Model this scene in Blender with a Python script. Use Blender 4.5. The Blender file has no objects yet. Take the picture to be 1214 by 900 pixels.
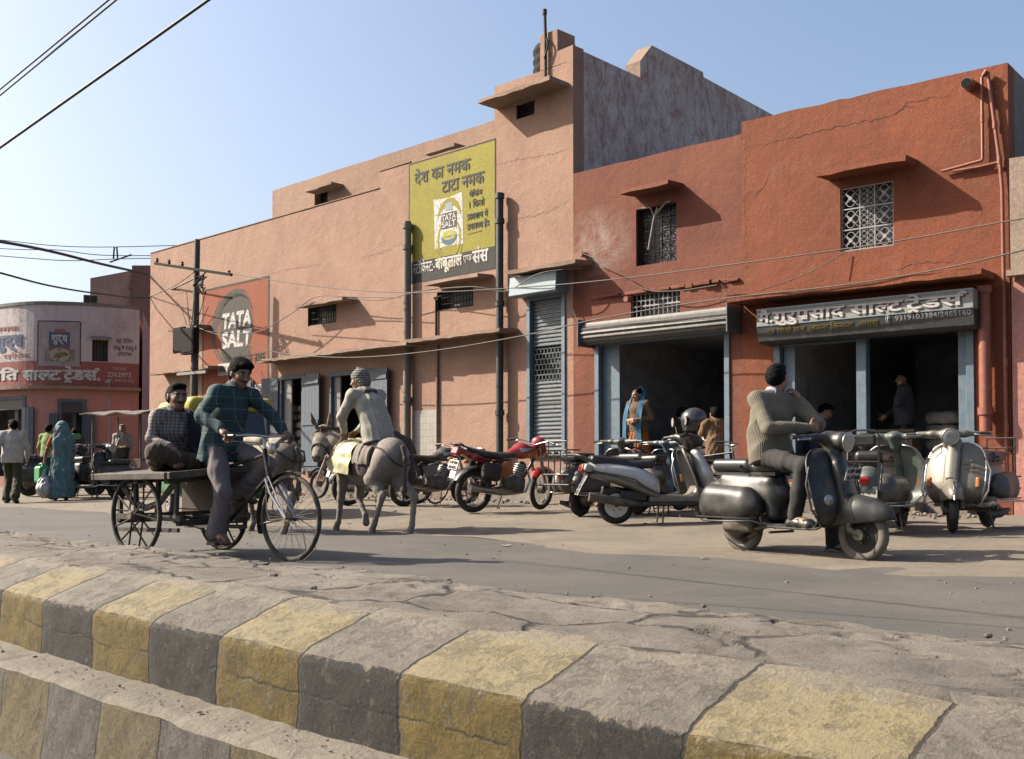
import bpy, bmesh, math, random
import numpy as np
from mathutils import Vector, Matrix, Euler
PI = math.pi
random.seed(7)
rng = np.random.RandomState(11)
SC = bpy.context.scene
COL = SC.collection

# ------------------------------------------------------------------ camera model (1214 x 900 photograph)
F, CX, HORIZ, CAMH, PITCH = 1289.0, 607.0, 552.0, 0.79, math.radians(1.5)
CY = HORIZ - F * math.tan(PITCH)
CFW = Vector((0, math.cos(PITCH), math.sin(PITCH)))
CUP = Vector((0, -math.sin(PITCH), math.cos(PITCH)))
CAM = Vector((0, 0, CAMH))
def ray(px, py):
    return CFW * F + Vector((px - CX, 0, 0)) - CUP * (py - CY)
def at_z(px, py, z=0.0):
    d = ray(px, py); t = (z - CAMH) / d.z
    return CAM + d * t
def at_depth(px, py, y):
    d = ray(px, py)
    return CAM + d * (y / d.y)
def plane_hit(px, py, p0, n):
    d = ray(px, py)
    return CAM + d * ((Vector(p0) - CAM).dot(n) / d.dot(n))

# ------------------------------------------------------------------ objects
def tag(o, label=None, cat=None, group=None, kind=None):
    if label: o['label'] = label
    if cat: o['category'] = cat
    if group: o['group'] = group
    if kind: o['kind'] = kind
    return o
def empty(name, loc=(0, 0, 0), rz=0.0, label=None, cat=None, group=None):
    o = bpy.data.objects.new(name, None); COL.objects.link(o)
    o.empty_display_size = 0.1
    o.location = loc; o.rotation_euler = (0, 0, rz)
    return tag(o, label, cat, group)
def kids(o):
    return [c for c in COL.objects if c.parent == o]
def copy_tree(o, parent=None):
    c = o.copy(); COL.objects.link(c)
    if parent is not None: c.parent = parent
    for ch in kids(o): copy_tree(ch, c)
    return c
def link_mesh(name, me, mats, parent=None):
    if not isinstance(mats, (list, tuple)): mats = [mats]
    for m in mats: me.materials.append(m)
    o = bpy.data.objects.new(name, me); COL.objects.link(o)
    if parent is not None: o.parent = parent
    return o
def V(*a): return Vector(a)
def frame_of(d, up=(0, 0, 1)):
    d = Vector(d).normalized(); u = Vector(up)
    if abs(d.dot(u)) > 0.97: u = Vector((1, 0, 0)) if abs(d.x) < .9 else Vector((0, 1, 0))
    s = d.cross(u).normalized(); u = s.cross(d).normalized()
    return d, s, u

class MB:
    def __init__(s): s.v = []; s.f = []; s.m = []; s.cur = 0
    def mi(s, i): s.cur = i; return s
    def add(s, vs, fs):
        b = len(s.v); s.v += [tuple(p) for p in vs]
        for f in fs: s.f.append(tuple(b + i for i in f)); s.m.append(s.cur)
        return s
    def box(s, x0, x1, y0, y1, z0, z1, M=None):
        vs = [(x, y, z) for x in (x0, x1) for y in (y0, y1) for z in (z0, z1)]
        if M is not None: vs = [M @ Vector(p) for p in vs]
        return s.add(vs, [(0, 1, 3, 2), (4, 6, 7, 5), (0, 4, 5, 1), (2, 3, 7, 6), (0, 2, 6, 4), (1, 5, 7, 3)])
    def bar(s, a, b, w, h, up=(0, 0, 1)):
        a, b = Vector(a), Vector(b); d, sd, u = frame_of(b - a, up)
        r = []
        for p in (a, b):
            r += [p + sd * (w / 2) * i + u * (h / 2) * j for i, j in ((-1, -1), (1, -1), (1, 1), (-1, 1))]
        return s.add(r, [(3, 2, 1, 0), (4, 5, 6, 7), (0, 1, 5, 4), (1, 2, 6, 5), (2, 3, 7, 6), (3, 0, 4, 7)])
    def rings(s, rs, cap=True, closed=False):
        n = len(rs[0]); fs = []
        L = len(rs)
        for i in range(L if closed else L - 1):
            j = (i + 1) % L
            for k in range(n):
                fs.append((i * n + k, i * n + (k + 1) % n, j * n + (k + 1) % n, j * n + k))
        if cap and not closed:
            fs.append(tuple(range(n - 1, -1, -1))); fs.append(tuple((L - 1) * n + k for k in range(n)))
        return s.add([p for r in rs for p in r], fs)
    def cyl(s, a, b, r0, r1=None, n=12, cap=True):
        r1 = r0 if r1 is None else r1
        a, b = Vector(a), Vector(b); d, sd, u = frame_of(b - a)
        return s.rings([[p + (sd * math.cos(2 * PI * k / n) + u * math.sin(2 * PI * k / n)) * r for k in range(n)] for p, r in ((a, r0), (b, r1))], cap)
    def tube(s, pts, r, n=8, closed=False, flat=1.0):
        pts = [Vector(p) for p in pts]; L = len(pts); rs = []
        rad = r if isinstance(r, (list, tuple)) else [r] * L
        prev = None
        for i, p in enumerate(pts):
            if closed: d = pts[(i + 1) % L] - pts[i - 1]
            else: d = pts[min(i + 1, L - 1)] - pts[max(i - 1, 0)]
            d = d.normalized()
            if prev is None: _, sd, u = frame_of(d)
            else:
                u = prev - d * prev.dot(d); u.normalize(); sd = d.cross(u)
            prev = u
            rs.append([p + (sd * math.cos(2 * PI * k / n) + u * flat * math.sin(2 * PI * k / n)) * rad[i] for k in range(n)])
        return s.rings(rs, True, closed)
    def lathe(s, prof, c=(0, 0, 0), axis=(0, 0, 1), n=24, closed=False):
        c = Vector(c); d, sd, u = frame_of(axis)
        rs = [[c + d * h + (sd * math.cos(2 * PI * k / n) + u * math.sin(2 * PI * k / n)) * max(r, 1e-4) for k in range(n)] for r, h in prof]
        return s.rings(rs, not closed, closed)
    def torus(s, c, axis, R, r, n=28, m=8, fl=1.0):
        return s.lathe([(R + r * math.cos(2 * PI * j / m), fl * r * math.sin(2 * PI * j / m)) for j in range(m)], c, axis, n, True)
    def prism(s, poly, y0, y1, M=None):            # polygon in XZ, extruded along Y
        n = len(poly)
        vs = [(x, y0, z) for x, z in poly] + [(x, y1, z) for x, z in poly]
        if M is not None: vs = [M @ Vector(p) for p in vs]
        fs = [tuple(range(n)), tuple(range(2 * n - 1, n - 1, -1))]
        for i in range(n): fs.append((i, n + i, n + (i + 1) % n, (i + 1) % n))
        return s.add(vs, fs)
    def sheet(s, g, t=0.0, nrm=None):              # grid of points -> sheet, thickened by t against its normals
        R, C = len(g), len(g[0]); P = [[Vector(p) for p in r] for r in g]
        fs = [(i * C + j, i * C + j + 1, (i + 1) * C + j + 1, (i + 1) * C + j) for i in range(R - 1) for j in range(C - 1)]
        if t == 0: return s.add([p for r in P for p in r], fs)
        Q = []
        for i in range(R):
            for j in range(C):
                du = P[min(i + 1, R - 1)][j] - P[max(i - 1, 0)][j]; dv = P[i][min(j + 1, C - 1)] - P[i][max(j - 1, 0)]
                nn = du.cross(dv); nn = nn.normalized() if nn.length > 1e-9 else Vector((0, 0, 1))
                Q.append(P[i][j] + nn * t)
        b = R * C
        f2 = [tuple(b + k for k in reversed(f)) for f in fs]
        edge = [j for j in range(C)] + [i * C + C - 1 for i in range(1, R)] + [(R - 1) * C + j for j in range(C - 2, -1, -1)] + [i * C for i in range(R - 2, 0, -1)]
        f3 = [(edge[k], b + edge[k], b + edge[(k + 1) % len(edge)], edge[(k + 1) % len(edge)]) for k in range(len(edge))]
        return s.add([p for r in P for p in r] + Q, fs + f2 + f3)
    def sphere(s, c, r, n=12, m=8, sc=(1, 1, 1)):
        c = Vector(c)
        rs = []
        for i in range(m + 1):
            a = -PI / 2 + PI * i / m
            rr = max(math.cos(a), 1e-3)
            rs.append([c + Vector((math.cos(2 * PI * k / n) * rr * r * sc[0], math.sin(2 * PI * k / n) * rr * r * sc[1], math.sin(a) * r * sc[2])) for k in range(n)])
        return s.rings(rs)
    def xf(s, M):
        s.v = [tuple(M @ Vector(p)) for p in s.v]; return s
    def build(s, name, mats, parent=None, smooth=None, bevel=0, seg=1, noise=0):
        me = bpy.data.meshes.new(name); me.from_pydata(s.v, [], s.f)
        me.polygons.foreach_set('material_index', s.m)
        bm = bmesh.new(); bm.from_mesh(me)
        bmesh.ops.recalc_face_normals(bm, faces=bm.faces)
        if bevel:
            es = [e for e in bm.edges if len(e.link_faces) == 2 and e.calc_face_angle(0) > 0.6]
            bmesh.ops.bevel(bm, geom=es, offset=bevel, segments=seg, affect='EDGES', clamp_overlap=True)
        bm.to_mesh(me); bm.free()
        if smooth is not None:
            me.polygons.foreach_set('use_smooth', [True] * len(me.polygons))
            if smooth < 170:
                me.set_sharp_from_angle(angle=math.radians(smooth))
        return link_mesh(name, me, mats, parent)

# ------------------------------------------------------------------ signed-distance modelling
class SDF:
    """primitives blended smoothly, meshed with surface nets"""
    def __init__(s): s.p = []
    def cap(s, a, b, r0, r1=None, k=.02, sq=None, sub=False, tagi=0):
        s.p.append(('c', np.array(a, float), np.array(b, float), r0, r0 if r1 is None else r1, k, sq, sub, tagi)); return s
    def chain(s, pts, rs, k=.02, **kw):
        for i in range(len(pts) - 1): s.cap(pts[i], pts[i + 1], rs[i], rs[i + 1], k, **kw)
        return s
    def ell(s, c, r, R=None, k=.02, sub=False, tagi=0):
        s.p.append(('e', np.array(c, float), np.array(r, float), R, k, sub, tagi)); return s
    def rbox(s, c, h, rd=.02, R=None, k=.005, sub=False, tagi=0):
        s.p.append(('b', np.array(c, float), np.array(h, float), rd, R, k, sub, tagi)); return s
    def half(s, p, n, sub=True):                   # cut away everything on the +n side of p
        n = np.array(n, float); s.p.append(('h', np.array(p, float), n / np.linalg.norm(n), 0.004, sub)); return s
    def bounds(s):
        lo = np.full(3, 1e9); hi = -lo
        for q in s.p:
            if q[0] == 'c' and not q[7]:
                rr = max(q[3], q[4]) * (1 if q[6] is None else max(1, q[6][1]))
                lo = np.minimum(lo, np.minimum(q[1], q[2]) - rr); hi = np.maximum(hi, np.maximum(q[1], q[2]) + rr)
            elif q[0] == 'e' and not q[5]:
                rr = q[2] if q[3] is None else np.full(3, max(q[2])); lo = np.minimum(lo, q[1] - rr); hi = np.maximum(hi, q[1] + rr)
            elif q[0] == 'b' and not q[6]:
                rr = q[2] if q[4] is None else np.full(3, np.linalg.norm(q[2])); lo = np.minimum(lo, q[1] - rr); hi = np.maximum(hi, q[1] + rr)
        return lo, hi
    @staticmethod
    def dist(q, P):
        if q[0] == 'c':
            a, b, r0, r1, sq = q[1], q[2], q[3], q[4], q[6]
            ab = b - a; L2 = max(ab @ ab, 1e-9)
            t = np.clip(((P - a) @ ab) / L2, 0, 1)
            D = P - (a + t[..., None] * ab)
            if sq is not None:                     # squash: direction, factor (>1 widens along it)
                n = np.array(sq[0], float); n /= np.linalg.norm(n)
                c = D @ n
                D = D + (c / sq[1] - c)[..., None] * n
            return np.sqrt((D * D).sum(-1)) - (r0 + (r1 - r0) * t)
        if q[0] == 'e':
            D = P - q[1]
            if q[3] is not None: D = D @ q[3]
            k0 = np.sqrt(((D / q[2]) ** 2).sum(-1)); k1 = np.sqrt(((D / q[2] ** 2) ** 2).sum(-1)) + 1e-9
            return np.where(k0 < 1e-3, -min(q[2]), k0 * (k0 - 1) / k1)
        if q[0] == 'b':
            D = P - q[1]
            if q[4] is not None: D = D @ q[4]
            Q = np.abs(D) - (q[2] - q[3])
            return np.sqrt((np.maximum(Q, 0) ** 2).sum(-1)) + np.minimum(Q.max(-1), 0) - q[3]
        if q[0] == 'h':
            return (P - q[1]) @ q[2]
    def mesh(s, vox=.01, noise=None, relax=1, off=0.0):
        lo, hi = s.bounds(); pad = vox * 3 + off; lo = lo - pad; hi = hi + pad
        n = np.ceil((hi - lo) / vox).astype(int) + 1
        fld = np.full(n, 0.25, np.float32)
        ax = [lo[i] + vox * np.arange(n[i]) for i in range(3)]
        for q in s.p:
            if q[0] == 'h': i0, i1 = np.zeros(3, int), n
            else:
                if q[0] == 'c':
                    rr = max(q[3], q[4]) * (1 if q[6] is None else max(1, q[6][1])); l, h = np.minimum(q[1], q[2]) - rr, np.maximum(q[1], q[2]) + rr; k, sub = q[5], q[7]
                elif q[0] == 'e':
                    rr = q[2] if q[3] is None else np.full(3, max(q[2])); l, h = q[1] - rr, q[1] + rr; k, sub = q[4], q[5]
                else:
                    rr = q[2] if q[4] is None else np.full(3, np.linalg.norm(q[2])); l, h = q[1] - rr, q[1] + rr; k, sub = q[5], q[6]
                m = k * 1.5 + 3 * vox + off
                i0 = np.clip(np.floor((l - m - lo) / vox).astype(int), 0, n); i1 = np.clip(np.ceil((h + m - lo) / vox).astype(int) + 1, 0, n)
                if (i1 <= i0).any(): continue
            G = np.stack(np.meshgrid(*[ax[i][i0[i]:i1[i]] for i in range(3)], indexing='ij'), -1)
            d = s.dist(q, G).astype(np.float32)
            sl = tuple(slice(i0[i], i1[i]) for i in range(3)); c = fld[sl]
            if q[0] == 'h':
                fld[sl] = np.maximum(c, d); continue
            if sub:
                d = -d; hh = np.maximum(k - np.abs(c - d), 0) / max(k, 1e-6); fld[sl] = np.maximum(c, d) + hh * hh * k * .25
            else:
                hh = np.maximum(k - np.abs(c - d), 0) / max(k, 1e-6); fld[sl] = np.minimum(c, d) - hh * hh * k * .25
        if off: fld -= off
        if noise is not None:
            near = np.abs(fld) < .05
            idx = np.argwhere(near)
            P = lo + idx * vox
            fld[near] += noise(P).astype(np.float32)
        return surface_nets(fld, lo, vox, relax)

def surface_nets(f, lo, vox, relax=1):
    ins = f < 0
    A = np.zeros(np.array(f.shape) - 1, int)
    for dx in (0, 1):
        for dy in (0, 1):
            for dz in (0, 1):
                A += ins[dx:f.shape[0] - 1 + dx, dy:f.shape[1] - 1 + dy, dz:f.shape[2] - 1 + dz]
    act = (A > 0) & (A < 8)
    idx = np.argwhere(act); ids = np.full(act.shape, -1, int); ids[act] = np.arange(len(idx))
    acc = np.zeros((len(idx), 3)); cnt = np.zeros(len(idx))
    cor = [(0, 0, 0), (1, 0, 0), (0, 1, 0), (1, 1, 0), (0, 0, 1), (1, 0, 1), (0, 1, 1), (1, 1, 1)]
    vals = [f[idx[:, 0] + c[0], idx[:, 1] + c[1], idx[:, 2] + c[2]] for c in cor]
    for a in range(8):
        for b in range(a + 1, 8):
            if sum(abs(cor[a][i] - cor[b][i]) for i in range(3)) != 1: continue
            va, vb = vals[a], vals[b]; m = (va < 0) != (vb < 0)
            t = np.where(m, va / np.where(m, va - vb, 1), 0)
            pa, pb = np.array(cor[a], float), np.array(cor[b], float)
            acc += m[:, None] * (pa + t[:, None] * (pb - pa)); cnt += m
    P = lo + (idx + acc / cnt[:, None]) * vox
    quads = []
    for ax in range(3):
        o1, o2 = (ax + 1) % 3, (ax + 2) % 3
        s0 = [slice(None)] * 3; s1 = [slice(None)] * 3
        s0[ax] = slice(0, -1); s1[ax] = slice(1, None)
        a, b = ins[tuple(s0)], ins[tuple(s1)]
        e = np.argwhere(a != b)
        ok = (e[:, o1] > 0) & (e[:, o2] > 0) & (e[:, o1] < f.shape[o1] - 1) & (e[:, o2] < f.shape[o2] - 1)
        e = e[ok]
        if not len(e): continue
        flip = a[tuple(e.T)]
        def g(d1, d2):
            q = e.copy(); q[:, o1] -= d1; q[:, o2] -= d2; return ids[tuple(q.T)]
        q = np.stack([g(1, 1), g(0, 1), g(0, 0), g(1, 0)], 1)
        q[~flip] = q[~flip][:, ::-1]
        quads.append(q)
    Q = np.concatenate(quads) if quads else np.zeros((0, 4), int)
    for _ in range(relax):                         # light Laplacian relaxation
        S = np.zeros_like(P); C = np.zeros(len(P))
        for i in range(4):
            j = (i + 1) % 4
            np.add.at(S, Q[:, i], P[Q[:, j]]); np.add.at(C, Q[:, i], 1)
        P = P * .4 + .6 * S / np.maximum(C, 1)[:, None]
    return P, Q

def np_mesh(name, P, Q, mats, parent=None, midx=None, uv=None, smooth=True):
    me = bpy.data.meshes.new(name)
    me.vertices.add(len(P)); me.vertices.foreach_set('co', np.asarray(P, np.float32).ravel())
    me.loops.add(Q.size); me.loops.foreach_set('vertex_index', Q.ravel().astype(np.int32))
    me.polygons.add(len(Q)); me.polygons.foreach_set('loop_start', np.arange(0, Q.size, Q.shape[1], dtype=np.int32))
    if smooth: me.polygons.foreach_set('use_smooth', np.ones(len(Q), bool))
    if midx is not None: me.polygons.foreach_set('material_index', midx.astype(np.int32))
    me.update(calc_edges=True)
    if uv is not None:
        l = me.uv_layers.new(name='UVMap'); l.data.foreach_set('uv', uv[Q.ravel()].astype(np.float32).ravel())
    me.validate()
    return link_mesh(name, me, mats, parent)
def sdf_obj(name, s, mats, parent=None, vox=.01, noise=None, relax=1, pick=None, off=0.0):
    P, Q = s.mesh(vox, noise, relax, off)
    mi = None
    if pick is not None: mi = pick(P[Q].mean(1))
    return np_mesh(name, P, Q, mats, parent, mi)

def rot3(rx=0, ry=0, rz=0):
    return np.array(Euler((rx, ry, rz)).to_matrix())
def basis(fwd, up):
    f = np.array(fwd, float); f /= np.linalg.norm(f); u = np.array(up, float); u -= f * (u @ f); u /= np.linalg.norm(u)
    return np.stack([f, np.cross(u, f), u], 1)     # columns: forward, left, up
def folds(seed, freq=26, amp=.004, ani=(1, 1, .45)):
    r = np.random.RandomState(seed); K = r.randn(7, 3) * np.array(ani) * freq; ph = r.rand(7) * 6.28; w = r.rand(7) * .6 + .4
    def fn(P):
        s = 0
        for i in range(7):
            s = s + w[i] * (np.abs(np.sin(P @ K[i] + ph[i] + 1.3 * np.sin(P @ K[i - 1] * .4))) - .6)
        return s * amp * .5
    return fn
# ------------------------------------------------------------------ materials
class NT:
    def __init__(s, name):
        s.m = bpy.data.materials.new(name); s.m.use_nodes = True; s.t = s.m.node_tree; s.t.nodes.clear()
        s.out = s.n('ShaderNodeOutputMaterial'); s.b = s.n('ShaderNodeBsdfPrincipled'); s.l(s.b.outputs[0], s.out.inputs[0])
        s.tc = s.n('ShaderNodeTexCoord')
    def n(s, t, **kw):
        x = s.t.nodes.new(t)
        for k, v in kw.items(): setattr(x, k, v)
        return x
    def l(s, a, b): s.t.links.new(a, b)
    def obj(s): return s.tc.outputs['Object']
    def mapping(s, vec, sc=(1, 1, 1), loc=(0, 0, 0), rot=(0, 0, 0)):
        m = s.n('ShaderNodeMapping'); s.l(vec, m.inputs[0]); m.inputs['Scale'].default_value = sc; m.inputs['Location'].default_value = loc; m.inputs['Rotation'].default_value = rot
        return m.outputs[0]
    def noise(s, vec, scale, det=5, rough=.6, dist=0.0):
        x = s.n('ShaderNodeTexNoise'); s.l(vec, x.inputs['Vector']); x.inputs['Scale'].default_value = scale; x.inputs['Detail'].default_value = det
        x.inputs['Roughness'].default_value = rough; x.inputs['Distortion'].default_value = dist
        return x.outputs[0]
    def ramp(s, fac, stops):
        r = s.n('ShaderNodeValToRGB'); s.l(fac, r.inputs[0]); e = r.color_ramp.elements
        while len(e) > 1: e.remove(e[0])
        for i, (p, c) in enumerate(stops):
            if isinstance(c, (int, float)): c = (c, c, c)
            k = e[0] if i == 0 else e.new(p)
            k.position = p; k.color = (*c, 1)
        return r.outputs[0]
    def mix(s, fac, a, b, mode='MIX'):
        x = s.n('ShaderNodeMix'); x.data_type = 'RGBA'; x.blend_type = mode
        for sock, v in ((x.inputs[0], fac), (x.inputs[6], a), (x.inputs[7], b)):
            if hasattr(v, 'is_linked') or hasattr(v, 'links'): s.l(v, sock)
            elif isinstance(v, (int, float)): sock.default_value = v
            else: sock.default_value = (*v, 1)
        return x.outputs[2]
    def math(s, op, a, b=None, clamp=False):
        x = s.n('ShaderNodeMath', operation=op); x.use_clamp = clamp
        for i, v in enumerate((a, b)):
            if v is None: continue
            if hasattr(v, 'links'): s.l(v, x.inputs[i])
            else: x.inputs[i].default_value = v
        return x.outputs[0]
    def sep(s, vec):
        x = s.n('ShaderNodeSeparateXYZ'); s.l(vec, x.inputs[0]); return x.outputs
    def bump(s, h, st=.3, d=.01, prev=None):
        x = s.n('ShaderNodeBump'); s.l(h, x.inputs['Height']); x.inputs['Strength'].default_value = st; x.inputs['Distance'].default_value = d
        if prev is not None: s.l(prev, x.inputs['Normal'])
        s.l(x.outputs[0], s.b.inputs['Normal']); return x.outputs[0]
    def color(s, c):
        if hasattr(c, 'links'): s.l(c, s.b.inputs['Base Color'])
        else: s.b.inputs['Base Color'].default_value = (*c, 1)
        return s
    def set(s, rough=None, metal=None, **kw):
        for nm, v in (('Roughness', rough), ('Metallic', metal)):
            if v is None: continue
            if hasattr(v, 'links'): s.l(v, s.b.inputs[nm])
            else: s.b.inputs[nm].default_value = v
        for k, v in kw.items(): s.b.inputs[k.replace('_', ' ')].default_value = v
        return s
_MC = {}
def cmul(c, k): return tuple(min(1, x * k) for x in c)
def M(name, c, rough=.6, metal=0.0, var=.18, sc=14, dust=0.0, dustc=(.36, .30, .23), chip=0.0, bump=0.0, bsc=60, coat=0.0, **kw):
    """general painted / cloth / metal surface: colour mottling, settled dust, fine bump"""
    if name in _MC: return _MC[name]
    t = NT(name); o = t.obj()
    n1 = t.noise(o, sc, 6, .62)
    col = t.mix(t.ramp(n1, [(.3, 0), (.7, 1)]), cmul(c, 1 - var), cmul(c, 1 + var))
    rf = rough
    if dust:
        n2 = t.noise(o, 7, 8, .7, .4); d = t.ramp(n2, [(.62 - dust * .45, 0), (.86 - dust * .3, min(1, .25 + dust))])
        col = t.mix(d, col, dustc); rf = t.math('MAXIMUM', t.math('MULTIPLY', d, .9), rough)
    t.color(col).set(rf, metal, **kw)
    if chip: t.l(t.ramp(t.noise(o, 16, 9, .78), [(.60 - chip * .1, 1), (.64 - chip * .08, .1)]), t.b.inputs['Alpha'])
    if coat: t.b.inputs['Coat Weight'].default_value = coat
    if bump: t.bump(t.noise(o, bsc, 4, .6), bump, .01)
    _MC[name] = t.m; return t.m
def plaster(name, c, c2=None, stain=.35, dirt=(.22, .17, .14), patch=None, sc=1.0, psc=None, at=None, bump=.7, streak=.35, rough=.92):
    t = NT(name); o = t.obj()
    big = t.noise(o, .55 * sc, 6, .62, .5); mid = t.noise(o, 3.2 * sc, 8, .7, .3); fine = t.noise(o, 38, 6, .7)
    c2 = c2 or cmul(c, .78)
    col = t.mix(t.ramp(big, [(.40, 0), (.62, 1)]), c, c2)
    col = t.mix(t.math('MULTIPLY', t.ramp(mid, [(.45, 0), (.75, 1)]), .5), col, cmul(c, 1.16))
    st = t.noise(t.mapping(o, (5.5, 5.5, .35)), 1.0, 7, .7, .2)          # rain streaks run down the wall
    col = t.mix(t.math('MULTIPLY', t.ramp(st, [(.5, 0), (.74, 1)]), streak), col, dirt)
    bl = t.noise(o, 1.7 * sc, 9, .75, .8)
    col = t.mix(t.math('MULTIPLY', t.ramp(bl, [(.56, 0), (.68, 1)]), stain), col, dirt)
    if patch:
        pc, lo, hi, amt = patch
        pn = t.noise(t.mapping(o, psc) if psc else o, 1.0 if psc else 2.3, 10, .78, .5)
        pf = t.math('MULTIPLY', t.ramp(pn, [(lo, 0), (hi, 1)]), amt)
        if at:                                     # one bare patch round a point of the wall
            v = t.n('ShaderNodeVectorMath', operation='DISTANCE'); t.l(t.mapping(o, (1, 1, 1.2)), v.inputs[0]); v.inputs[1].default_value = (at[0], at[1], at[2] * 1.2)
            pf = t.math('MULTIPLY', pf, t.ramp(v.outputs[1], [(.25, 1), (min(1, at[3]), 0)]))
        col = t.mix(pf, col, pc)
    gr = t.noise(o, 26, 8, .82); col = t.mix(1.0, col, t.ramp(gr, [(.36, .74), (.64, 1.18)]), 'MULTIPLY')
    sp = t.noise(o, 9, 9, .8)
    col = t.mix(t.math('MULTIPLY', t.ramp(sp, [(.66, 0), (.70, 1)]), .55), col, cmul(dirt, .8))
    t.color(col).set(rough, 0)
    v = t.n('ShaderNodeTexVoronoi'); v.feature = 'DISTANCE_TO_EDGE'; v.inputs['Scale'].default_value = .7
    wv = t.mix(.3, o, t.n('ShaderNodeTexNoise').outputs[1]); t.l(wv, v.inputs['Vector'])
    crack = t.ramp(v.outputs[0], [(0, 0), (.012, 1)])
    mk = t.ramp(t.noise(o, .9, 3), [(.5, 1), (.6, 0)])
    crack = t.math('MAXIMUM', crack, mk)
    h = t.math('ADD', t.math('MULTIPLY', mid, 1.0), t.math('MULTIPLY', fine, .25))
    h = t.math('ADD', h, t.math('MULTIPLY', crack, .12))
    t.bump(h, bump, .03)
    return t.m
# ------------------------------------------------------------------ lettering (flat painted glyph outlines)
_TC = bpy.data.curves.new('glyphs', 'FONT'); _TC.size = 1.0; _TC.resolution_u = 3
_TO = bpy.data.objects.new('glyphs', _TC); COL.objects.link(_TO)
_TCACHE = {}
def _raw(s, bold):
    k = (s, bold)
    if k in _TCACHE: return _TCACHE[k]
    _TC.body = s; _TC.offset = bold
    bpy.context.view_layer.update()
    dg = bpy.context.evaluated_depsgraph_get()
    me = bpy.data.meshes.new_from_object(_TO.evaluated_get(dg))
    r = ([Vector((v.co.x, v.co.y)) for v in me.vertices], [tuple(p.vertices) for p in me.polygons])
    bpy.data.meshes.remove(me); _TCACHE[k] = r; return r
def _maxx(s, bold): return max([v.x for v in _raw(s, bold)[0]] or [0])
def _adv(s, bold): return _maxx(s + 'I', bold) - _maxx('I', bold)
def _clip(vs, fs, x):
    bm = bmesh.new(); bv = [bm.verts.new((v.x, v.y, 0)) for v in vs]
    for f in fs:
        try: bm.faces.new([bv[i] for i in f])
        except ValueError: pass
    bmesh.ops.bisect_plane(bm, geom=bm.verts[:] + bm.edges[:] + bm.faces[:], plane_co=(x, 0, 0), plane_no=(1, 0, 0), clear_outer=True)
    bm.verts.index_update()
    r = ([Vector((v.co.x, v.co.y)) for v in bm.verts], [tuple(v.index for v in f.verts) for f in bm.faces]); bm.free(); return r
def _stroke(pts, w):
    pts = [Vector(p) for p in pts]; vs = []; fs = []
    for i, p in enumerate(pts):
        d = (pts[min(i + 1, len(pts) - 1)] - pts[max(i - 1, 0)]).normalized(); n = Vector((-d.y, d.x)) * w / 2
        vs += [p + n, p - n]
    for i in range(len(pts) - 1): fs.append((2 * i, 2 * i + 1, 2 * i + 3, 2 * i + 2))
    return vs, fs
def layout(s, bold=0.0):
    """visual-order text.  {x} half form, ~ rakar caret, ` rakar stroke, ^ reph over the letter before"""
    V2, F2, x, buf = [], [], 0.0, ''
    sw = .075 + 2 * bold
    def put(g, dx):
        b = len(V2); V2.extend(Vector((v.x + dx, v.y)) for v in g[0]); F2.extend(tuple(b + i for i in f) for f in g[1])
    def flush():
        nonlocal buf, x
        if buf: put(_raw(buf, bold), x); x += _adv(buf, bold); buf = ''
    i = 0
    while i < len(s):
        c = s[i]
        if c == '{':
            flush(); h = s[i + 1]; g = _raw(h, bold); a = _adv(h, bold); put(_clip(*g, a - .16 - bold), x); x += a - .17 - bold; i += 3; continue
        if c == '~': flush(); put(_stroke([(x - .42, -.2), (x - .29, -.06), (x - .14, -.2)], sw), 0)
        elif c == '`': flush(); put(_stroke([(x - .10, .14), (x - .2, .08), (x - .33, .0)], sw), 0)
        elif c == '^': flush(); put(_stroke([(x - .1, .62), (x - .07, .72), (x + .0, .78), (x + .08, .75), (x + .1, .68)], sw), 0)
        else: buf += c
        i += 1
    flush()
    return V2, F2, x
def lettering(name, s, mat, parent, u, z, h=None, w=None, y=-.006, bold=.012, slant=0.0, rot=0.0, P=None, align='l', sx=None):
    """write s on the wall plane: u, z = left end of the baseline; h = glyph size; w = total width to fit"""
    v, f, a = layout(s, min(bold, .010)); ex = max(0, bold - .010) * 1.1
    sh = [(0, 0)] if ex < .002 else [(0, 0)] + [(ex * math.cos(q * PI / 4), ex * math.sin(q * PI / 4)) for q in range(8)]
    k = h if h else w / a
    kx = (w / a) if w else k * (sx or 1)
    off = -a * kx * {'l': 0, 'c': .5, 'r': 1}[align]
    ca, sa = math.cos(rot), math.sin(rot); vs = []
    mb = MB()
    for i, (dx, dz) in enumerate(sh):
        vs = []
        for p in v:
            X, Z = (p.x + dx) * kx + p.y * k * slant + off, (p.y + dz) * k
            q = (u + X * ca - Z * sa, y - .0005 * i, z + X * sa + Z * ca)
            if P: r = Vector(P(q[0], y, q[2])); d = (Vector(P(q[0] + .01, y, q[2])) - r).cross(Vector(P(q[0], y, q[2] + .01)) - r).normalized(); q = r + d * .0005 * i
            vs.append(q)
        mb.add(vs, f)
    me = bpy.data.meshes.new(name); me.from_pydata(mb.v, [], mb.f); me.validate()
    return link_mesh(name, me, mat, parent)
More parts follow.
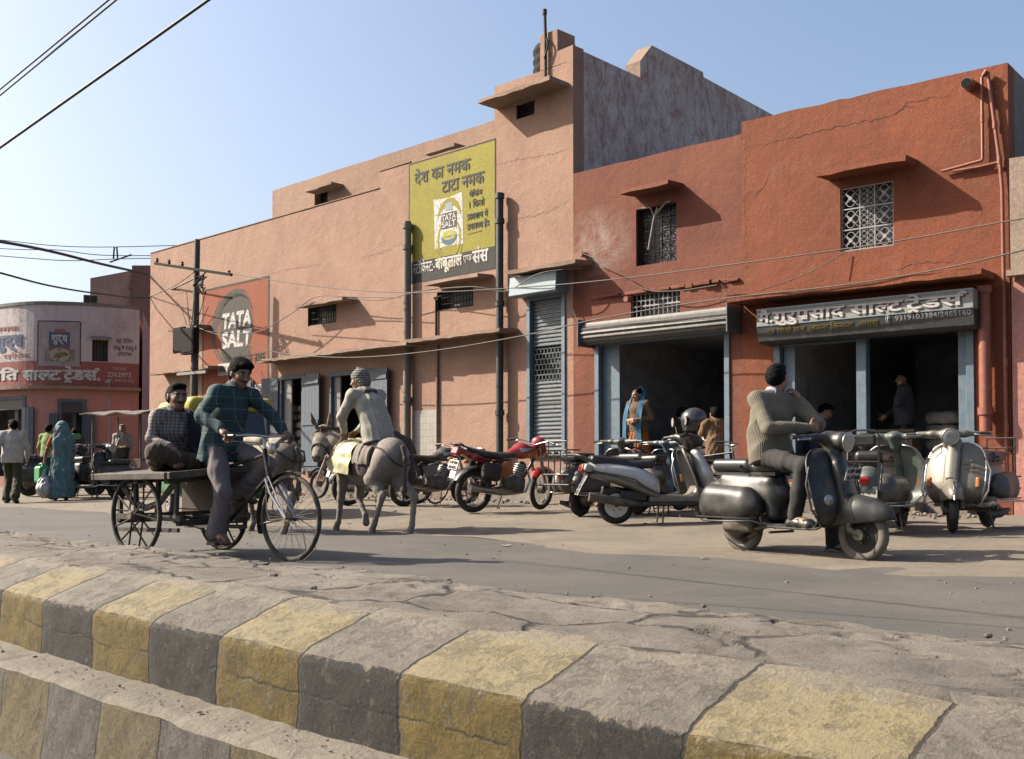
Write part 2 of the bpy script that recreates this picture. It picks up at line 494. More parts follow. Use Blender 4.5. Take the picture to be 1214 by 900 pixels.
# ------------------------------------------------------------------ world frames of the facades
class Fr:
    def __init__(s, a, b):                         # a = left end, b = right end on the ground (2D)
        s.a = Vector((a[0], a[1], 0)); d = Vector((b[0] - a[0], b[1] - a[1], 0)); s.L = d.length; s.r = d.normalized()
        s.n = Vector((s.r.y, -s.r.x, 0)); s.rz = math.atan2(s.r.y, s.r.x)
    def px(s, x, y, w=0.0):
        p = plane_hit(x, y, s.a + s.n * w, s.n); return (p - s.a).dot(s.r), p.z
    def u(s, x, w=0.0): return s.px(x, HORIZ, w)[0]
    def W(s, u, w=0.0, z=0.0): return s.a + s.r * u + s.n * w + Vector((0, 0, z))
    def rect(s, x0, x1, y0, y1, w=0.0):            # y0, y1 measured at the left edge x0
        u0, zt = s.px(x0, y0, w); _, zb = s.px(x0, y1, w); return (u0, s.u(x1, w), zb, zt)
P0, P1, P2, P3 = (6.855, 14.9), (3.726, 17.527), (1.130, 19.964), (-10.475, 31.37)
FA, FB, FP = Fr(P1, P0), Fr(P2, P1), Fr(P3, P2)    # right shop, middle shop, long pink building
def facade_dist(x, y):
    best = 99
    for fr in (FA, FB, FP):
        d = Vector((x, y, 0)) - fr.a; best = min(best, max(d.dot(fr.n), 0) if -1 < d.dot(fr.r) < fr.L + 1 else 99)
    if best == 99:
        d = Vector((x, y, 0)) - (FA.a if x > 3 else FP.a); best = max(0, d.dot((FA if x > 3 else FP).n))
    return best
def sstep(t): t = min(1, max(0, t)); return t * t * (3 - 2 * t)
def gz(x, y): return .125 * sstep((8.2 - facade_dist(x, y)) / 5)
def ground(px, py):
    z = 0
    for _ in range(12): p = at_z(px, py, z); z = .5 * z + .5 * gz(p.x, p.y)
    return Vector((p.x, p.y, gz(p.x, p.y)))
SUN_TRAVEL = Vector((1.03, -.22, -.79)).normalized()

def wall(mb, u0, u1, z0, z1, holes=(), th=.3, y0=0.0, jit=.012, step=.45):
    us = {u0, u1}; zs = {z0, z1}
    for h in holes:
        us |= {h[0], h[1]}; zs |= {h[2], h[3]}
    n = max(1, int((u1 - u0) / step))
    for i in range(1, n):
        c = u0 + (u1 - u0) * i / n
        if min(abs(c - k) for k in us) > .12: us.add(c)
    us = sorted(k for k in us if u0 - 1e-6 <= k <= u1 + 1e-6); zs = sorted(k for k in zs if z0 - 1e-6 <= k <= z1 + 1e-6)
    def solid(i, j):
        if i < 0 or j < 0 or i >= len(us) - 1 or j >= len(zs) - 1: return False
        c, d = (us[i] + us[i + 1]) / 2, (zs[j] + zs[j + 1]) / 2
        return not any(h[0] < c < h[1] and h[2] < d < h[3] for h in holes)
    tj = [z1 + (random.uniform(-jit, jit) if jit else 0) for _ in us]
    def pt(i, j, y): return (us[i], y, tj[i] if j == len(zs) - 1 else zs[j])
    a, b = y0, y0 + th
    for i in range(len(us) - 1):
        for j in range(len(zs) - 1):
            if not solid(i, j): continue
            mb.add([pt(i, j, a), pt(i + 1, j, a), pt(i + 1, j + 1, a), pt(i, j + 1, a)], [(0, 1, 2, 3)])
            mb.add([pt(i, j, b), pt(i + 1, j, b), pt(i + 1, j + 1, b), pt(i, j + 1, b)], [(3, 2, 1, 0)])
            if not solid(i - 1, j): mb.add([pt(i, j, a), pt(i, j + 1, a), pt(i, j + 1, b), pt(i, j, b)], [(0, 1, 2, 3)])
            if not solid(i + 1, j): mb.add([pt(i + 1, j, a), pt(i + 1, j, b), pt(i + 1, j + 1, b), pt(i + 1, j + 1, a)], [(0, 1, 2, 3)])
            if not solid(i, j - 1): mb.add([pt(i, j, a), pt(i, j, b), pt(i + 1, j, b), pt(i + 1, j, a)], [(0, 1, 2, 3)])
            if not solid(i, j + 1): mb.add([pt(i, j + 1, a), pt(i + 1, j + 1, a), pt(i + 1, j + 1, b), pt(i, j + 1, b)], [(0, 1, 2, 3)])
def wall_obj(name, mat, parent, *a, **k):
    mb = MB(); wall(mb, *a, **k)
    me = bpy.data.meshes.new(name); me.from_pydata(mb.v, [], mb.f)
    bm = bmesh.new(); bm.from_mesh(me); bmesh.ops.remove_doubles(bm, verts=bm.verts, dist=1e-5); bmesh.ops.recalc_face_normals(bm, faces=bm.faces)
    bm.to_mesh(me); bm.free()
    return link_mesh(name, me, mat, parent)
def slab_grid(mb, u0, u1, y0, y1, z0, z1, zt1=None, jit=.012, drop=0.0):
    """projecting concrete ledge with a worn front edge; drop = how much the outer edge hangs lower"""
    n = max(2, int((u1 - u0) / .22)); rs = []
    for i in range(n + 1):
        u = u0 + (u1 - u0) * i / n; j = [random.uniform(-jit, jit) for _ in range(4)]
        rs.append([(u, y0, z0), (u, y1 + j[0], z0 - drop + j[1]), (u, y1 + j[2], z1 - drop + j[3]), (u, y0, z1)])
    mb.rings(rs)
def ledge(parent, fr, mat, x0, x1, ytop, proj=.5, th=.07, name='ledge', at='out', drop=.03, pxw=None):
    """ledge whose outer top edge passes through pixel (x0, ytop)"""
    w = proj
    u0, z = fr.px(x0, ytop, w); u1 = fr.u(x1, w)
    mb = MB(); slab_grid(mb, u0, u1, -.002, -proj, z - th + drop, z + drop, drop=drop)
    return mb.build(name, mat, parent, smooth=30)
def pipe(parent, mat, pts, r, name='drain_pipe', collars=(), n=12, flange=()):
    mb = MB(); mb.tube(pts, r, n)
    for p, d in collars:
        d = Vector(d).normalized() * .05
        mb.cyl(Vector(p) - d, Vector(p) + d, r * 1.28, n=n)
    return mb.build(name, mat, parent, smooth=40)
def bars_grille(mb, u0, u1, z0, z1, y, nv, nh, r=.008):
    for i in range(nv + 1):
        u = u0 + (u1 - u0) * i / nv; mb.cyl((u, y, z0), (u, y, z1), r, n=6)
    for j in range(nh + 1):
        z = z0 + (z1 - z0) * j / nh; mb.box(u0, u1, y - r, y + r, z - r, z + r)
def arc(c, r, a0, a1, n, y):
    return [(c[0] + r * math.cos(a0 + (a1 - a0) * i / n), y, c[1] + r * math.sin(a0 + (a1 - a0) * i / n)) for i in range(n + 1)]
def shutter(mb, u0, u1, z0, z1, y, pitch=.075):
    n = max(2, int((z1 - z0) / pitch)); g = []
    for i in range(n * 4 + 1):
        z = z0 + (z1 - z0) * i / (n * 4); ph = (i % 4) / 4
        g.append([(u0, y + (-.016 if ph in (.25, .5) else .004), z), (u1, y + (-.016 if ph in (.25, .5) else .004), z)])
    mb.sheet(g, .004)
def plank_leaf(parent, mat, hinge, ang, w, z0, z1, name='door_leaf', hw=None):
    """ledged plank door swung open by ang about its hinge (local x, y)"""
    mb = MB(); n = max(2, int(w / .16))
    for i in range(n):
        a, b = w * i / n, w * (i + 1) / n - .006; mb.box(a, b, -.02, .02, z0, z1)
    for zz in (z0 + .18, (z0 + z1) / 2, z1 - .18): mb.box(.01, w - .01, -.045, -.021, zz - .06, zz + .06)
    mb.xf(Matrix.Translation((hinge[0], hinge[1], 0)) @ Matrix.Rotation(ang, 4, 'Z'))
    return mb.build(name, mat, parent)
def door_frame(parent, mat, u0, u1, z0, z1, y0=-.02, y1=.1, t=.09, name='door_frame'):
    mb = MB(); mb.box(u0, u0 + t, y0, y1, z0, z1); mb.box(u1 - t, u1, y0, y1, z0, z1); mb.box(u0 + t, u1 - t, y0, y1, z1 - t, z1)
    return mb.build(name, mat, parent, bevel=.006)
def room(parent, mat, u0, u1, z0, z1, d, y=.31, name='interior_room'):
    mb = MB()
    mb.box(u0 - .1, u0, y, y + d, z0, z1); mb.box(u1, u1 + .1, y, y + d, z0, z1)
    mb.box(u0, u1, y + d, y + d + .1, z0, z1); mb.box(u0 - .1, u1 + .1, y, y + d + .1, z1, z1 + .1); mb.box(u0 - .1, u1 + .1, .002, y + d + .1, z0 - .1, z0)
    return mb.build(name, mat, parent)

# ------------------------------------------------------------------ surfaces of the setting
PINK = plaster('pink_plaster', (.495, .296, .214), (.405, .236, .168), stain=.3, dirt=(.28, .19, .145), streak=.26, patch=((.48, .33, .255), .55, .68, .55))
RED = plaster('terracotta_plaster', (.335, .090, .033), (.255, .066, .026), stain=.34, dirt=(.14, .06, .04), streak=.34, patch=((.36, .16, .095), .55, .68, .5))
REDW = plaster('weathered_red_plaster', (.275, .080, .040), (.20, .053, .030), stain=.36, dirt=(.13, .05, .04), streak=.4, patch=((.46, .36, .31), .40, .60, .85), at=(.55, 0, 4.75, .95))
SIDE = plaster('stained_side_plaster', (.84, .76, .73), (.66, .57, .56), stain=.45, dirt=(.24, .205, .19), streak=.35, patch=((.42, .16, .15), .45, .60, .72), sc=1.3, psc=(5.5, 5.5, 2.6))
SALM = plaster('salmon_plaster', (.66, .31, .26), (.58, .27, .22), stain=.16, dirt=(.25, .15, .12), streak=.2)
LILAC = plaster('whitewashed_plaster', (.76, .68, .69), (.66, .58, .59), stain=.45, dirt=(.28, .22, .20), streak=.4)
BEIGE = plaster('beige_plaster', (.50, .37, .29), stain=.25)
CONC = plaster('worn_concrete', (.33, .28, .235), (.27, .23, .19), stain=.35, dirt=(.15, .12, .10), bump=.7)
CEMENT = plaster('grey_cement', (.30, .28, .25), stain=.4, dirt=(.13, .11, .09))
PINKL = plaster('pink_ledge_plaster', (.42, .28, .205), (.34, .23, .17), stain=.35, dirt=(.22, .17, .14))
ROOM = M('dim_limewash', (.46, .47, .50), .9, var=.3, sc=3)
ROOMDARK = M('unlit_room_sheet', (.06, .06, .068), .5)  # sheet behind openings; the unlit interior is painted in as dark colour
ROOMP = M('dim_room_paint', (.45, .41, .36), .9, var=.3, sc=3)
BLUE = M('faded_blue_paint', (.135, .22, .30), .55, var=.2, dust=.35, dustc=(.28, .25, .21), bump=.15)
SLATE = M('slate_blue_wood', (.075, .11, .16), .7, var=.25, dust=.3, dustc=(.2, .19, .18), bump=.2, bsc=30)
SHUT = M('steel_shutter', (.155, .19, .225), .5, .35, var=.25, dust=.4, dustc=(.26, .23, .20))
GALV = M('zinc_sheet', (.15, .15, .145), .6, .2, var=.25, dust=.35, dustc=(.30, .27, .23))
BLUESH = M('light_blue_sheet', (.26, .36, .44), .5, .2, var=.2, dust=.4, dustc=(.36, .30, .25))
IRON = M('dark_iron', (.016, .0155, .015), .85, 0, Specular_IOR_Level=.15, dust=.05, dustc=(.16, .12, .10))
GREYPIPE = M('cement_pipe', (.23, .20, .17), .85, var=.25, bump=.3)
BLKPIPE = M('tarred_pipe', (.025, .024, .024), .55, var=.3, dust=.25, dustc=(.14, .12, .10))
REDPIPE = M('red_painted_pipe', (.34, .10, .06), .6, var=.2, dust=.2)
WHITEG = M('white_grille_paint', (.44, .44, .45), .55, dust=.3)
YEL = plaster('yellow_sign_paint', (.40, .355, .05), (.36, .31, .045), stain=.14, dirt=(.30, .24, .10), streak=.15, patch=((.60, .38, .28), .655, .69, .75), bump=.4)
BLK = plaster('black_sign_paint', (.045, .045, .045), (.06, .058, .055), stain=.1, dirt=(.12, .10, .09), streak=.25, bump=.4)
ORG = plaster('orange_sign_paint', (.39, .095, .042), (.35, .085, .04), stain=.12, dirt=(.28, .10, .05), streak=.2, patch=((.58, .26, .16), .66, .72, .4), bump=.4)
BAND = plaster('red_band_paint', (.42, .13, .115), (.38, .13, .115), stain=.25, dirt=(.30, .17, .14), streak=.4)
INK = M('black_letter_paint', (.04, .04, .038), .8, var=.3, sc=20, chip=.6)
CHALK = M('white_letter_paint', (.70, .68, .655), .8, var=.14, sc=9, chip=.6, dust=.12, dustc=(.45, .38, .34))
DULLW = M('faded_white_letter_paint', (.62, .54, .54), .8, var=.15, sc=20, dust=.3, dustc=(.45, .28, .25))
MUST = M('mustard_letter_paint', (.20, .15, .03), .8, var=.2)
NAVY = M('navy_letter_paint', (.10, .14, .25), .8, var=.3, chip=.6, dust=.15)
GRYP = M('grey_oval_paint', (.05, .043, .034), .85, var=.25, sc=8, dust=.15)
# ------------------------------------------------------------------ ground, road, verge, barrier
BN = Vector((.70, .714, 0)).normalized(); BS = Vector((.714, -.70, 0)).normalized()   # across / along the barrier
def BW(s, n, z): return BS * s + BN * n + Vector((0, 0, z))
def ground_setting():
    # one dirt sheet to the horizon, sloping up to the plinths and down to the lower carriageway
    t = NT('dusty_earth'); o = t.obj()
    a = t.noise(o, .45, 8, .65); b = t.noise(o, 6, 9, .75); c = t.noise(o, 60, 5, .7)
    col = t.ramp(a, [(.3, (.215, .18, .14)), (.7, (.30, .25, .195))])
    col = t.mix(t.math('MULTIPLY', t.ramp(b, [(.5, 0), (.75, 1)]), .5), col, (.17, .135, .10))
    t.color(col).set(.95, 0); t.bump(t.math('ADD', b, t.math('MULTIPLY', c, .4)), .7, .03)
    xs = [-4000, -600, -120, -60] + list(np.arange(-40, 24, .8)) + [40, 90, 600, 4000]; ys = [-4000, -400, -60, -20] + list(np.arange(-6, 48, .8)) + [70, 140, 600, 4000]
    mb = MB(); g = []
    for y in ys:
        row = []
        for x in xs:
            n = Vector((x, y, 0)).dot(BN)
            z = gz(x, y) if n > 4.4 else -.86
            row.append((x, y, z - .012))
        g.append(row)
    # split: upper ground only where beyond the barrier, lower elsewhere is a separate sheet
    up = MB()
    R = len(ys); C = len(xs)
    # upper sheet in barrier coordinates so that its edge follows the kerb
    ss = [-3000, -400, -120, -70] + list(np.arange(-50, 24, .7)) + [40, 120, 400, 3000]; ns = list(np.arange(3.1, 40, .7)) + [60, 150, 500, 3500]
    g = []
    for n in ns:
        row = []
        for s_ in ss:
            p = BW(s_, n, 0); row.append((p.x, p.y, gz(p.x, p.y) - .012))
        g.append(row)
    up.sheet(g); o1 = up.build('ground', t.m, smooth=60); tag(o1, kind='structure')
    lo = MB(); g = []
    for n in [-3500, -300, -40, -10, -4, 0, 1.2, 2.2, 2.6]:
        g.append([tuple(BW(s_, n, -.86)) for s_ in (-3000, -300, -60, -20, -8, -4, 0, 4, 8, 30, 300, 3000)])
    lo.sheet(g); o2 = lo.build('lower_road', ASPH, None); tag(o2, kind='structure')
def asphalt():
    t = NT('dusty_asphalt'); o = t.obj()
    a = t.noise(o, .5, 7, .65, .4); b = t.noise(t.mapping(o, (1, 1, 1)), 3, 9, .72); c = t.noise(o, 140, 4, .7)
    along = t.noise(t.mapping(o, (.25, 3.2, 1), rot=(0, 0, math.radians(43))), 1.2, 6, .6)
    col = t.ramp(c, [(.3, (.066, .063, .059)), (.75, (.140, .132, .121))])
    d = t.math('MULTIPLY', t.ramp(a, [(.42, 0), (.66, 1)]), .38)
    d2 = t.math('MULTIPLY', t.ramp(along, [(.50, 0), (.72, 1)]), .36)
    d3 = t.math('MULTIPLY', t.ramp(b, [(.56, 0), (.72, 1)]), .4)
    d = t.math('MAXIMUM', t.math('MAXIMUM', d, d2), d3)
    # dust deepens towards the shop side of the road (object X across the road)
    col = t.mix(d, col, (.27, .225, .17))
    pt = t.noise(o, 1.7, 7, .62)
    col = t.mix(t.math('MULTIPLY', t.ramp(pt, [(.60, 0), (.66, 1)]), .55), col, (.075, .067, .058)); ag = t.noise(o, 34, 8, .85); col = t.mix(1.0, col, t.ramp(ag, [(.33, .62), (.66, 1.3)]), 'MULTIPLY')
    wh = t.noise(t.mapping(o, (.5, 9, 1), rot=(0, 0, math.radians(45))), 1.6, 4, .6); col = t.mix(t.math('MULTIPLY', t.ramp(wh, [(.52, 0), (.66, 1)]), .4), col, (.09, .082, .072))
    t.color(col).set(.88, 0); t.bump(t.math('ADD', t.math('MULTIPLY', c, .5), b), .45, .012)
    return t.m
def dusty_edge():
    t = NT('sand_over_asphalt'); o = t.obj()
    a = t.noise(o, 1.1, 9, .7, .5); b = t.noise(o, 9, 8, .75); c = t.noise(o, 120, 4, .7)
    col = t.ramp(a, [(.3, (.19, .158, .12)), (.5, (.27, .222, .165)), (.75, (.35, .29, .215))])
    col = t.mix(t.math('MULTIPLY', t.ramp(b, [(.56, 0), (.72, 1)]), .5), col, (.15, .125, .10))
    wh = t.noise(t.mapping(o, (.5, 7, 1), rot=(0, 0, math.radians(45))), 1.3, 5, .65); col = t.mix(t.math('MULTIPLY', t.ramp(wh, [(.50, 0), (.64, 1)]), .38), col, (.16, .135, .108)); ag = t.noise(o, 26, 8, .85); col = t.mix(1.0, col, t.ramp(ag, [(.33, .68), (.66, 1.24)]), 'MULTIPLY')
    oil = t.noise(o, 2.6, 5, .55); col = t.mix(t.math('MULTIPLY', t.ramp(oil, [(.66, 0), (.70, 1)]), .5), col, (.09, .08, .068))
    t.color(col).set(.93, 0); t.bump(t.math('ADD', t.math('MULTIPLY', c, .5), b), .6, .018)
    return t.m
ASPH = asphalt()
SAND = dusty_edge()
def road():
    mb = MB(); g = []
    ns = [4.30, 4.6, 5.2, 5.9, 6.6, 7.3, 7.9, 8.4]
    for i, n in enumerate(ns):
        row = []
        for k in range(0, 260):
            s_ = -58 + k * .3
            nn = n
            if i == len(ns) - 1: nn = n + .25 * math.sin(s_ * .9) + .15 * math.sin(s_ * 2.7 + 1) + random.uniform(-.06, .06)
            p = BW(s_, nn, 0); row.append((p.x, p.y, max(0, gz(p.x, p.y)) + .004 - (.010 if i == len(ns) - 1 else 0)))
        g.append(row)
    mb.sheet(g); o = mb.build('road', ASPH, None, smooth=60); tag(o, kind='structure')
    mb = MB(); g = []
    for i, n in enumerate([7.7, 8.6, 9.4, 10.2, 10.9, 11.4]):
        row = []
        for k in range(0, 260):
            s_ = -58 + k * .3; nn = n
            if i == 0: nn = n + .35 * math.sin(s_ * .7 + 2) + .2 * math.sin(s_ * 2.1) + random.uniform(-.08, .08)
            p = BW(s_, nn, 0); row.append((p.x, p.y, gz(p.x, p.y) + (.009 if i else .001)))
        g.append(row)
    mb.sheet(g); o = mb.build('sandy_shoulder', SAND, None, smooth=60); tag(o, kind='structure')
def striped(name, yel, blk, period, off, dusty, yd):
    """painted blocks alternating along the barrier (object X runs along it)"""
    t = NT(name); o = t.obj(); x = t.sep(o)
    wob = t.math('MULTIPLY', t.math('SUBTRACT', t.noise(t.mapping(o, (2, 2, 6)), 4, 6, .7), .5), .05)
    v = t.math('ADD', t.math('DIVIDE', t.math('ADD', x[0], wob), period * 2), off)
    fr = t.math('FRACT', v)
    st = t.math('LESS_THAN', fr, .5)
    n1 = t.noise(o, 2.6, 9, .72, .4); n2 = t.noise(o, 14, 9, .78); n3 = t.noise(o, 90, 4, .7)
    yc = t.mix(t.ramp(n1, [(.35, 0), (.7, 1)]), yel, cmul(yel, .68)); bc = t.mix(t.ramp(n1, [(.35, 0), (.7, 1)]), blk, cmul(blk, 1.55))
    col = t.mix(st, bc, yc)
    wear = t.ramp(n2, [(.52, 0), (.66, 1)])
    col = t.mix(t.math('MULTIPLY', wear, .22 + dusty * .5), col, yd)
    if dusty:
        col = t.mix(t.math('ADD', t.math('MULTIPLY', t.ramp(n1, [(.3, 0), (.62, 1)]), .45 * dusty), .33 * dusty), col, yd)
    sp = t.noise(t.mapping(o, (6, 6, 1.2)), 3, 8, .75)
    col = t.mix(t.math('MULTIPLY', t.ramp(sp, [(.6, 0), (.72, 1)]), .45), col, (.19, .11, .06))
    chip = t.noise(o, 7, 10, .82); col = t.mix(t.math('MULTIPLY', t.ramp(chip, [(.60, 0), (.62, 1)]), .75), col, (.30, .25, .20))
    fl = t.noise(o, 6.5, 12, .8, .3); col = t.mix(t.math('MULTIPLY', t.ramp(fl, [(.56, 0), (.58, 1)]), .32), col, (.20, .17, .135))
    dr = t.noise(t.mapping(o, (9, 9, .9)), 2, 8, .75); col = t.mix(t.math('MULTIPLY', t.ramp(dr, [(.55, 0), (.68, 1)]), .4), col, (.045, .037, .028))
    ar = t.math('ADD', t.math('ADD', x[2], .045 if not dusty > .5 else -.075), t.math('MULTIPLY', t.math('SUBTRACT', n2, .5), .17)); col = t.mix(t.math('MULTIPLY', t.ramp(ar, [(.005, 0), (.02, 1)]), .75), col, (.40, .345, .27))
    md = t.noise(o, 32, 7, .78); col = t.mix(1.0, col, t.ramp(md, [(.34, .78), (.66, 1.14)]), 'MULTIPLY')
    gr = t.noise(o, 160, 5, .8); col = t.mix(1.0, col, t.ramp(gr, [(.3, .78), (.7, 1.16)]), 'MULTIPLY')
    pit = t.noise(o, 55, 3, .6); col = t.mix(t.math('MULTIPLY', t.ramp(pit, [(.68, 0), (.72, 1)]), .55), col, (.05, .042, .034))
    ln = t.math('ABSOLUTE', t.math('ADD', t.math('ADD', x[2], .20), t.math('MULTIPLY', t.math('SUBTRACT', t.noise(t.mapping(o, (1.6, 1, 1)), 1, 6, .7), .5), .16)))
    ln = t.math('MAXIMUM', t.ramp(ln, [(.002, 0), (.009, 1)]), t.ramp(t.noise(t.mapping(o, (1.5, 1, .3)), 1, 3), [(.44, 1), (.52, 0)])); ln = t.math('MAXIMUM', ln, t.math('GREATER_THAN', x[2], -.045))
    col = t.mix(t.math('MULTIPLY', t.math('SUBTRACT', 1.0, ln), .75), col, (.03, .026, .022))
    # joints between the cast blocks
    jt = t.math('ABSOLUTE', t.math('SUBTRACT', t.math('FRACT', t.math('MULTIPLY', v, 2)), .5)); jt = t.ramp(jt, [(.486, 1), (.493, 0)])
    col = t.mix(t.math('MULTIPLY', t.math('SUBTRACT', 1.0, jt), .85), col, (.04, .033, .027))
    t.color(col).set(.9, 0)
    h = t.math('ADD', t.math('MULTIPLY', n2, .8), t.math('MULTIPLY', n3, .35)); h = t.math('ADD', h, t.math('MULTIPLY', jt, .6)); h = t.math('ADD', t.math('ADD', h, t.math('MULTIPLY', ln, .35)), t.math('MULTIPLY', md, .9)); h = t.math('SUBTRACT', h, t.math('MULTIPLY', t.ramp(fl, [(.535, 0), (.56, 1)]), .35)); h = t.math('ADD', h, t.math('MULTIPLY', t.noise(o, 5, 6, .6), .6))
    t.bump(h, 1.0, .022)
    return t.m
from mathutils import noise as MN
def fbm(x, y, z, o=5): return MN.fractal((x, y, z), 1.0, 2.1, o)
def rough(p, a, f, seed=0):
    x, y, z = p
    return a * (math.sin(x * f + seed) * math.cos(y * f * 1.3 + seed * 2) + .6 * math.sin(x * f * 2.3 + y * f * 1.7 + z * f * 2 + seed) + .5 * math.sin(x * f * 5.1 - z * f * 4 + seed * 3) * math.cos(y * f * 4.3))
def barrier():
    # object space: X along, Y across (towards the shops), Z up
    root = empty('road_barrier', (0, 0, 0), math.atan2(BS.y, BS.x), 'low concrete barrier in the foreground painted in worn yellow and black blocks', 'barrier')
    s0, s1, ds = -22.0, 5.0, .034
    ns = int((s1 - s0) / ds)
    FACE = striped('block_paint', (.235, .155, .012), (.017, .016, .015), .68, 2.66 / 1.36 + .5, 0.12, (.14, .115, .085))
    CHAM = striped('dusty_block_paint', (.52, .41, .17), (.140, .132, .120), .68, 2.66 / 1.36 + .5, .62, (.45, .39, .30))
    LOWF = striped('faded_block_paint', (.23, .175, .06), (.115, .106, .095), .62, .33, .45, (.19, .165, .135))
    mud = plaster('dry_mud_mortar', (.265, .23, .185), (.20, .175, .14), stain=.5, dirt=(.19, .15, .12), bump=1.0, sc=2)
    rr = random.Random(3)
    def strip(prof, nm, mat, amp, sub):
        g = []
        for a, b in zip(prof[:-1], prof[1:]):
            for k in range(sub):
                f = k / sub; g.append([a[0] + (b[0] - a[0]) * f, a[1] + (b[1] - a[1]) * f])
        g.append(list(prof[-1])); rows = []
        for gi, (n, z) in enumerate(g):
            row = []
            for i in range(ns + 1):
                s_ = s0 + ds * i
                e = 0.0 if gi in (0, len(g) - 1) else 1.0
                dx = rough((s_, n, z), amp * .6, 5, 1); dz = rough((s_, n, z), amp * .6, 6.3, 4); q = fbm(s_ * 5, n * 7, z * 9); dx += amp * 1.1 * q * e - amp * 5 * max(0, fbm(s_ * 3 + 9, n * 3, z * 7, 4) - .62) * e; dz += amp * .5 * q
                jo = (s_ + 2.66) / .68; jd = abs(jo - round(jo)) * .68
                notch = -.012 * max(0, 1 - jd / .05)
                row.append((s_, n + dx - notch * .5, z + dz + notch * .5))
            rows.append(row)
        mb = MB(); mb.sheet(rows); return mb.build(nm, mat, root, smooth=50)
    strip([(2.43, -.90), (2.475, -.66), (2.50, -.40)], 'lower_wall', LOWF, .006, 7)
    strip([(2.50, -.40), (2.53, -.375), (2.76, -.355)], 'lower_ledge', mud, .008, 4)
    strip([(2.76, -.37), (2.765, -.06), (2.785, -.03)], 'block_face', FACE, .006, 7)
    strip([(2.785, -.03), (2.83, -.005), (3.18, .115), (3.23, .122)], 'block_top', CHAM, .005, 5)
    # verge: cracked mud and stone set flush on top
    t = NT('cracked_mud_verge'); o = t.obj()
    a = t.noise(o, 1.6, 9, .72, .5); b = t.noise(o, 11, 9, .78); c = t.noise(o, 85, 5, .72)
    col = t.ramp(a, [(.38, (.235, .207, .168)), (.5, (.325, .288, .238)), (.62, (.42, .375, .31))])
    col = t.mix(t.math('MULTIPLY', t.ramp(b, [(.55, 0), (.7, 1)]), .5), col, (.18, .145, .115))
    sp = t.noise(o, 30, 6, .8); col = t.mix(t.math('MULTIPLY', t.ramp(sp, [(.60, 0), (.66, 1)]), .6), col, (.50, .45, .38)); sq = t.noise(o, 22, 8, .8, .3); col = t.mix(t.math('MULTIPLY', t.ramp(sq, [(.56, 0), (.62, 1)]), .6), col, (.14, .118, .095)); gr = t.noise(o, 150, 5, .8); col = t.mix(1.0, col, t.ramp(gr, [(.3, .6), (.7, 1.25)]), 'MULTIPLY')
    v = t.n('ShaderNodeTexVoronoi'); v.feature = 'DISTANCE_TO_EDGE'; v.inputs['Scale'].default_value = 1.55
    nz = t.n('ShaderNodeTexNoise'); t.l(o, nz.inputs['Vector']); nz.inputs['Scale'].default_value = 2.2; nz.inputs['Detail'].default_value = 8
    t.l(t.mix(.28, t.mapping(o, (.8, 1.5, 1)), nz.outputs[1]), v.inputs['Vector'])
    ck = t.ramp(v.outputs[0], [(.008, 0), (.035, 1)])
    msk = t.ramp(t.noise(o, .8, 4), [(.52, 0), (.60, 1)]); ck = t.math('MAXIMUM', ck, msk)
    col = t.mix(t.math('MULTIPLY', t.math('SUBTRACT', 1.0, ck), .85), col, (.055, .045, .037))
    t.color(col).set(.95, 0)
    h = t.math('ADD', t.math('ADD', t.math('MULTIPLY', b, .9), t.math('MULTIPLY', c, .3)), t.math('MULTIPLY', ck, .8)); t.bump(h, 1.0, .045)
    rows = []; prof = [3.13, 3.17] + [3.20 + .030 * i for i in range(42)]
    for gi, n in enumerate(prof):
        row = []
        for i in range(int((s1 - s0) / .036) + 1):
            s_ = s0 + .036 * i; f = gi / (len(prof) - 1)
            nn = n + (.05 * math.sin(s_ * 2.1) + .03 * math.sin(s_ * 5.3 + 1)) * f
            z = (.117 if gi > 1 else .07 + .035 * gi) + rough((s_, n, 0), .006, 3.1, 2) + rough((s_, n, 1), .004, 11, 5) - .10 * max(0, (f - .86) / .14) ** 1.2 + .012 * math.sin(f * PI)
            z += .007 * fbm(s_ * 2.2, n * 3.5, 0) + .006 * fbm(s_ * 8, n * 14, 3, 6) - .055 * min(1, 4 * f) * max(0, .035 - abs(fbm(s_ * .9 + 5, n * 1.6, 7, 4)) ) / .035 * (1 if MN.noise((s_ * .5, n, 4)) > -.15 else .25); row.append((s_, nn, z))
        rows.append(row)
    rows.append([(p[0], p[1] + .06, -.05) for p in rows[-1]])
    mb = MB(); mb.sheet(rows); o = mb.build('verge', t.m, None, smooth=60); o.rotation_euler = root.rotation_euler; tag(o, kind='structure')
    # loose crumbs and chips of mortar along the verge and ledge
    mb = MB(); cr = random.Random(5)
    for i in range(1150):
        s_ = cr.uniform(-14, 3.5) if i < 150 else cr.uniform(-8, 2.2); q = cr.random()
        if q < .72: n, z = cr.uniform(3.25, 4.4), .118
        else: n, z = cr.uniform(2.55, 2.74), -.36
        r = (cr.uniform(.006, .018) if cr.random() < .92 else cr.uniform(.018, .026)) if i < 150 else cr.uniform(.002, .006)
        mb.sphere(BW(s_, n, z + r * .2) , r, 6, 4, (cr.uniform(.7, 1.5), cr.uniform(.7, 1.4), cr.uniform(.4, .8)))
    o = mb.build('mortar_crumbs', mud, None); tag(o, kind='stuff', label='crumbs of dry mortar scattered on the verge', cat='rubble')
    # standing cracked slabs lifted along the left stretch of verge
    return root
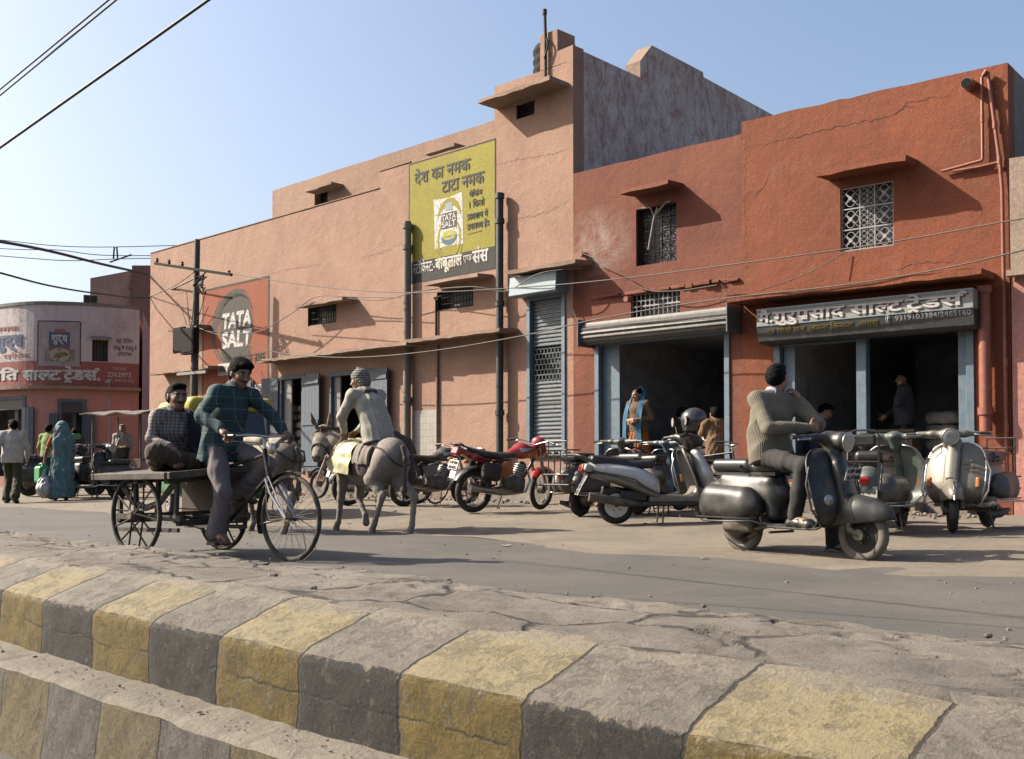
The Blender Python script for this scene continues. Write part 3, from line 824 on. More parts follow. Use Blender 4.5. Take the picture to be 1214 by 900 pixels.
# ------------------------------------------------------------------ the long pink building
def sign_border(mb, u0, u1, z0, z1, t, y):
    for a in ((u0, u1, z1 - t, z1), (u0, u1, z0, z0 + t), (u0, u0 + t, z0 + t, z1 - t), (u1 - t, u1, z0 + t, z1 - t)): mb.box(a[0], a[1], y, y + .003, a[2], a[3])
def ellipse(mb, cu, cz, ru, rz, y, n=40, a0=0, a1=2 * PI, rin=0.0, tilt=0.0):
    def pt(a, k): 
        X, Z = ru * k * math.cos(a), rz * k * math.sin(a); return (cu + X * math.cos(tilt) - Z * math.sin(tilt), y, cz + X * math.sin(tilt) + Z * math.cos(tilt))
    vs = []; fs = []
    for i in range(n + 1):
        a = a0 + (a1 - a0) * i / n; vs += [pt(a, 1), pt(a, rin)]
    for i in range(n): fs.append((2 * i, 2 * i + 1, 2 * i + 3, 2 * i + 2))
    mb.add(vs, fs)
def swoosh(mb, cu, cz, r, a0, a1, w, y, ru=1.0, n=24, grow=1.0):
    vs = []; fs = []
    for i in range(n + 1):
        f = i / n; a = a0 + (a1 - a0) * f; t = w * math.sin(PI * min(1, f * 1.02)) ** .7 * .5; rr = r * (1 + (grow - 1) * f)
        for k in (rr + t, rr - t): vs.append((cu + ru * k * math.cos(a), y, cz + k * math.sin(a)))
    for i in range(n): fs.append((2 * i, 2 * i + 1, 2 * i + 3, 2 * i + 2))
    mb.add(vs, fs)

def cracks(root, fr, lines, w=.008):
    r = random.Random(8); w *= .55
    for ln in lines:
        P = [fr.px(x, y) for x, y in ln]; Q = []
        for (a, b), (c, d) in zip(P[:-1], P[1:]):
            n = max(2, int(math.hypot(c - a, d - b) / .05))
            for k in range(n): f = k / n; Q.append((a + (c - a) * f + r.uniform(-.02, .02), b + (d - b) * f + r.uniform(-.022, .022)))
        Q.append(P[-1]); mb = MB(); vs = []
        for i, (u, z) in enumerate(Q): t = w * r.uniform(.25, 1) * math.sin(PI * (i + .5) / len(Q)) ** .4; vs += [(u - t * .4, -.003, z + t), (u + t * .4, -.003, z - t)]
        mb.add(vs, [(2 * i, 2 * i + 1, 2 * i + 3, 2 * i + 2) for i in range(len(Q) - 1)]); mb.build('wall_crack', M('crack_shadow_dirt', (.06, .035, .025), .95), root)
def pink_building():
    fr = FP
    root = empty('pink_warehouse', fr.a, fr.rz, 'long pink plastered building behind the donkey, with painted wall adverts and drain pipes', 'building')
    L = fr.L
    zr = fr.px(176.5, 301.7)[1]                    # main roofline
    uS, zs2 = fr.px(450, 204); uT = fr.u(586)
    ztow = fr.px(586.5, 103)[1]; zcor = fr.px(676, 55)[1]; uc0 = fr.u(660)
    H = []
    shut = fr.rect(626, 670, 352, 540); H.append(shut)
    w1 = fr.rect(518, 561, 346, 369); H.append(w1)
    w2 = fr.rect(365, 398, 364, 387); H.append(w2)
    w3 = fr.rect(207, 226, 392, 417); H.append(w3)
    zf = .62
    d1 = (fr.u(333), fr.u(360), zf, fr.px(333, 448)[1]); H.append(d1)
    d2 = (fr.u(392), fr.u(441), zf, fr.px(392, 444)[1]); H.append(d2)
    d0 = (fr.u(262), fr.u(300), zf, fr.px(262, 457)[1]); H.append(d0)
    wall_obj('facade_wall', PINK, root, 0, uS, 0, zr, H)
    wall_obj('facade_wall', PINK, root, uS, uT, 0, zs2, [w1])
    vt = fr.rect(612, 634, 125, 142)
    wall_obj('tower_wall', PINK, root, uT, L, 0, ztow, [shut, vt])
    wall_obj('tower_wall', PINK, root, uc0, L, ztow, zcor, (), th=.3)
    # end walls, roof slab
    D = 6.6
    mb = MB(); mb.box(0, .3, .3, D, 0, zr); mb.box(.3, uT + .1, D - .3, D, 0, zr); mb.box(uT, uT + .25, .3, D, zr - .5, ztow - .4)
    mb.build('end_wall', PINK, root)
    mb = MB(); mb.box(.3, uT, .3, D - .3, zr - .45, zr - .3); mb.box(uT + .25, L - .36, .3, D - .3, ztow - .55, ztow - .4)
    mb.build('roof', CEMENT, root)
    # tower top: parapet left part is the wall itself; pillar and ledge
    px0, zp = fr.px(640, 42); px1 = fr.u(661.5)
    mb = MB(); mb.box(px0, px1, .002, .5, ztow + .0, zp); mb.box(px1, px1 + .12, .0, .28, ztow, fr.px(665, 75)[1])
    mb.build('corner_pillar', PINK, root, bevel=.01)
    ledge(root, fr, PINKL, 567, 652, 118.5, .52, .07, 'roof_ledge', drop=.0)
    # stained side wall with its stepped and chamfered parapet (normal faces the lane to the right)
    sp = Fr(tuple((fr.a + fr.r * L).xy), tuple((fr.a + fr.r * L - fr.n * 10).xy))    # along the side going back
    def sd(x, y): p = plane_hit(x, y, sp.a, sp.n); return (p - sp.a).dot(sp.r), p.z
    a0 = sd(677.5, 55); a1 = sd(759, 92); a2 = sd(771.8, 53.2); a3 = sd(833.5, 84.5); a4 = sd(836, 89); a5 = sd(906, 130)
    z2 = a2[1] - .42
    prof = [(0.302, 0), (0.302, a0[1]), (a1[0], a0[1] - .05), (a1[0], z2), (a1[0] + .38, a2[1]), (a3[0], a3[1] - .02), (a3[0] + .02, a3[1] - .12), (a5[0] + .6, a5[1] - .05), (a5[0] + .6, 0)]
    mb = MB()
    n = len(prof)
    vs = [(L, y, z) for y, z in prof] + [(L - .36, y, z) for y, z in prof]
    mb.add(vs, [tuple(range(n)), tuple(range(2 * n - 1, n - 1, -1))] + [(i, n + i, n + (i + 1) % n, (i + 1) % n) for i in range(n)])
    o = mb.build('side_wall', [SIDE, PINKL], root)
    for p in o.data.polygons:
        if abs(p.normal.x) < .5 and p.normal.y < -.1: p.material_index = 1
    # set-back upper storey
    mb = MB(); slab_grid(mb, .0, uS - .003, -.018, .32, zr + .012, zr + .03, jit=.006); slab_grid(mb, uS, fr.u(486), -.018, .32, zs2 + .012, zs2 + .03, jit=.006); mb.build('parapet_coping', PINKL, root)
    ub0, zb = fr.px(323, 226, -2.2); 
    hb = fr.rect(373, 387, 228, 244, -2.2)
    mb = MB(); wall(mb, ub0, uT, zr - .4, zb, [hb], th=.3, y0=2.2); mb.box(ub0, ub0 + .3, 2.5, D, zr - .4, zb)
    mb.build('upper_storey_wall', plaster('dull_pink_plaster', (.44, .275, .195), (.36, .22, .155), stain=.4, dirt=(.22, .15, .115), streak=.35), root)
    mb = MB(); mb.box(hb[0], hb[1], 2.4, 2.44, hb[2], hb[3]); mb.build('vent_window', IRON, root)
    def led2(x0, x1, y, nm='window_canopy'):
        u0, z = fr.px(x0, y, -1.8); u1 = fr.u(x1, -1.8); mb = MB(); slab_grid(mb, u0, u1, 2.198, 1.8, z - .07, z); mb.build(nm, PINKL, root, smooth=30)
    led2(361, 391, 225); led2(503, 538, 180)
    # lower ledges and canopies
    ledge(root, fr, PINKL, 600, 682, 321, .5, .08, 'window_canopy')
    ledge(root, fr, PINKL, 502, 566, 335.5, .42, .06, 'window_canopy')
    ledge(root, fr, PINKL, 350, 405, 362, .42, .06, 'window_canopy')
    ledge(root, fr, PINKL, 200, 232, 391, .42, .06, 'window_canopy')
    ledge(root, fr, PINKL, 478, 592, 403, .52, .07)
    ledge(root, fr, PINKL, 302, 481, 427, .55, .07)
    ledge(root, fr, PINKL, 177, 246, 442.5, .45, .06)
    # window grilles, each backed by a sheet coloured as an unlit room
    for i, w in enumerate((w1, w2, w3, vt)):
        mb = MB(); mb.box(w[0], w[1], .2, .22, w[2], w[3]); f = mb.build('window', ROOMDARK, root)
        mb = MB(); bars_grille(mb, w[0], w[1], w[2], w[3], .06, 12, 3, .008); mb.build('grille', IRON, f)
        mb = MB(); door = .03; mb.box(w[0], w[1], .03, .09, w[2], w[2] + door); mb.box(w[0], w[0] + door, .03, .09, w[2] + door, w[3]); mb.box(w[1] - door, w[1], .03, .09, w[2] + door, w[3]); mb.build('frame', IRON, f)
    # rolling shutter with its grille top and sheet-metal box
    fo = door_frame(root, BLUE, shut[0] - .02, shut[1] + .02, shut[2], shut[3], -.03, .08, .09, 'shutter_frame')
    zg = fr.px(630, 452)[1]; zg2 = fr.px(630, 412)[1]
    mb = MB(); shutter(mb, shut[0] + .07, shut[1] - .07, shut[2], zg, .07); shutter(mb, shut[0] + .07, shut[1] - .07, zg2, shut[3], .07)
    s = mb.build('rolling_shutter', SHUT, root)
    mb = MB(); u0, u1 = shut[0] + .07, shut[1] - .07; nn = 9
    for r_ in range(int((zg2 - zg) / .1)):
        for c in range(nn):
            cu = u0 + (u1 - u0) * (c + .5 * (r_ % 2)) / nn + .03; mb.tube(arc((cu, zg + .06 + r_ * .1), .052, 0, 2 * PI, 10, .06)[:-1], .008, 5, True)
    mb.build('shutter_grille', SHUT, s)
    mb = MB(); mb.box(shut[0], shut[1], .25, .27, zg, zg2 + .05); mb.build('backing', ROOMDARK, s)
    bu0, bz0 = fr.px(604, 330, .33); bu1 = fr.u(660, .33); bz1 = fr.px(604, 352, .33)[1]
    mb = MB(); mb.prism([(0, bz0 + .04), (-.33, bz0), (-.36, bz1), (-.30, bz1 - .03), (0, bz1)], bu0, bu1, Matrix(((0, 1, 0, 0), (1, 0, 0, 0), (0, 0, 1, 0), (0, 0, 0, 1))))
    mb.build('shutter_box', BLUESH, root, bevel=.01)
    mb = MB(); mb.box(shut[0] + .1, shut[1] - .1, -.05, -.0, shut[2] - .05, shut[2]); 
    for k in range(4): mb.cyl((shut[0] + .2 + k * .3, -.05, shut[2] + .04), (shut[0] + .2 + k * .3, -.12, shut[2] + .02), .025)
    mb.build('shutter_latch', IRON, root)
    # doors and interiors
    for (d, nm, col) in ((d0, 'door', 0), (d1, 'door', 1), (d2, 'door', 2)):
        f = door_frame(root, SLATE, d[0] - .04, d[1] + .04, d[2], d[3] + .04, -.04, .1, .1)
    room(root, ROOMP, d0[0] - .3, d2[1] + .3, zf, zf + 2.7, 3.4)
    plank_leaf(root, SLATE, (d1[0] - .04, -.06), PI + .12, .62, zf + .04, d1[3])
    plank_leaf(root, SLATE, (d1[1] + .06, -.08), -.10, .80, zf + .04, d1[3])
    plank_leaf(root, SLATE, (d2[1] + .06, -.06), -.12, .66, zf + .04, d2[3] + .02)
    plank_leaf(root, SLATE, (d0[1] - .02, -.05), PI + .04, .9, zf + .04, d0[3])
    mb = MB(); pw = .32; mb.box(d1[0] + .06, d1[0] + .06 + pw, .04, .08, zf, d1[3] - .06); mb.build('door_jamb', M('pale_jamb', (.30, .29, .29), .8, dust=.4), root); mb = MB(); mb.box(d2[0] + .06, d2[0] + .3, .04, .08, zf, d2[3] - .06); mb.build('door_jamb', M('pale_jamb', (.30, .29, .29), .8, dust=.4), root)
    # plinth and steps
    mb = MB(); slab_grid(mb, fr.u(600), L, -.0, -.32, 0, zf - .06, jit=.02); slab_grid(mb, fr.u(250), fr.u(470), 0, -.4, 0, zf - .28, jit=.02)
    slab_grid(mb, 0, L - 1.9, -.0, -.1, 0, .22, jit=.02)
    mb.build('plinth', CONC, root)
    # tile panel, wall conduits, drain pipes
    t0 = fr.rect(490, 521, 487, 560)
    tm = NT('pale_wall_tile'); x = tm.n('ShaderNodeTexBrick'); tm.l(tm.mapping(tm.obj(), (1, 1, 1), rot=(math.radians(90), 0, 0)), x.inputs[0]); x.offset = 0; x.inputs['Scale'].default_value = 5; x.inputs['Brick Width'].default_value = .5; x.inputs['Row Height'].default_value = .7
    x.inputs['Mortar Size'].default_value = .018; x.inputs['Color1'].default_value = (.50, .47, .43, 1); x.inputs['Color2'].default_value = (.44, .41, .37, 1); x.inputs['Mortar'].default_value = (.2, .17, .15, 1)
    tm.color(tm.mix(tm.math('MULTIPLY', tm.ramp(tm.noise(tm.obj(), 4, 7, .7), [(.5, 0), (.7, 1)]), .6), x.outputs[0], (.27, .22, .18))).set(.45, 0)
    mb = MB(); mb.box(t0[0], t0[1], -.02, -.002, .3, t0[3]); mb.build('tile_panel', tm.m, root)
    u, za = fr.px(483, 263, .12); zb_ = .5
    pipe(root, GREYPIPE, [(u, -.12, za), (u, -.12, 2.6), (u, -.12, zb_)], .085, collars=[((u, -.12, za - .1), (0, 0, 1)), ((u, -.12, za - .55), (0, 0, 1)), ((u, -.12, 2.2), (0, 0, 1))])
    u, za = fr.px(592.5, 229, .14)
    pipe(root, BLKPIPE, [(u, -.14, za), (u, -.14, 3), (u, -.14, .5)], .075, collars=[((u, -.14, za - .06), (0, 0, 1)), ((u, -.14, za - .55), (0, 0, 1)), ((u, -.14, fr.px(592, 362)[1]), (0, 0, 1)), ((u, -.14, fr.px(592, 490)[1]), (0, 0, 1))])
    u = fr.u(519.5); pipe(root, PINKL, [(u, -.03, fr.px(519, 410)[1]), (u, -.03, .4)], .03, 'wall_conduit')
    u = fr.u(518); z = fr.px(518, 356)[1]; pipe(root, IRON, [(u, -.03, fr.px(518, 400)[1]), (u, -.03, z), (u + .02, -.1, z + .03), (u + .55, -.14, z + .06)], .022, 'wall_conduit')
    cracks(root, fr, [[(318, 326), (340, 320), (362, 317), (381, 312)], [(587, 196), (610, 190), (640, 186), (677, 176)], [(598, 262), (625, 258), (650, 251), (678, 236)], [(430, 305), (452, 300), (470, 292), (478, 290)], [(200, 352), (220, 346), (250, 344)], [(596, 430), (612, 445), (618, 470)]])
    return root, dict(zr=zr, uS=uS, uT=uT, zp=zp, px0=px0, px1=px1, ztow=ztow, zf=zf, d1=d1, d2=d2, L=L)

def pink_signs(root):
    fr = FP
    # yellow painted advert
    u0, zt = fr.px(486, 194.5); u1 = fr.u(587); zb = fr.px(486, 337)[1]; zk = fr.px(486, 312)[1]
    mb = MB(); mb.box(u0, u1, -.004, .001, zk, zt - .03); p = mb.build('painted_advert', YEL, root)
    mb = MB(); mb.box(u0, u1, -.004, .001, zb, zk - .002); sign_border(mb, u0 - .03, u1 + .02, zb, zt, .03, -.006); mb.build('black_band', BLK, p)
    W = u1 - u0; Hh = zt - zb
    def q(fx, fz): return u0 + W * fx, zt - Hh * fz
    def L_(s, fx, fz, w, m=INK, b=.02, n='lettering', h=None, rot=0): u, z = q(fx, fz); return lettering(n, s, m, p, u, z, w=w * W, bold=b, y=-.010, h=h, rot=rot)
    L_('देश का नमक', .065, .185, .66, h=.36, b=.022)
    L_('टाटा नमक', .40, .315, .48, h=.36, b=.022)
    L_('पैकिंग'.replace('कि', 'िक'), .715, .405, .145, h=.165, b=.014); L_('1 किलो'.replace('कि', 'िक'), .705, .49, .18, h=.19, b=.014)
    L_('500ग`ाम मे', .69, .58, .23, h=.175, b=.014); L_('उपल{ब}ध है।', .69, .66, .25, h=.185, b=.014)
    u, z = q(.70, .695); mb = MB(); mb.add([(u, -.009, z), (u + .16 * W, -.009, z + .015), (u + .16 * W, -.009, z + .03), (u, -.009, z + .012)], [(0, 1, 2, 3)]); mb.build('underline', INK, p)
    L_('{स}टॉिक{स}ट:-', .05, .925, .27, CHALK, .012, h=.33); L_('बाबूलाल', .325, .92, .31, CHALK, .03, h=.34); L_('ए{ण}ड', .65, .90, .095, CHALK, .016, h=.19); L_('संस', .755, .925, .17, CHALK, .03, h=.37)
    # painted packet
    mb = MB(); a, b, c, d = q(.30, .345), q(.635, .345), q(.65, .76), q(.315, .76)
    pk = [a, (a[0] + .1, a[1] - .03), ((a[0] + b[0]) / 2, a[1] - .05), b, c, ((c[0] + d[0]) / 2, c[1] + .03), d]
    mb.add([(x, -.008, z) for x, z in pk], [tuple(range(len(pk)))]); pp = mb.build('painted_packet', CHALK, p)
    mb = MB(); cu, cz = q(.485, .69); swoosh(mb, cu, cz + .30, .46, PI * .08, PI * .92, .16, -.010, .82); swoosh(mb, cu, cz - .05, .50, PI * 1.02, PI * 1.95, .14, -.010, .8); swoosh(mb, cu, cz, .42, PI * .6, PI * 1.4, .07, -.010, .8); swoosh(mb, cu, cz, .42, -PI * .4, PI * .4, .07, -.010, .8); mb.build('swirl', YEL, pp)
    mb = MB(); x0, z0 = q(.40, .60); x1, z1 = q(.565, .49); mb.box(x0 - .02, x1 + .02, -.0125, -.0115, z0 - .02, z1 + .02); mb.build('name_block', M('brown_block', (.10, .075, .06), .85), pp)
    lettering('lettering', 'TATA', CHALK, pp, x0, z1 - .135, h=.17, w=x1 - x0, y=-.0145, bold=.035); lettering('lettering', 'SALT', CHALK, pp, x0, z0 + .01, h=.17, w=x1 - x0, y=-.0145, bold=.035)
    mb = MB(); x0, z0 = q(.44, .465); x1, z1 = q(.52, .405); mb.box(x0, x1, -.0125, -.0115, z0, z1); mb.build('emblem', M('pale_blue_block', (.35, .45, .50), .85), pp)
    mb = MB(); ellipse(mb, cu, cz + .07, .22, .10, -.0125); mb.build('painted_salt', M('salt_yellow', (.50, .50, .13), .85), pp)
    mb = MB(); ellipse(mb, cu, cz + .03, .235, .17, -.0115, a0=PI, a1=2 * PI); mb.box(cu - .235, cu + .235, -.0125, -.0115, cz + .02, cz + .05); mb.build('painted_bowl', M('bowl_blue', (.09, .17, .22), .85), pp)
    # orange painted advert
    u0, zt = fr.px(241.5, 346); u1 = fr.u(317); zb = .95
    mb = MB(); mb.box(u0, u1, -.004, .001, zb, zt); p = mb.build('painted_advert', ORG, root)
    mb = MB(); sign_border(mb, u0 - .05, u1 + .05, zb, zt + .05, .06, -.006); mb.build('border', BLK, p)
    W = u1 - u0; zb2 = fr.px(241.5, 440)[1]; Hh = zt - zb2
    cu, cz = u0 + W * .53, zt - Hh * .53
    mb = MB(); ellipse(mb, cu, cz, W * .255, Hh * .34, -.008); o = mb.build('grey_oval', GRYP, p)
    mb = MB()
    for k, (r, a0, a1, w) in enumerate(((1.10, .15, .95, .10), (1.22, .25, 1.05, .08), (1.36, .3, 1.2, .05), (1.10, 1.15, 1.8, .10), (1.22, 1.2, 1.75, .08), (1.36, 1.1, 1.7, .05), (1.5, .7, 1.35, .03))): swoosh(mb, cu, cz, Hh * .34 * r, PI * a0, PI * a1, Hh * w, -.0075, W * .255 / (Hh * .34))
    mb.build('swirl', GRYP, p)
    sl = .0
    lettering('lettering', 'TATA', CHALK, p, cu, cz + Hh * .02, h=Hh * .25, w=W * .44, y=-.012, bold=.045, align='c', slant=.1); lettering('lettering', 'SALT', CHALK, p, cu, cz - Hh * .215, h=Hh * .26, w=W * .45, y=-.012, bold=.045, align='c', slant=.1)
    lettering('lettering', 'देश का नमक', INK, p, u0 + W * .56, zt - Hh * .965, h=.34, w=W * .40, y=-.010, bold=.015)
    wz = fr.px(258, 432)[1]; wu0, wu1 = fr.u(258), fr.u(292); wz0 = fr.px(258, 446)[1]
    mb = MB(); mb.box(wu0, wu1, -.0085, -.006, wz0, wz); o = mb.build('white_panel', CHALK, p)
    lettering('lettering', 'टाटा नमक एण्ड', INK, o, wu0 + .06, wz - .20, h=.17, w=(wu1 - wu0) * .9, y=-.011, bold=.01); lettering('lettering', 'देश का नमक', INK, o, wu0 + .06, wz0 + .07, h=.17, w=(wu1 - wu0) * .9, y=-.011, bold=.01)
    lettering('lettering', 'आयोडीन नमक', CHALK, p, u0 + W * .5, fr.px(280, 466)[1], h=.26, w=W * .42, y=-.010, bold=.02)

# ------------------------------------------------------------------ two red shop houses
def middle_shop():
    fr = FB
    root = empty('red_shop_house', fr.a, fr.rz, 'weathered red shop house with open rolling shutter, scroll window grille and bare patches', 'building')
    L = fr.L; zr = fr.px(690, 204)[1]; zf = .60
    op = (fr.u(707), fr.u(865), zf, fr.px(707, 392)[1])
    w1 = fr.rect(754, 803, 249, 316); v1 = fr.rect(748, 807, 350, 379)
    wall_obj('facade_wall', REDW, root, 0, L, 0, zr, [op, w1, v1])
    D = 6.0
    mb = MB(); mb.box(0, .25, .3, D, 2.9, zr - .02); mb.box(.25, L, D - .25, D, 0, zr); mb.build('end_wall', REDW, root)
    mb = MB(); mb.box(.25, L, .3, D - .25, zr - .5, zr - .35); mb.build('roof', CEMENT, root)
    room(root, ROOM, op[0] + .02, op[1] - .02, zf, 3.1, 4.2)
    door_frame(root, BLUE, op[0] - .02, op[1] + .02, zf, op[3], -.03, .08, .10, 'shutter_frame')
    mb = MB(); mb.box(op[0] + .08, op[0] + .46, .09, .12, zf, op[3] - .1); mb.build('shutter_guide_panel', BLUE, root)
    # half-drawn bottom of the shutter plus drum box above
    zl = fr.px(707, 411)[1]
    mb = MB(); mb.box(op[0] + .08, op[1] - .08, -.01, .04, zl, zl + .17); mb.box(op[0] + .5, op[0] + .72, -.03, -.012, zl + .05, zl + .08); mb.build('shutter_rail', BLUE, root, bevel=.006)
    mb = MB(); shutter(mb, op[0] + .1, op[1] - .1, zl + .172, op[3] + .05, .05); mb.build('rolling_shutter', SHUT, root)
    bu0, bz0 = fr.px(688, 384, .34); bu1 = fr.u(866, .34); bz1 = fr.px(688, 407, .34)[1]
    g = []
    for i in range(49):
        a = PI * .5 + PI * 1.05 * i / 48; r = .185 + .012 * math.cos(i * PI / 3)
        g.append([(bu0, -.20 + r * 1.0 * math.cos(a), (bz0 + bz1) / 2 + r * math.sin(a)), (bu1, -.20 + r * 1.0 * math.cos(a), (bz0 + bz1) / 2 + r * math.sin(a))])
    mb = MB(); mb.sheet(g, .006); o = mb.build('shutter_drum', GALV, root, smooth=25)
    zc = (bz0 + bz1) / 2
    for u in (bu0 - .012, bu1 - .02): mb = MB(); mb.box(u, u + .035, -.43, -.002, zc - .24, zc + .24); mb.build('end_plate', SHUT, o, bevel=.01)
    ledge(root, fr, REDW, 734, 793, 226, .45, .06, 'window_canopy')
    # scroll grille
    f = MB(); f.box(w1[0], w1[1], .22, .24, w1[2], w1[3]); win = f.build('window', M('violet_dusk_pane', (.10, .085, .13), .4), root)
    g = MB(); nx = 5; cw = (w1[1] - w1[0]) / nx
    for i in range(nx + 1): g.cyl((w1[0] + cw * i, .08, w1[2]), (w1[0] + cw * i, .08, w1[3]), .010, n=6)
    nz = 5; ch = (w1[3] - w1[2]) / nz
    for j in range(nz + 1): g.cyl((w1[0], .08, w1[2] + ch * j), (w1[1], .08, w1[2] + ch * j), .010, n=6)
    for i in range(nx):
        for j in range(nz):
            c = (w1[0] + cw * (i + .5), w1[2] + ch * (j + .5)); s = 1 if (i + j) % 2 else -1
            pts = [(c[0] + s * cw * .42 * (1 - k / 26) * math.cos(k * .42), .08, c[1] + ch * .42 * (1 - k / 26) * math.sin(k * .42)) for k in range(22)]
            g.tube(pts, .008, 5)
    g.build('grille', IRON, win)
    g = MB(); cu = (w1[0] + w1[1]) / 2; zz = w1[2]
    g.tube([(cu - .14, -.02, zz + .25), (cu - .02, -.03, zz + .75), (cu + .06, -.03, zz + .95)], .022, 6); g.tube([(cu + .0, -.03, zz + .82), (cu + .22, -.02, zz + 1.02), (cu + .32, -.02, zz + 1.02)], .02, 6); g.tube([(cu + .0, -.03, zz + .80), (cu - .1, -.02, zz + .98), (cu - .3, -.02, zz + 1.0)], .014, 6)
    g.build('bare_branch', M('dry_stick', (.34, .31, .27), .9), win)
    f = MB(); f.box(v1[0], v1[1], .2, .22, v1[2], v1[3]); win = f.build('vent_window', ROOMDARK, root)
    g = MB(); bars_grille(g, v1[0], v1[1], v1[2], v1[3], .05, 11, 2, .011)
    for k in range(11): g.tube(arc((v1[0] + (v1[1] - v1[0]) * (k + .5) / 11, v1[2] + (v1[3] - v1[2]) * .62), .05, 0, 2 * PI, 10, .045)[:-1], .007, 5, True)
    g.build('grille', WHITEG, win)
    # broken stub of a ledge: rough line of bricks
    mb = MB(); r = random.Random(4)
    ua, za = fr.px(700, 353); ub, zb = fr.px(872, 331)
    n = 14; mb.rings([[(ua + (ub - ua) * i / n, -.001, za + (zb - za) * i / n - .05 + r.uniform(-.02, .01)), (ua + (ub - ua) * i / n, -r.uniform(.012, .05), za + (zb - za) * i / n - .04), (ua + (ub - ua) * i / n, -r.uniform(.01, .03), za + (zb - za) * i / n + .015), (ua + (ub - ua) * i / n, -.001, za + (zb - za) * i / n + r.uniform(.01, .04))] for i in range(n + 1)])
    u = ua
    while u < ub:
        f = (u - ua) / (ub - ua); z = za + (zb - za) * f; w = r.uniform(.1, .24)
        if r.random() < .55:
            d = r.uniform(.05, .12); mb.box(u, u + w * .93, -d, -.001, z - r.uniform(.03, .06), z + r.uniform(.0, .035))
        u += w
    mb.build('broken_ledge', REDW, root, bevel=.008)
    mb = MB(); slab_grid(mb, 0, L, 0, -.34, 0, zf - .05, jit=.02); slab_grid(mb, .4, L - .3, -.35, -.75, 0, .30, jit=.02); mb.build('plinth', CONC, root)
    for (x, y) in ((688, 301), (742, 354)):
        u, z = fr.px(x, y, .15); pipe(root, REDPIPE, [(u, -.001, z), (u, -.16, z - .01)], .05, 'water_spout')
    cracks(root, fr, [[(700, 355), (735, 350), (760, 346)], [(800, 318), (806, 335), (818, 345)], [(690, 250), (705, 262), (709, 280)], [(830, 235), (850, 250), (856, 275), (868, 290)]])
    return root, dict(zf=zf, op=op, L=L)
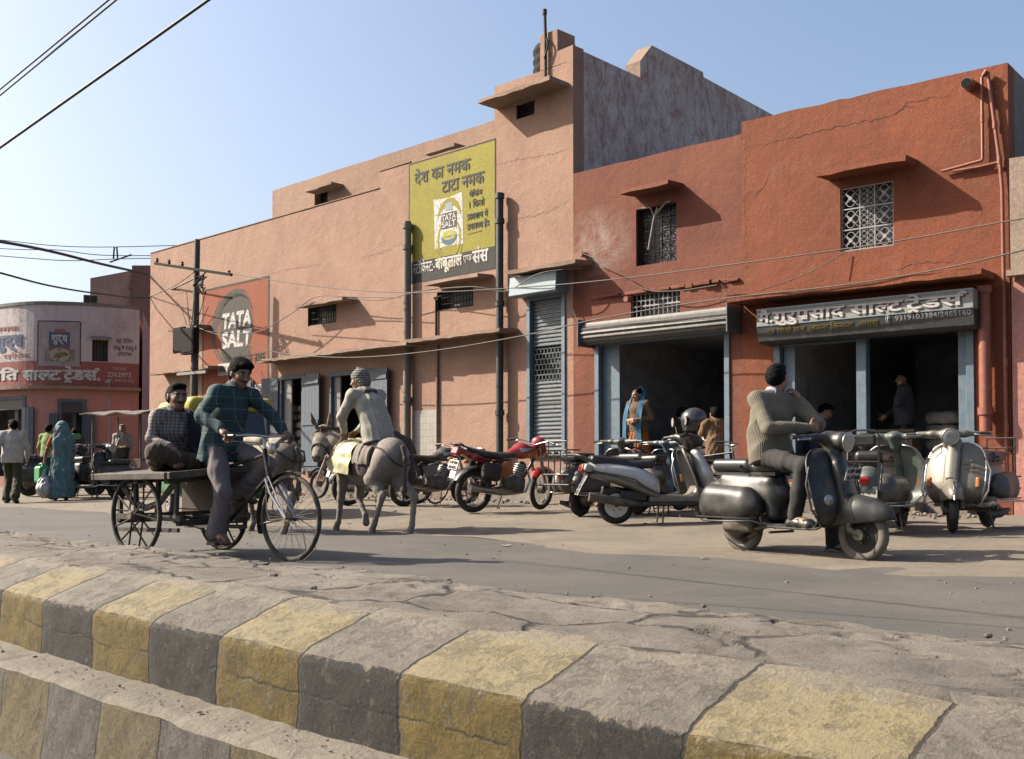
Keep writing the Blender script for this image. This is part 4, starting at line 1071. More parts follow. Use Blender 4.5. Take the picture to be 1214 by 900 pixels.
def right_shop():
    fr = FA
    root = empty('orange_red_shop_house', fr.a, fr.rz, 'taller orange-red shop house with a white lattice window and blue door frames', 'building')
    L = fr.L; zr = fr.px(900, 140)[1]; zf = .58
    op = (fr.u(920), fr.u(1155), zf, fr.px(920, 398)[1])
    w1 = fr.rect(996, 1062, 224, 299)
    wall_obj('facade_wall', RED, root, 0, L, 0, zr, [op, w1])
    D = 6.2
    mb = MB(); mb.box(0, .28, .3, D, FB.px(860, 163)[1] - .6, zr); mb.box(L - .28, L, .3, D, 0, zr - .01); mb.box(.28, L - .28, D - .28, D, 0, zr); mb.build('end_wall', CEMENT, root)
    mb = MB(); mb.box(.28, L - .28, .3, D - .28, zr - .5, zr - .35); mb.build('roof', CEMENT, root)
    room(root, ROOM, op[0] + .02, op[1] - .02, zf, 3.05, 4.4)
    door_frame(root, BLUE, op[0] - .02, op[1] + .02, zf, op[3], -.03, .1, .11, 'shop_front_frame')
    uc = fr.u(1017), fr.u(1029)
    mb = MB(); mb.box(uc[0], uc[1], -.035, .11, zf, op[3] - .1); mb.build('middle_post', BLUE, root, bevel=.008)
    zl = fr.px(935, 411)[1]
    mb = MB(); mb.box(op[0] + .1, uc[0] - .01, -.0, .05, zl, zl + .13); mb.box(op[0] + .55, op[0] + .75, -.02, -.002, zl + .04, zl + .07); mb.build('shutter_rail', BLUE, root, bevel=.006)
    mb = MB(); mb.box(op[0] + .12, op[0] + .3, .06, .09, zf, zl); mb.build('shutter_guide_panel', BLUE, root)
    zr2 = fr.px(1029, 392)[1]
    mb = MB(); mb.box(uc[1] + .01, op[1] - .1, .02, .06, zr2 - .1, zr2 + .02); mb.box(op[1] - .22, op[1] - .1, .05, .08, zf, zr2 - .1); mb.build('shutter_rail', BLUE, root, bevel=.006)
    ledge(root, fr, RED, 967, 1077, 203, .47, .08, 'window_canopy')
    u0, z = fr.px(884, 348, .62); mb = MB(); slab_grid(mb, .05, fr.u(1166, .62), 0, -.62, z - .1, z); mb.build('ledge', RED, root, smooth=30)
    # white lattice grille: 3 rows x (flower, lattice, flower)
    f = MB(); f.box(w1[0], w1[1], .2, .22, w1[2], w1[3]); win = f.build('window', ROOMDARK, root)
    g = MB(); W, Hh = w1[1] - w1[0], w1[3] - w1[2]; y = .04; R = .0062
    for x in (w1[0] + .012, w1[0] + W * .36, w1[0] + W * .64, w1[1] - .012): g.box(x - .008, x + .008, y - .01, y + .01, w1[2], w1[3])
    for j in range(4): z = w1[2] + .01 + (Hh - .02) * j / 3; g.box(w1[0], w1[1], y - .0125, y + .0125, z - .009, z + .009)
    for j in range(3):
        for c in (.18, .82):
            cu, cz = w1[0] + W * c, w1[2] + Hh * (j + .5) / 3; rr = min(W * .17, Hh / 6) * .95
            for k in range(4):
                a = PI / 2 * k; g.tube(arc((cu + rr * .52 * math.cos(a), cz + rr * .52 * math.sin(a)), rr * .46, 0, 2 * PI, 14, y)[:-1], R, 5, True)
            g.cyl((cu, y - .012, cz), (cu, y + .012, cz), rr * .24, n=12)
            for k in range(4):
                a = PI / 4 + PI / 2 * k; g.cyl((cu + rr * .3 * math.cos(a), y, cz + rr * .3 * math.sin(a)), (cu + rr * 1.35 * math.cos(a), y, cz + rr * 1.35 * math.sin(a)), R * .8, n=5)
        x0, x1 = w1[0] + W * .37, w1[0] + W * .63; z0, z1 = w1[2] + Hh * j / 3, w1[2] + Hh * (j + 1) / 3
        for k in range(3):
            a, b = k / 2, (k + 1) / 2
            for (pa, pb) in (((0, 1 - k * .5), (1 - 0, 1 - k * .5 - .5)), ((1, 1 - k * .5), (0, 1 - k * .5 - .5))):
                if k < 2: g.cyl((x0 + (x1 - x0) * pa[0], y, z0 + (z1 - z0) * pa[1]), (x0 + (x1 - x0) * pb[0], y, z0 + (z1 - z0) * pb[1]), R * .8, n=5)
        g.cyl(((x0 + x1) / 2, y, z0), ((x0 + x1) / 2, y, z1), R * .7, n=5)
        for k in (.25, .75):
            for (pa, pb) in (((0, k), (.5, k + .25)), ((.5, k + .25), (1, k)), ((1, k), (.5, k - .25)), ((.5, k - .25), (0, k))): g.cyl((x0 + (x1 - x0) * pa[0], y, z0 + (z1 - z0) * pa[1]), (x0 + (x1 - x0) * pb[0], y, z0 + (z1 - z0) * pb[1]), R * .7, n=5)
    g.build('lattice_grille', WHITEG, win)
    # pipes
    u, z = fr.px(1146, 99, .2); mb = MB(); mb.lathe([(.0, .25), (.075, .25), (.075, -.02), (.095, -.02), (.095, .03)], (u, -.22, z), (0, 1, 0), 16)
    pipe(root, REDPIPE, [(u + .0, .0, z + .02), (u, -.22, z)], .085, 'water_spout'); mb = MB(); mb.cyl((u, -.221, z), (u, -.228, z), .07, n=16); mb.build('spout_mouth', IRON, root)
    def PW(x, y, w=.06): u, z = fr.px(x, y, w); return (u, -w, z)
    a = PW(1164, 92); b = PW(1166, 190); c = PW(1117, 203); pipe(root, REDPIPE, [PW(1170, 88), a, (a[0], a[1], b[2] + .02), (a[0] - .02, b[1], b[2]), c], .022, 'water_pipe', collars=[(Vector(a) * .5 + Vector((a[0], a[1], b[2])) * .5, (0, 0, 1))])
    a = PW(1171, 86); e = PW(1185, 190); pipe(root, REDPIPE, [PW(1165, 90, .1), PW(1169, 84, .1), a, e, (e[0] + .03, e[1], e[2] - .4), (e[0] + .05, e[1], .5)], .026, 'water_pipe', collars=[(Vector(a) * .4 + Vector(e) * .6, (0, 0, 1)), (e, (0, 0, 1)), ((e[0] + .05, e[1], 2.2), (0, 0, 1)), ((e[0] + .05, e[1], 1.3), (0, 0, 1))])
    a = PW(1185, 192); c = PW(1130, 203); pipe(root, REDPIPE, [a, PW(1160, 198), c], .018, 'water_pipe')
    u, z = fr.px(1167, 342, .14); z2 = fr.px(1167, 512)[1]; pipe(root, REDPIPE, [(u, -.14, z), (u, -.14, z2 + .3), (u, -.14, z2)], .085, 'drain_pipe', collars=[((u, -.14, fr.px(1167, 488)[1]), (0, 0, 1)), ((u, -.14, z - .02), (0, 0, 1))])
    mb = MB(); slab_grid(mb, 0, L - .5, 0, -.32, 0, zf - .05, jit=.02); slab_grid(mb, .4, 3.0, -.33, -.7, 0, .28, jit=.02); mb.build('plinth', CONC, root)
    cracks(root, fr, [[(884, 175), (915, 169), (957, 160), (1000, 149), (1040, 141), (1064, 135), (1077, 121), (1100, 117), (1135, 112)], [(1062, 134), (1070, 126), (1084, 127)], [(882.5, 150), (884, 210), (883, 260), (885, 330)], [(893, 235), (905, 222), (912, 205)], [(1060, 320), (1090, 312), (1130, 309)]], .011)
    return root, dict(zf=zf, op=op, L=L, uc=uc)
def shop_sign():
    fr = FA
    u0, z1 = fr.px(897, 367, .42); u1 = fr.u(1156, .42); zm = fr.px(897, 388, .42)[1]; z0 = fr.px(897, 396, .42)[1]
    root = empty('shop_signboard', fr.W(u0, .42, z0), fr.rz, 'grey tin signboard with white Hindi lettering and a phone number above the shop front', 'signboard')
    W, H, h1 = u1 - u0, z1 - z0, zm - z0
    SGN = M('grey_green_sign_paint', (.36, .36, .335), .7, var=.1, dust=.15); DRK = M('charcoal_sign_paint', (.045, .05, .055), .65, dust=.2)
    Mx = Matrix(((0, 1, 0, 0), (1, 0, 0, 0), (0, 0, 1, 0), (0, 0, 0, 1)))
    mb = MB(); mb.prism([(0, h1 + .003), (0, H), (.40, H), (.40, h1 + .003)], 0, W, Mx); mb.build('sign_panel', SGN, root, bevel=.006)
    mb = MB(); mb.prism([(0, h1), (.40, h1), (.40, -.16), (.14, -.16), (.06, -.12)], 0, W, Mx); mb.build('lower_panel', DRK, root, bevel=.006)
    mb = MB(); mb.box(0, W, -.012, -.002, H - .03, H); mb.box(0, W, -.008, -.002, h1 + .004, h1 + .02); mb.build('sign_rim', BLUESH, root)
    SH = M('grey_letter_shadow', (.10, .09, .085), .8); WH = M('sign_white_letter', (.70, .66, .66), .7, dust=.15)
    zt = h1 + .06; hh = (H - h1) * .80
    for (s, x, w) in (('मै.', .012, .075), ('गुरुप`साद', .09, .345), ('सा{ल}ट', .465, .235), ('ट~ेडस^', .72, .235)):
        lettering('letter_shadow', s, SH, root, x * W + .014, zt - .012, h=hh, w=w * W, y=-.010, bold=.035); lettering('lettering', s, WH, root, x * W, zt, h=hh, w=w * W, y=-.014, bold=.028)
    # second line on the sloping lower panel
    def PP(x, y, z):
        t = (h1 - z) / (h1 + .12); return (x, .06 * t - .006, z)
    lettering('lettering', '69 मोती गंज, जमना िकनारा, आगरा', MUST, root, .05 * W, h1 - .135, h=.14, w=.54 * W, y=0, bold=.02, P=PP)
    lettering('lettering', '9319102384/2465160', M('thin_white_letter', (.50, .48, .47), .8), root, .665 * W, h1 - .085, h=.105, w=.325 * W, y=0, bold=.0, P=PP)
    mb = MB(); mb.tube([PP(.635 * W + .03 * math.cos(a * .6), 0, h1 - .055 + .055 * math.sin(a * .6)) for a in range(11)], .006, 5); mb.tube([PP(.635 * W - .005, 0, h1 - .09), PP(.635 * W + .006, 0, h1 - .02)], .012, 5); mb.build('handset_symbol', WH, root)
    return root
def right_sliver():
    fr = Fr((6.872, 14.886), (8.9, 13.2))
    root = empty('beige_house', fr.a, fr.rz, 'narrow strip of a beige house at the right edge beside the orange-red shop', 'building')
    zt = fr.px(1206, 188)[1]; zl = fr.px(1206, 325)[1]
    wall_obj('upper_wall', BEIGE, root, .0, 2.6, zl, zt, (), y0=-.06); wall_obj('lower_wall', SALM, root, 0, 2.6, 0, zl - .003, (), y0=-.03)
    mb = MB(); mb.box(.001, 2.6, .24, 6, 0, zt - .3); mb.build('end_wall', CEMENT, root)
    mb = MB(); slab_grid(mb, -.02, 2.6, -.062, -.2, zl - .05, zl + .03); mb.build('ledge', BEIGE, root)
    return root

# ------------------------------------------------------------------ buildings at the far left
def corner_shop():
    pts = [(-190, 44), (-110, 38.5), (-55, 36), (0, 34.4), (42, 33.8), (93, 34.0), (130, 34.4), (164, 34.9)]
    P = []
    for x, d in pts: P.append(Vector(((x - CX) / F * d, d, 0)))
    # resample by arc length
    seg = [0]
    for a, b in zip(P[:-1], P[1:]): seg.append(seg[-1] + (b - a).length)
    def at(s):
        for i in range(len(P) - 1):
            if s <= seg[i + 1] or i == len(P) - 2:
                f = (s - seg[i]) / (seg[i + 1] - seg[i]); q0 = P[max(i - 1, 0)]; q3 = P[min(i + 2, len(P) - 1)]
                a, b = P[i], P[i + 1]
                return 0.5 * (2 * a + (b - q0) * f + (2 * q0 - 5 * a + 4 * b - q3) * f * f + (3 * a - q0 - 3 * b + q3) * f ** 3)
    T = seg[-1]
    def nrm(s):
        d = (at(min(s + .05, T)) - at(max(s - .05, 0))).normalized(); return Vector((d.y, -d.x, 0))
    tab = [(T * i / 800) for i in range(801)]; pxs = [CX + F * at(s).x / at(s).y for s in tab]
    def S(px):
        for i in range(800):
            if pxs[i] <= px <= pxs[i + 1]: return tab[i]
        return tab[-1] if px > pxs[-1] else tab[0]
    def Z(px, py): p = at(S(px)); return CAMH + (HORIZ - py) / F * p.y
    base = at(S(80)); root = empty('corner_shop', base, 0, 'low corner shop house at the far left with curved whitewashed top and red lettered band', 'building')
    def Q(s, w, z): p = at(s) + nrm(s) * w - base; return (p.x, p.y, z)
    zt = Z(93, 361.5); zb1 = Z(80, 427 + 24); zb0 = Z(80, 458.5); zred = Z(80, 428); zf = .45
    holes = [(S(-28), S(30), zf, Z(10, 470)), (S(68), S(103), zf, Z(68, 473)), (S(108), S(128), Z(108, 446 - 18), Z(108, 401))]
    holes[2] = (S(108), S(127.5), Z(108, 428), Z(108, 402))
    def curved(nm, mat, z0, z1, w, th=.3, hs=(), s0=0, s1=T, jit=0):
        us = {s0, s1}; zs = {z0, z1}
        for h in hs: us |= {h[0], h[1]}; zs |= {k for k in (h[2], h[3]) if z0 < k < z1}
        for i in range(60):
            k = s0 + (s1 - s0) * i / 60
            if min(abs(k - q) for q in us) > .08: us.add(k)
        us = sorted(k for k in us if s0 <= k <= s1); zs = sorted(zs); mb = MB()
        sol = lambda i, j: 0 <= i < len(us) - 1 and 0 <= j < len(zs) - 1 and not any(h[0] < (us[i] + us[i + 1]) / 2 < h[1] and h[2] < (zs[j] + zs[j + 1]) / 2 < h[3] for h in hs)
        for i in range(len(us) - 1):
            for j in range(len(zs) - 1):
                if not sol(i, j): continue
                a, b, c, d = us[i], us[i + 1], zs[j], zs[j + 1]
                mb.add([Q(a, w, c), Q(b, w, c), Q(b, w, d), Q(a, w, d)], [(0, 1, 2, 3)]); mb.add([Q(a, w - th, c), Q(b, w - th, c), Q(b, w - th, d), Q(a, w - th, d)], [(3, 2, 1, 0)])
                if not sol(i - 1, j): mb.add([Q(a, w, c), Q(a, w, d), Q(a, w - th, d), Q(a, w - th, c)], [(0, 1, 2, 3)])
                if not sol(i + 1, j): mb.add([Q(b, w, c), Q(b, w - th, c), Q(b, w - th, d), Q(b, w, d)], [(0, 1, 2, 3)])
                if not sol(i, j - 1): mb.add([Q(a, w, c), Q(a, w - th, c), Q(b, w - th, c), Q(b, w, c)], [(0, 1, 2, 3)])
                if not sol(i, j + 1): mb.add([Q(a, w, d), Q(b, w, d), Q(b, w - th, d), Q(a, w - th, d)], [(0, 1, 2, 3)])
        return mb.build(nm, mat, root, smooth=35)
    curved('lower_wall', SALM, 0, zb0, 0, hs=holes); curved('red_band', BAND, zb0 + .003, zred, 0); curved('upper_wall', LILAC, zred + .003, zt, 0, hs=[holes[2]])
    curved('parapet_coping', CEMENT, zt + .003, zt + .10, .03, .36); curved('ledge', PINKL, zb0 - .08, zb0 + .02, .22, .215)
    p0, p1 = at(T), at(T) + Vector((-2.2, 8, 0)); mb = MB(); a, b = p0 - base, p1 - base
    mb.add([(a.x, a.y + .3, 0), (b.x, b.y, 0), (b.x, b.y, zt), (a.x, a.y + .3, zt)], [(0, 1, 2, 3)])
    mb.add([(a.x - .2, a.y + .3, 0), (b.x - .2, b.y, 0), (b.x - .2, b.y, zt), (a.x - .2, a.y + .3, zt)], [(3, 2, 1, 0)]); mb.build('end_wall', SALM, root)
    # flat roof
    top = [Q(T * i / 30, -.3, zt - .35) for i in range(31)] + [(b.x - .2, b.y, zt - .35), (b.x - 22, b.y + 4, zt - .35)]
    mb = MB(); mb.add(top, [tuple(range(len(top)))]); mb.add([(x, y, z - .2) for x, y, z in top], [tuple(reversed(range(len(top))))]); mb.build('roof', CEMENT, root)
    # dark rooms
    for h in holes[:2]:
        mb = MB(); c = Q((h[0] + h[1]) / 2, -1.7, 0); mb.box(c[0] - 1.4, c[0] + 1.4, c[1] + .3, c[1] + .4, .3, 3.4); mb.box(c[0] - 1.5, c[0] - 1.4, c[1] - 1.2, c[1] + .4, .3, 3.4); mb.box(c[0] + 1.4, c[0] + 1.5, c[1] - 1.2, c[1] + .4, .3, 3.4); mb.box(c[0] - 1.5, c[0] + 1.5, c[1] - 1.25, c[1] + .4, 3.4, 3.5); mb.box(c[0] - 1.5, c[0] + 1.5, c[1] - 1.25, c[1] + .4, .34, .44); mb.build('interior_room', ROOM, root)
        zt_ = h[3]
        mb = MB(); zz = zt_ - .42
        for (s, w) in ((h[0], .12), (h[1] - .12, .12)):
            mb.add([Q(s, .03, zf), Q(s + w, .03, zf), Q(s + w, .03, zt_), Q(s, .03, zt_), Q(s, -.1, zf), Q(s + w, -.1, zf), Q(s + w, -.1, zt_), Q(s, -.1, zt_)], [(0, 1, 2, 3), (7, 6, 5, 4), (0, 4, 5, 1), (1, 5, 6, 2), (2, 6, 7, 3), (3, 7, 4, 0)])
        mb.add([Q(h[0] + .115, .028, zt_ - .1), Q(h[1] - .115, .028, zt_ - .1), Q(h[1] - .115, .028, zt_), Q(h[0] + .115, .028, zt_)], [(0, 1, 2, 3)]); mb.build('door_frame', SLATE, root)
        mb = MB(); s0, s1 = h[0] + .12, h[1] - .12
        mb.add([Q(s0, -.0, zz), Q(s1, 0, zz), Q(s1, 0, zt_), Q(s0, 0, zt_), Q(s0, -.08, zz), Q(s1, -.08, zz), Q(s1, -.08, zt_), Q(s0, -.08, zt_)], [(0, 1, 2, 3), (7, 6, 5, 4), (0, 4, 5, 1), (1, 5, 6, 2), (2, 6, 7, 3), (3, 7, 4, 0)])
        mb.build('door_transom', M('dark_fanlight', (.05, .045, .042), .6), root)
    def leaf(s0, s1, z0, z1, w=.05, mat=SLATE):
        mb = MB(); n = 3
        for k in range(n):
            a, b = s0 + (s1 - s0) * k / n, s0 + (s1 - s0) * (k + 1) / n - .015
            mb.add([Q(a, w, z0), Q(b, w, z0), Q(b, w, z1), Q(a, w, z1), Q(a, w + .05, z0), Q(b, w + .05, z0), Q(b, w + .05, z1), Q(a, w + .05, z1)], [(3, 2, 1, 0), (4, 5, 6, 7), (0, 1, 5, 4), (1, 2, 6, 5), (2, 3, 7, 6), (3, 0, 4, 7)])
        return mb.build('door_leaf', mat, root)
    leaf(S(28), S(41.5), zf, Z(30, 483)); leaf(S(59), S(69.5), zf, Z(60, 490)); leaf(S(100), S(107), zf, Z(100, 490), .12); leaf(S(107), S(115), zf, Z(107, 490), .05, M('grey_wood', (.16, .16, .18), .8, dust=.3))
    h = holes[2]; mb = MB(); mb.add([Q(h[0], -.25, h[2]), Q(h[1], -.25, h[2]), Q(h[1], -.25, h[3]), Q(h[0], -.25, h[3])], [(0, 1, 2, 3)]); win = mb.build('window', ROOMDARK, root)
    mb = MB(); 
    for (a, b, c, d) in ((h[0] - .05, h[1] + .5, h[3], h[3] + .07),): mb.add([Q(a, .3, c), Q(b - .45, .3, c), Q(b - .45, .0, d), Q(a, .0, d), Q(a, .3, c + .04), Q(b - .45, .3, c + .04), Q(b - .45, .0, d + .04), Q(a, 0, d + .04)], [(3, 2, 1, 0), (4, 5, 6, 7), (0, 1, 5, 4), (1, 2, 6, 5), (2, 3, 7, 6), (3, 0, 4, 7)])
    mb.build('canopy', CEMENT, win)
    mb = MB()
    for k in range(5): s = h[0] + (h[1] - h[0]) * (k + .5) / 5; mb.cyl(Q(s, -.05, h[2]), Q(s, -.05, h[3]), .012, n=5)
    mb.build('grille', IRON, win)
    # lettering follows the curve
    def PC(w=.012): return lambda x, y, z: Q(min(max(x, 0), T), w, z)
    def T_(s, x0, x1, y, hpx, m, b=.02, n='lettering'):
        return lettering(n, s, m, root, S(x0), Z((x0 + x1) / 2, y), h=hpx / F * 34 * 1.08, w=S(x1) - S(x0), P=PC(), bold=b)
    T_('{ज}योित', -22, 20, 451, 15, CHALK, .045); T_('सा{ल}ट', 27, 71, 450, 16, CHALK, .045); T_('ट~ेडस^.', 75, 119, 450, 16, CHALK, .045)
    T_('शुद्ध', -6, 26, 411, 19, NAVY, .05); RD = M('faded_red_letter', (.40, .14, .13), .85, dust=.3)
    T_('नमक', -4, 20, 392, 7, RD, .03); T_('परेटेड', 3, 35, 425, 8, RD, .01)
    T_('यह पैिकंग', 137, 157, 406.5, 6.5, NAVY, .01); T_('1Kg व ½Kg मे', 134, 161, 414.5, 6.5, NAVY, .015); T_('उपल{ब}ध', 139, 156, 422, 6.5, NAVY, .01)
    T_('PHONE', 133, 149, 439, 5, DULLW, .01); T_('2362973', 127, 155, 447, 7.5, DULLW, .03); T_('47, जमना रोड', 127, 158, 453, 4.5, DULLW, .01)
    def patch(nm, x0, x1, y0, y1, m, w, par=None):
        s0, s1 = S(x0), S(x1); g = [[Q(s0 + (s1 - s0) * i / 10, w, Z((x0 + x1) / 2, y1)) for i in range(11)], [Q(s0 + (s1 - s0) * i / 10, w, Z((x0 + x1) / 2, y0)) for i in range(11)]]
        mb = MB(); mb.sheet(g, .003); return mb.build(nm, m, par or root)
    pb = patch('painted_advert', 43, 95.5, 380, 434, plaster('pale_advert_paint', (.52, .45, .46), stain=.25, dirt=(.32, .26, .25)), .006)
    patch('border', 44, 94, 380, 381, BLK, .013, pb); patch('border', 43.5, 44.2, 381, 433, BLK, .013, pb); patch('border', 94.2, 95, 381, 433, BLK, .013, pb)
    patch('blue_block', 57, 82, 393, 410.5, NAVY, .013, pb); patch('red_block', 57, 82, 410.7, 414, BAND, .013, pb); patch('red_tab', 64, 76, 390, 394.5, BAND, .019, pb); patch('brown_block', 52, 88, 414.2, 428, M('faded_brown', (.30, .25, .21), .9, var=.4, sc=5), .013, pb)
    lettering('lettering', 'शुद्ध', CHALK, pb, S(60), Z(70, 405), h=9 / F * 34 * 1.4, w=S(79) - S(60), P=PC(.022), bold=.03)
    mb = MB(); cs, cz = S(70), Z(70, 420.5); rs, rz_ = S(82.5) - S(70), 8.2 / F * 34; vs = [Q(cs, .021, cz)] + [Q(cs + rs * math.cos(2 * PI * k / 28), .021, cz + rz_ * math.sin(2 * PI * k / 28)) for k in range(28)]
    mb.add(vs, [(0, 1 + k, 1 + (k + 1) % 28) for k in range(28)]); mb.build('painted_plate', M('cream_paint', (.50, .45, .34), .9, dust=.1), pb)
    mb = MB(); r = random.Random(9)
    for k in range(26):
        a, q = r.uniform(0, 6.28), r.uniform(.1, .8); c = Q(cs + rs * q * math.cos(a), .026, cz + rz_ * q * math.sin(a)); mb.sphere(c, .05, 6, 3, (r.uniform(.6, 1.4), .1, r.uniform(.5, 1)))
    mb.build('painted_food', M('olive_dabs', (.22, .20, .10), .9, var=.6, sc=8), pb)
    return root, at, S, zt
def back_block():
    root = empty('tall_pink_block', ((150 - CX) / F * 42, 42, 0), 0, 'taller pink block rising behind the curved corner shop', 'building')
    def X(px, d=42): return (px - 150) / F * d
    def Zp(py, d=42): return CAMH + (HORIZ - py) / F * d
    # pale gable wall turned slightly, then the darker brick return on the right
    mb = MB(); z1, z2 = Zp(329), Zp(317)
    mb.add([(X(105), 0, 0), (X(157), .3, 0), (X(157), .3, z2), (X(105), 0, z1), (X(105), 5, 0), (X(157), 5, 0), (X(157), 5, z2), (X(105), 5, z1)], [(0, 1, 2, 3), (7, 6, 5, 4), (0, 4, 5, 1), (1, 5, 6, 2), (2, 6, 7, 3), (3, 7, 4, 0)])
    mb.build('gable_wall', plaster('pale_pink_plaster', (.56, .37, .31), stain=.15), root)
    mb = MB(); r = random.Random(2); ze = Zp(470)
    mb.box(X(157) + .002, X(184), -.25, 5, ze + .002, z2 + .06)
    for k in range(30): zz = ze + .3 + (z2 - ze - .4) * k / 30; mb.box(X(157) - r.uniform(.02, .14), X(157) + .004, -.26, -.0, zz, zz + .09)
    mb.build('brick_return', plaster('dull_brick_red', (.30, .14, .115), stain=.4), root)
    mb = MB(); mb.box(X(163), X(184), -.32, 5, 0, ze); mb.build('ochre_base', plaster('ochre_paint', (.36, .24, .055), stain=.3), root)
    return root
# ------------------------------------------------------------------ vehicle materials
TYRE = M('dusty_tyre', (.028, .027, .026), .85, var=.3, dust=.38, dustc=(.20, .17, .13), bump=.2, bsc=90)
TYREG = M('worn_grey_tyre', (.17, .155, .13), .9, var=.25, dust=.4, dustc=(.27, .23, .18))
CHROME = M('dull_chrome', (.38, .37, .36), .3, 1.0, dust=.3, dustc=(.25, .21, .17))
STEELR = M('grey_steel_rim', (.34, .34, .34), .42, .8, dust=.2)
BLACKP = M('black_plastic', (.022, .022, .023), .45, dust=.25, dustc=(.15, .125, .10))
BLKSEAT = M('black_vinyl', (.02, .02, .021), .42, var=.3, dust=.22, dustc=(.16, .135, .11), bump=.15, bsc=40)
ENG = M('grimy_engine', (.075, .068, .06), .6, .5, var=.4, dust=.45, dustc=(.18, .145, .11))
GLASS = M('lamp_glass', (.55, .56, .56), .12, .3, var=.05)
REDL = M('red_lamp', (.35, .012, .014), .2, coat=.6, dust=.1); AMBER = M('amber_lamp', (.62, .18, .015), .25, coat=.5, dust=.12)
PLATE = M('white_plate', (.62, .61, .58), .55, dust=.3)
CABLE = M('black_cable', (.018, .018, .018), .6)
BSCOOT = M('black_scooter_paint', (.015, .0155, .017), .46, var=.25, coat=.05, dust=.36, dustc=(.17, .15, .125))
DSCOOT = M('dark_grey_scooter_paint', (.034, .035, .036), .5, var=.3, coat=.05, dust=.55, dustc=(.20, .17, .14))
SILV = M('silver_scooter_paint', (.27, .25, .21), .45, .3, var=.2, coat=.05, dust=.5, dustc=(.30, .255, .19))
SILVA = M('white_silver_paint', (.74, .725, .71), .3, .08, var=.06, coat=.4, dust=.2, dustc=(.40, .35, .29))
TEAL = M('grey_teal_paint', (.10, .14, .135), .5, .1, var=.2, coat=.05, dust=.5, dustc=(.25, .22, .18))
BLUEG = M('blue_grey_paint', (.11, .16, .20), .45, .1, var=.15, coat=.05, dust=.35, dustc=(.25, .22, .18))
REDP = M('red_tank_paint', (.42, .018, .014), .22, var=.12, coat=.6, dust=.14)
ORGP = M('orange_tank_decal', (.62, .13, .02), .25, coat=.5, dust=.12)
WHTP = M('silver_decal', (.55, .53, .52), .3, .2, dust=.15)
SX = Matrix.Identity(4)
def wheel(parent, loc, R, tr, rim=STEELR, tyre=TYRE, spokes=0, hub=.05, disc=False, steer=0.0, name='wheel', hubw=.06, thick=.0018, rimr=None):
    mb = MB(); mb.torus((0, 0, 0), (0, 1, 0), R - tr, tr, 40, 12)
    w = mb.build(name, tyre, parent, smooth=60); w.location = loc; w.rotation_euler = (0, random.uniform(0, 6), 0) if not steer else (0, 0, steer)
    ri = R - 2 * tr + .012; hw = tr * .75
    mb = MB()
    if disc:
        mb.lathe([(ri + .004, -hw), (ri + .004, -hw * .6), (ri - .02, -hw * .5), (ri * .62, -hw * .25), (ri * .55, -hw * .8), (ri * .3, -hw * .9), (.02, -hw * 1.0), (.0, -hw * 1.0)], (0, 0, 0), (0, 1, 0), 28)
        mb.lathe([(ri + .004, hw), (ri + .004, hw * .6), (ri - .02, hw * .5), (ri * .62, hw * .25), (ri * .55, hw * .8), (ri * .3, hw * .9), (.02, hw * 1.0), (.0, hw * 1.0)], (0, 0, 0), (0, 1, 0), 28)
        mb.lathe([(ri + .004, -hw * .6), (ri + .004, hw * .6)], (0, 0, 0), (0, 1, 0), 28)
        mb.build('rim', rim, w, smooth=35)
        mb = MB()
        for k in range(5): a = 2 * PI * k / 5; [mb.cyl((ri * .45 * math.cos(a), sg * hw * .75, ri * .45 * math.sin(a)), (ri * .45 * math.cos(a), sg * (hw + .012), ri * .45 * math.sin(a)), .009, n=6) for sg in (-1, 1)]
        mb.cyl((0, -hw - .03, 0), (0, hw + .03, 0), .022, n=10); mb.build('hub', ENG, w, smooth=40)
    else:
        mb.torus((0, 0, 0), (0, 1, 0), ri + .002, .011, 36, 6, 1.3); mb.build('rim', rim, w, smooth=50)
        mb = MB(); mb.lathe([(.012, -hubw), (.03, -hubw), (hub, -hubw * .7), (hub, hubw * .7), (.03, hubw), (.012, hubw)], (0, 0, 0), (0, 1, 0), 16); mb.build('hub', ENG, w, smooth=40)
        mb = MB()
        for k in range(spokes):
            a = 2 * PI * k / spokes; sg = 1 if k % 2 else -1; off = .22 * (1 if k % 4 < 2 else -1)
            mb.cyl((hub * .9 * math.cos(a + off * 3), sg * hubw * .7, hub * .9 * math.sin(a + off * 3)), (ri * math.cos(a), 0, ri * math.sin(a)), thick, n=5)
        if spokes: mb.build('spokes', M('dull_spoke_steel', (.26, .25, .235), .7, 0, Specular_IOR_Level=.2) if thick < .006 else rim, w, smooth=60)
    return w
def plate(parent, M_, lines, w=.22, h=.12, mat=None, ink=None):
    """number plate: M_ maps plate coordinates (x across, y depth, z up) to the vehicle"""
    mb = MB(); mb.box(-w / 2, w / 2, 0, .004, 0, h); mb.xf(M_); p = mb.build('number_plate', mat or PLATE, parent)
    n = len(lines)
    for i, s in enumerate(lines):
        lettering('lettering', s, ink or INK, p, 0, h * (1 - (i + .82) / n), h=h / n * .82, w=w * .82, y=-.003, bold=.03, align='c', P=lambda x, y, z: tuple(M_ @ Vector((x, y, z))))
    return p
def face_mat(loc, fx, rz=0, tilt=0):
    """plate facing +X (fx=1) or -X (fx=-1)"""
    return Matrix.Translation(loc) @ Matrix.Rotation(rz, 4, 'Z') @ Matrix.Rotation((PI / 2) * fx, 4, 'Z') @ Matrix.Rotation(tilt, 4, 'X')
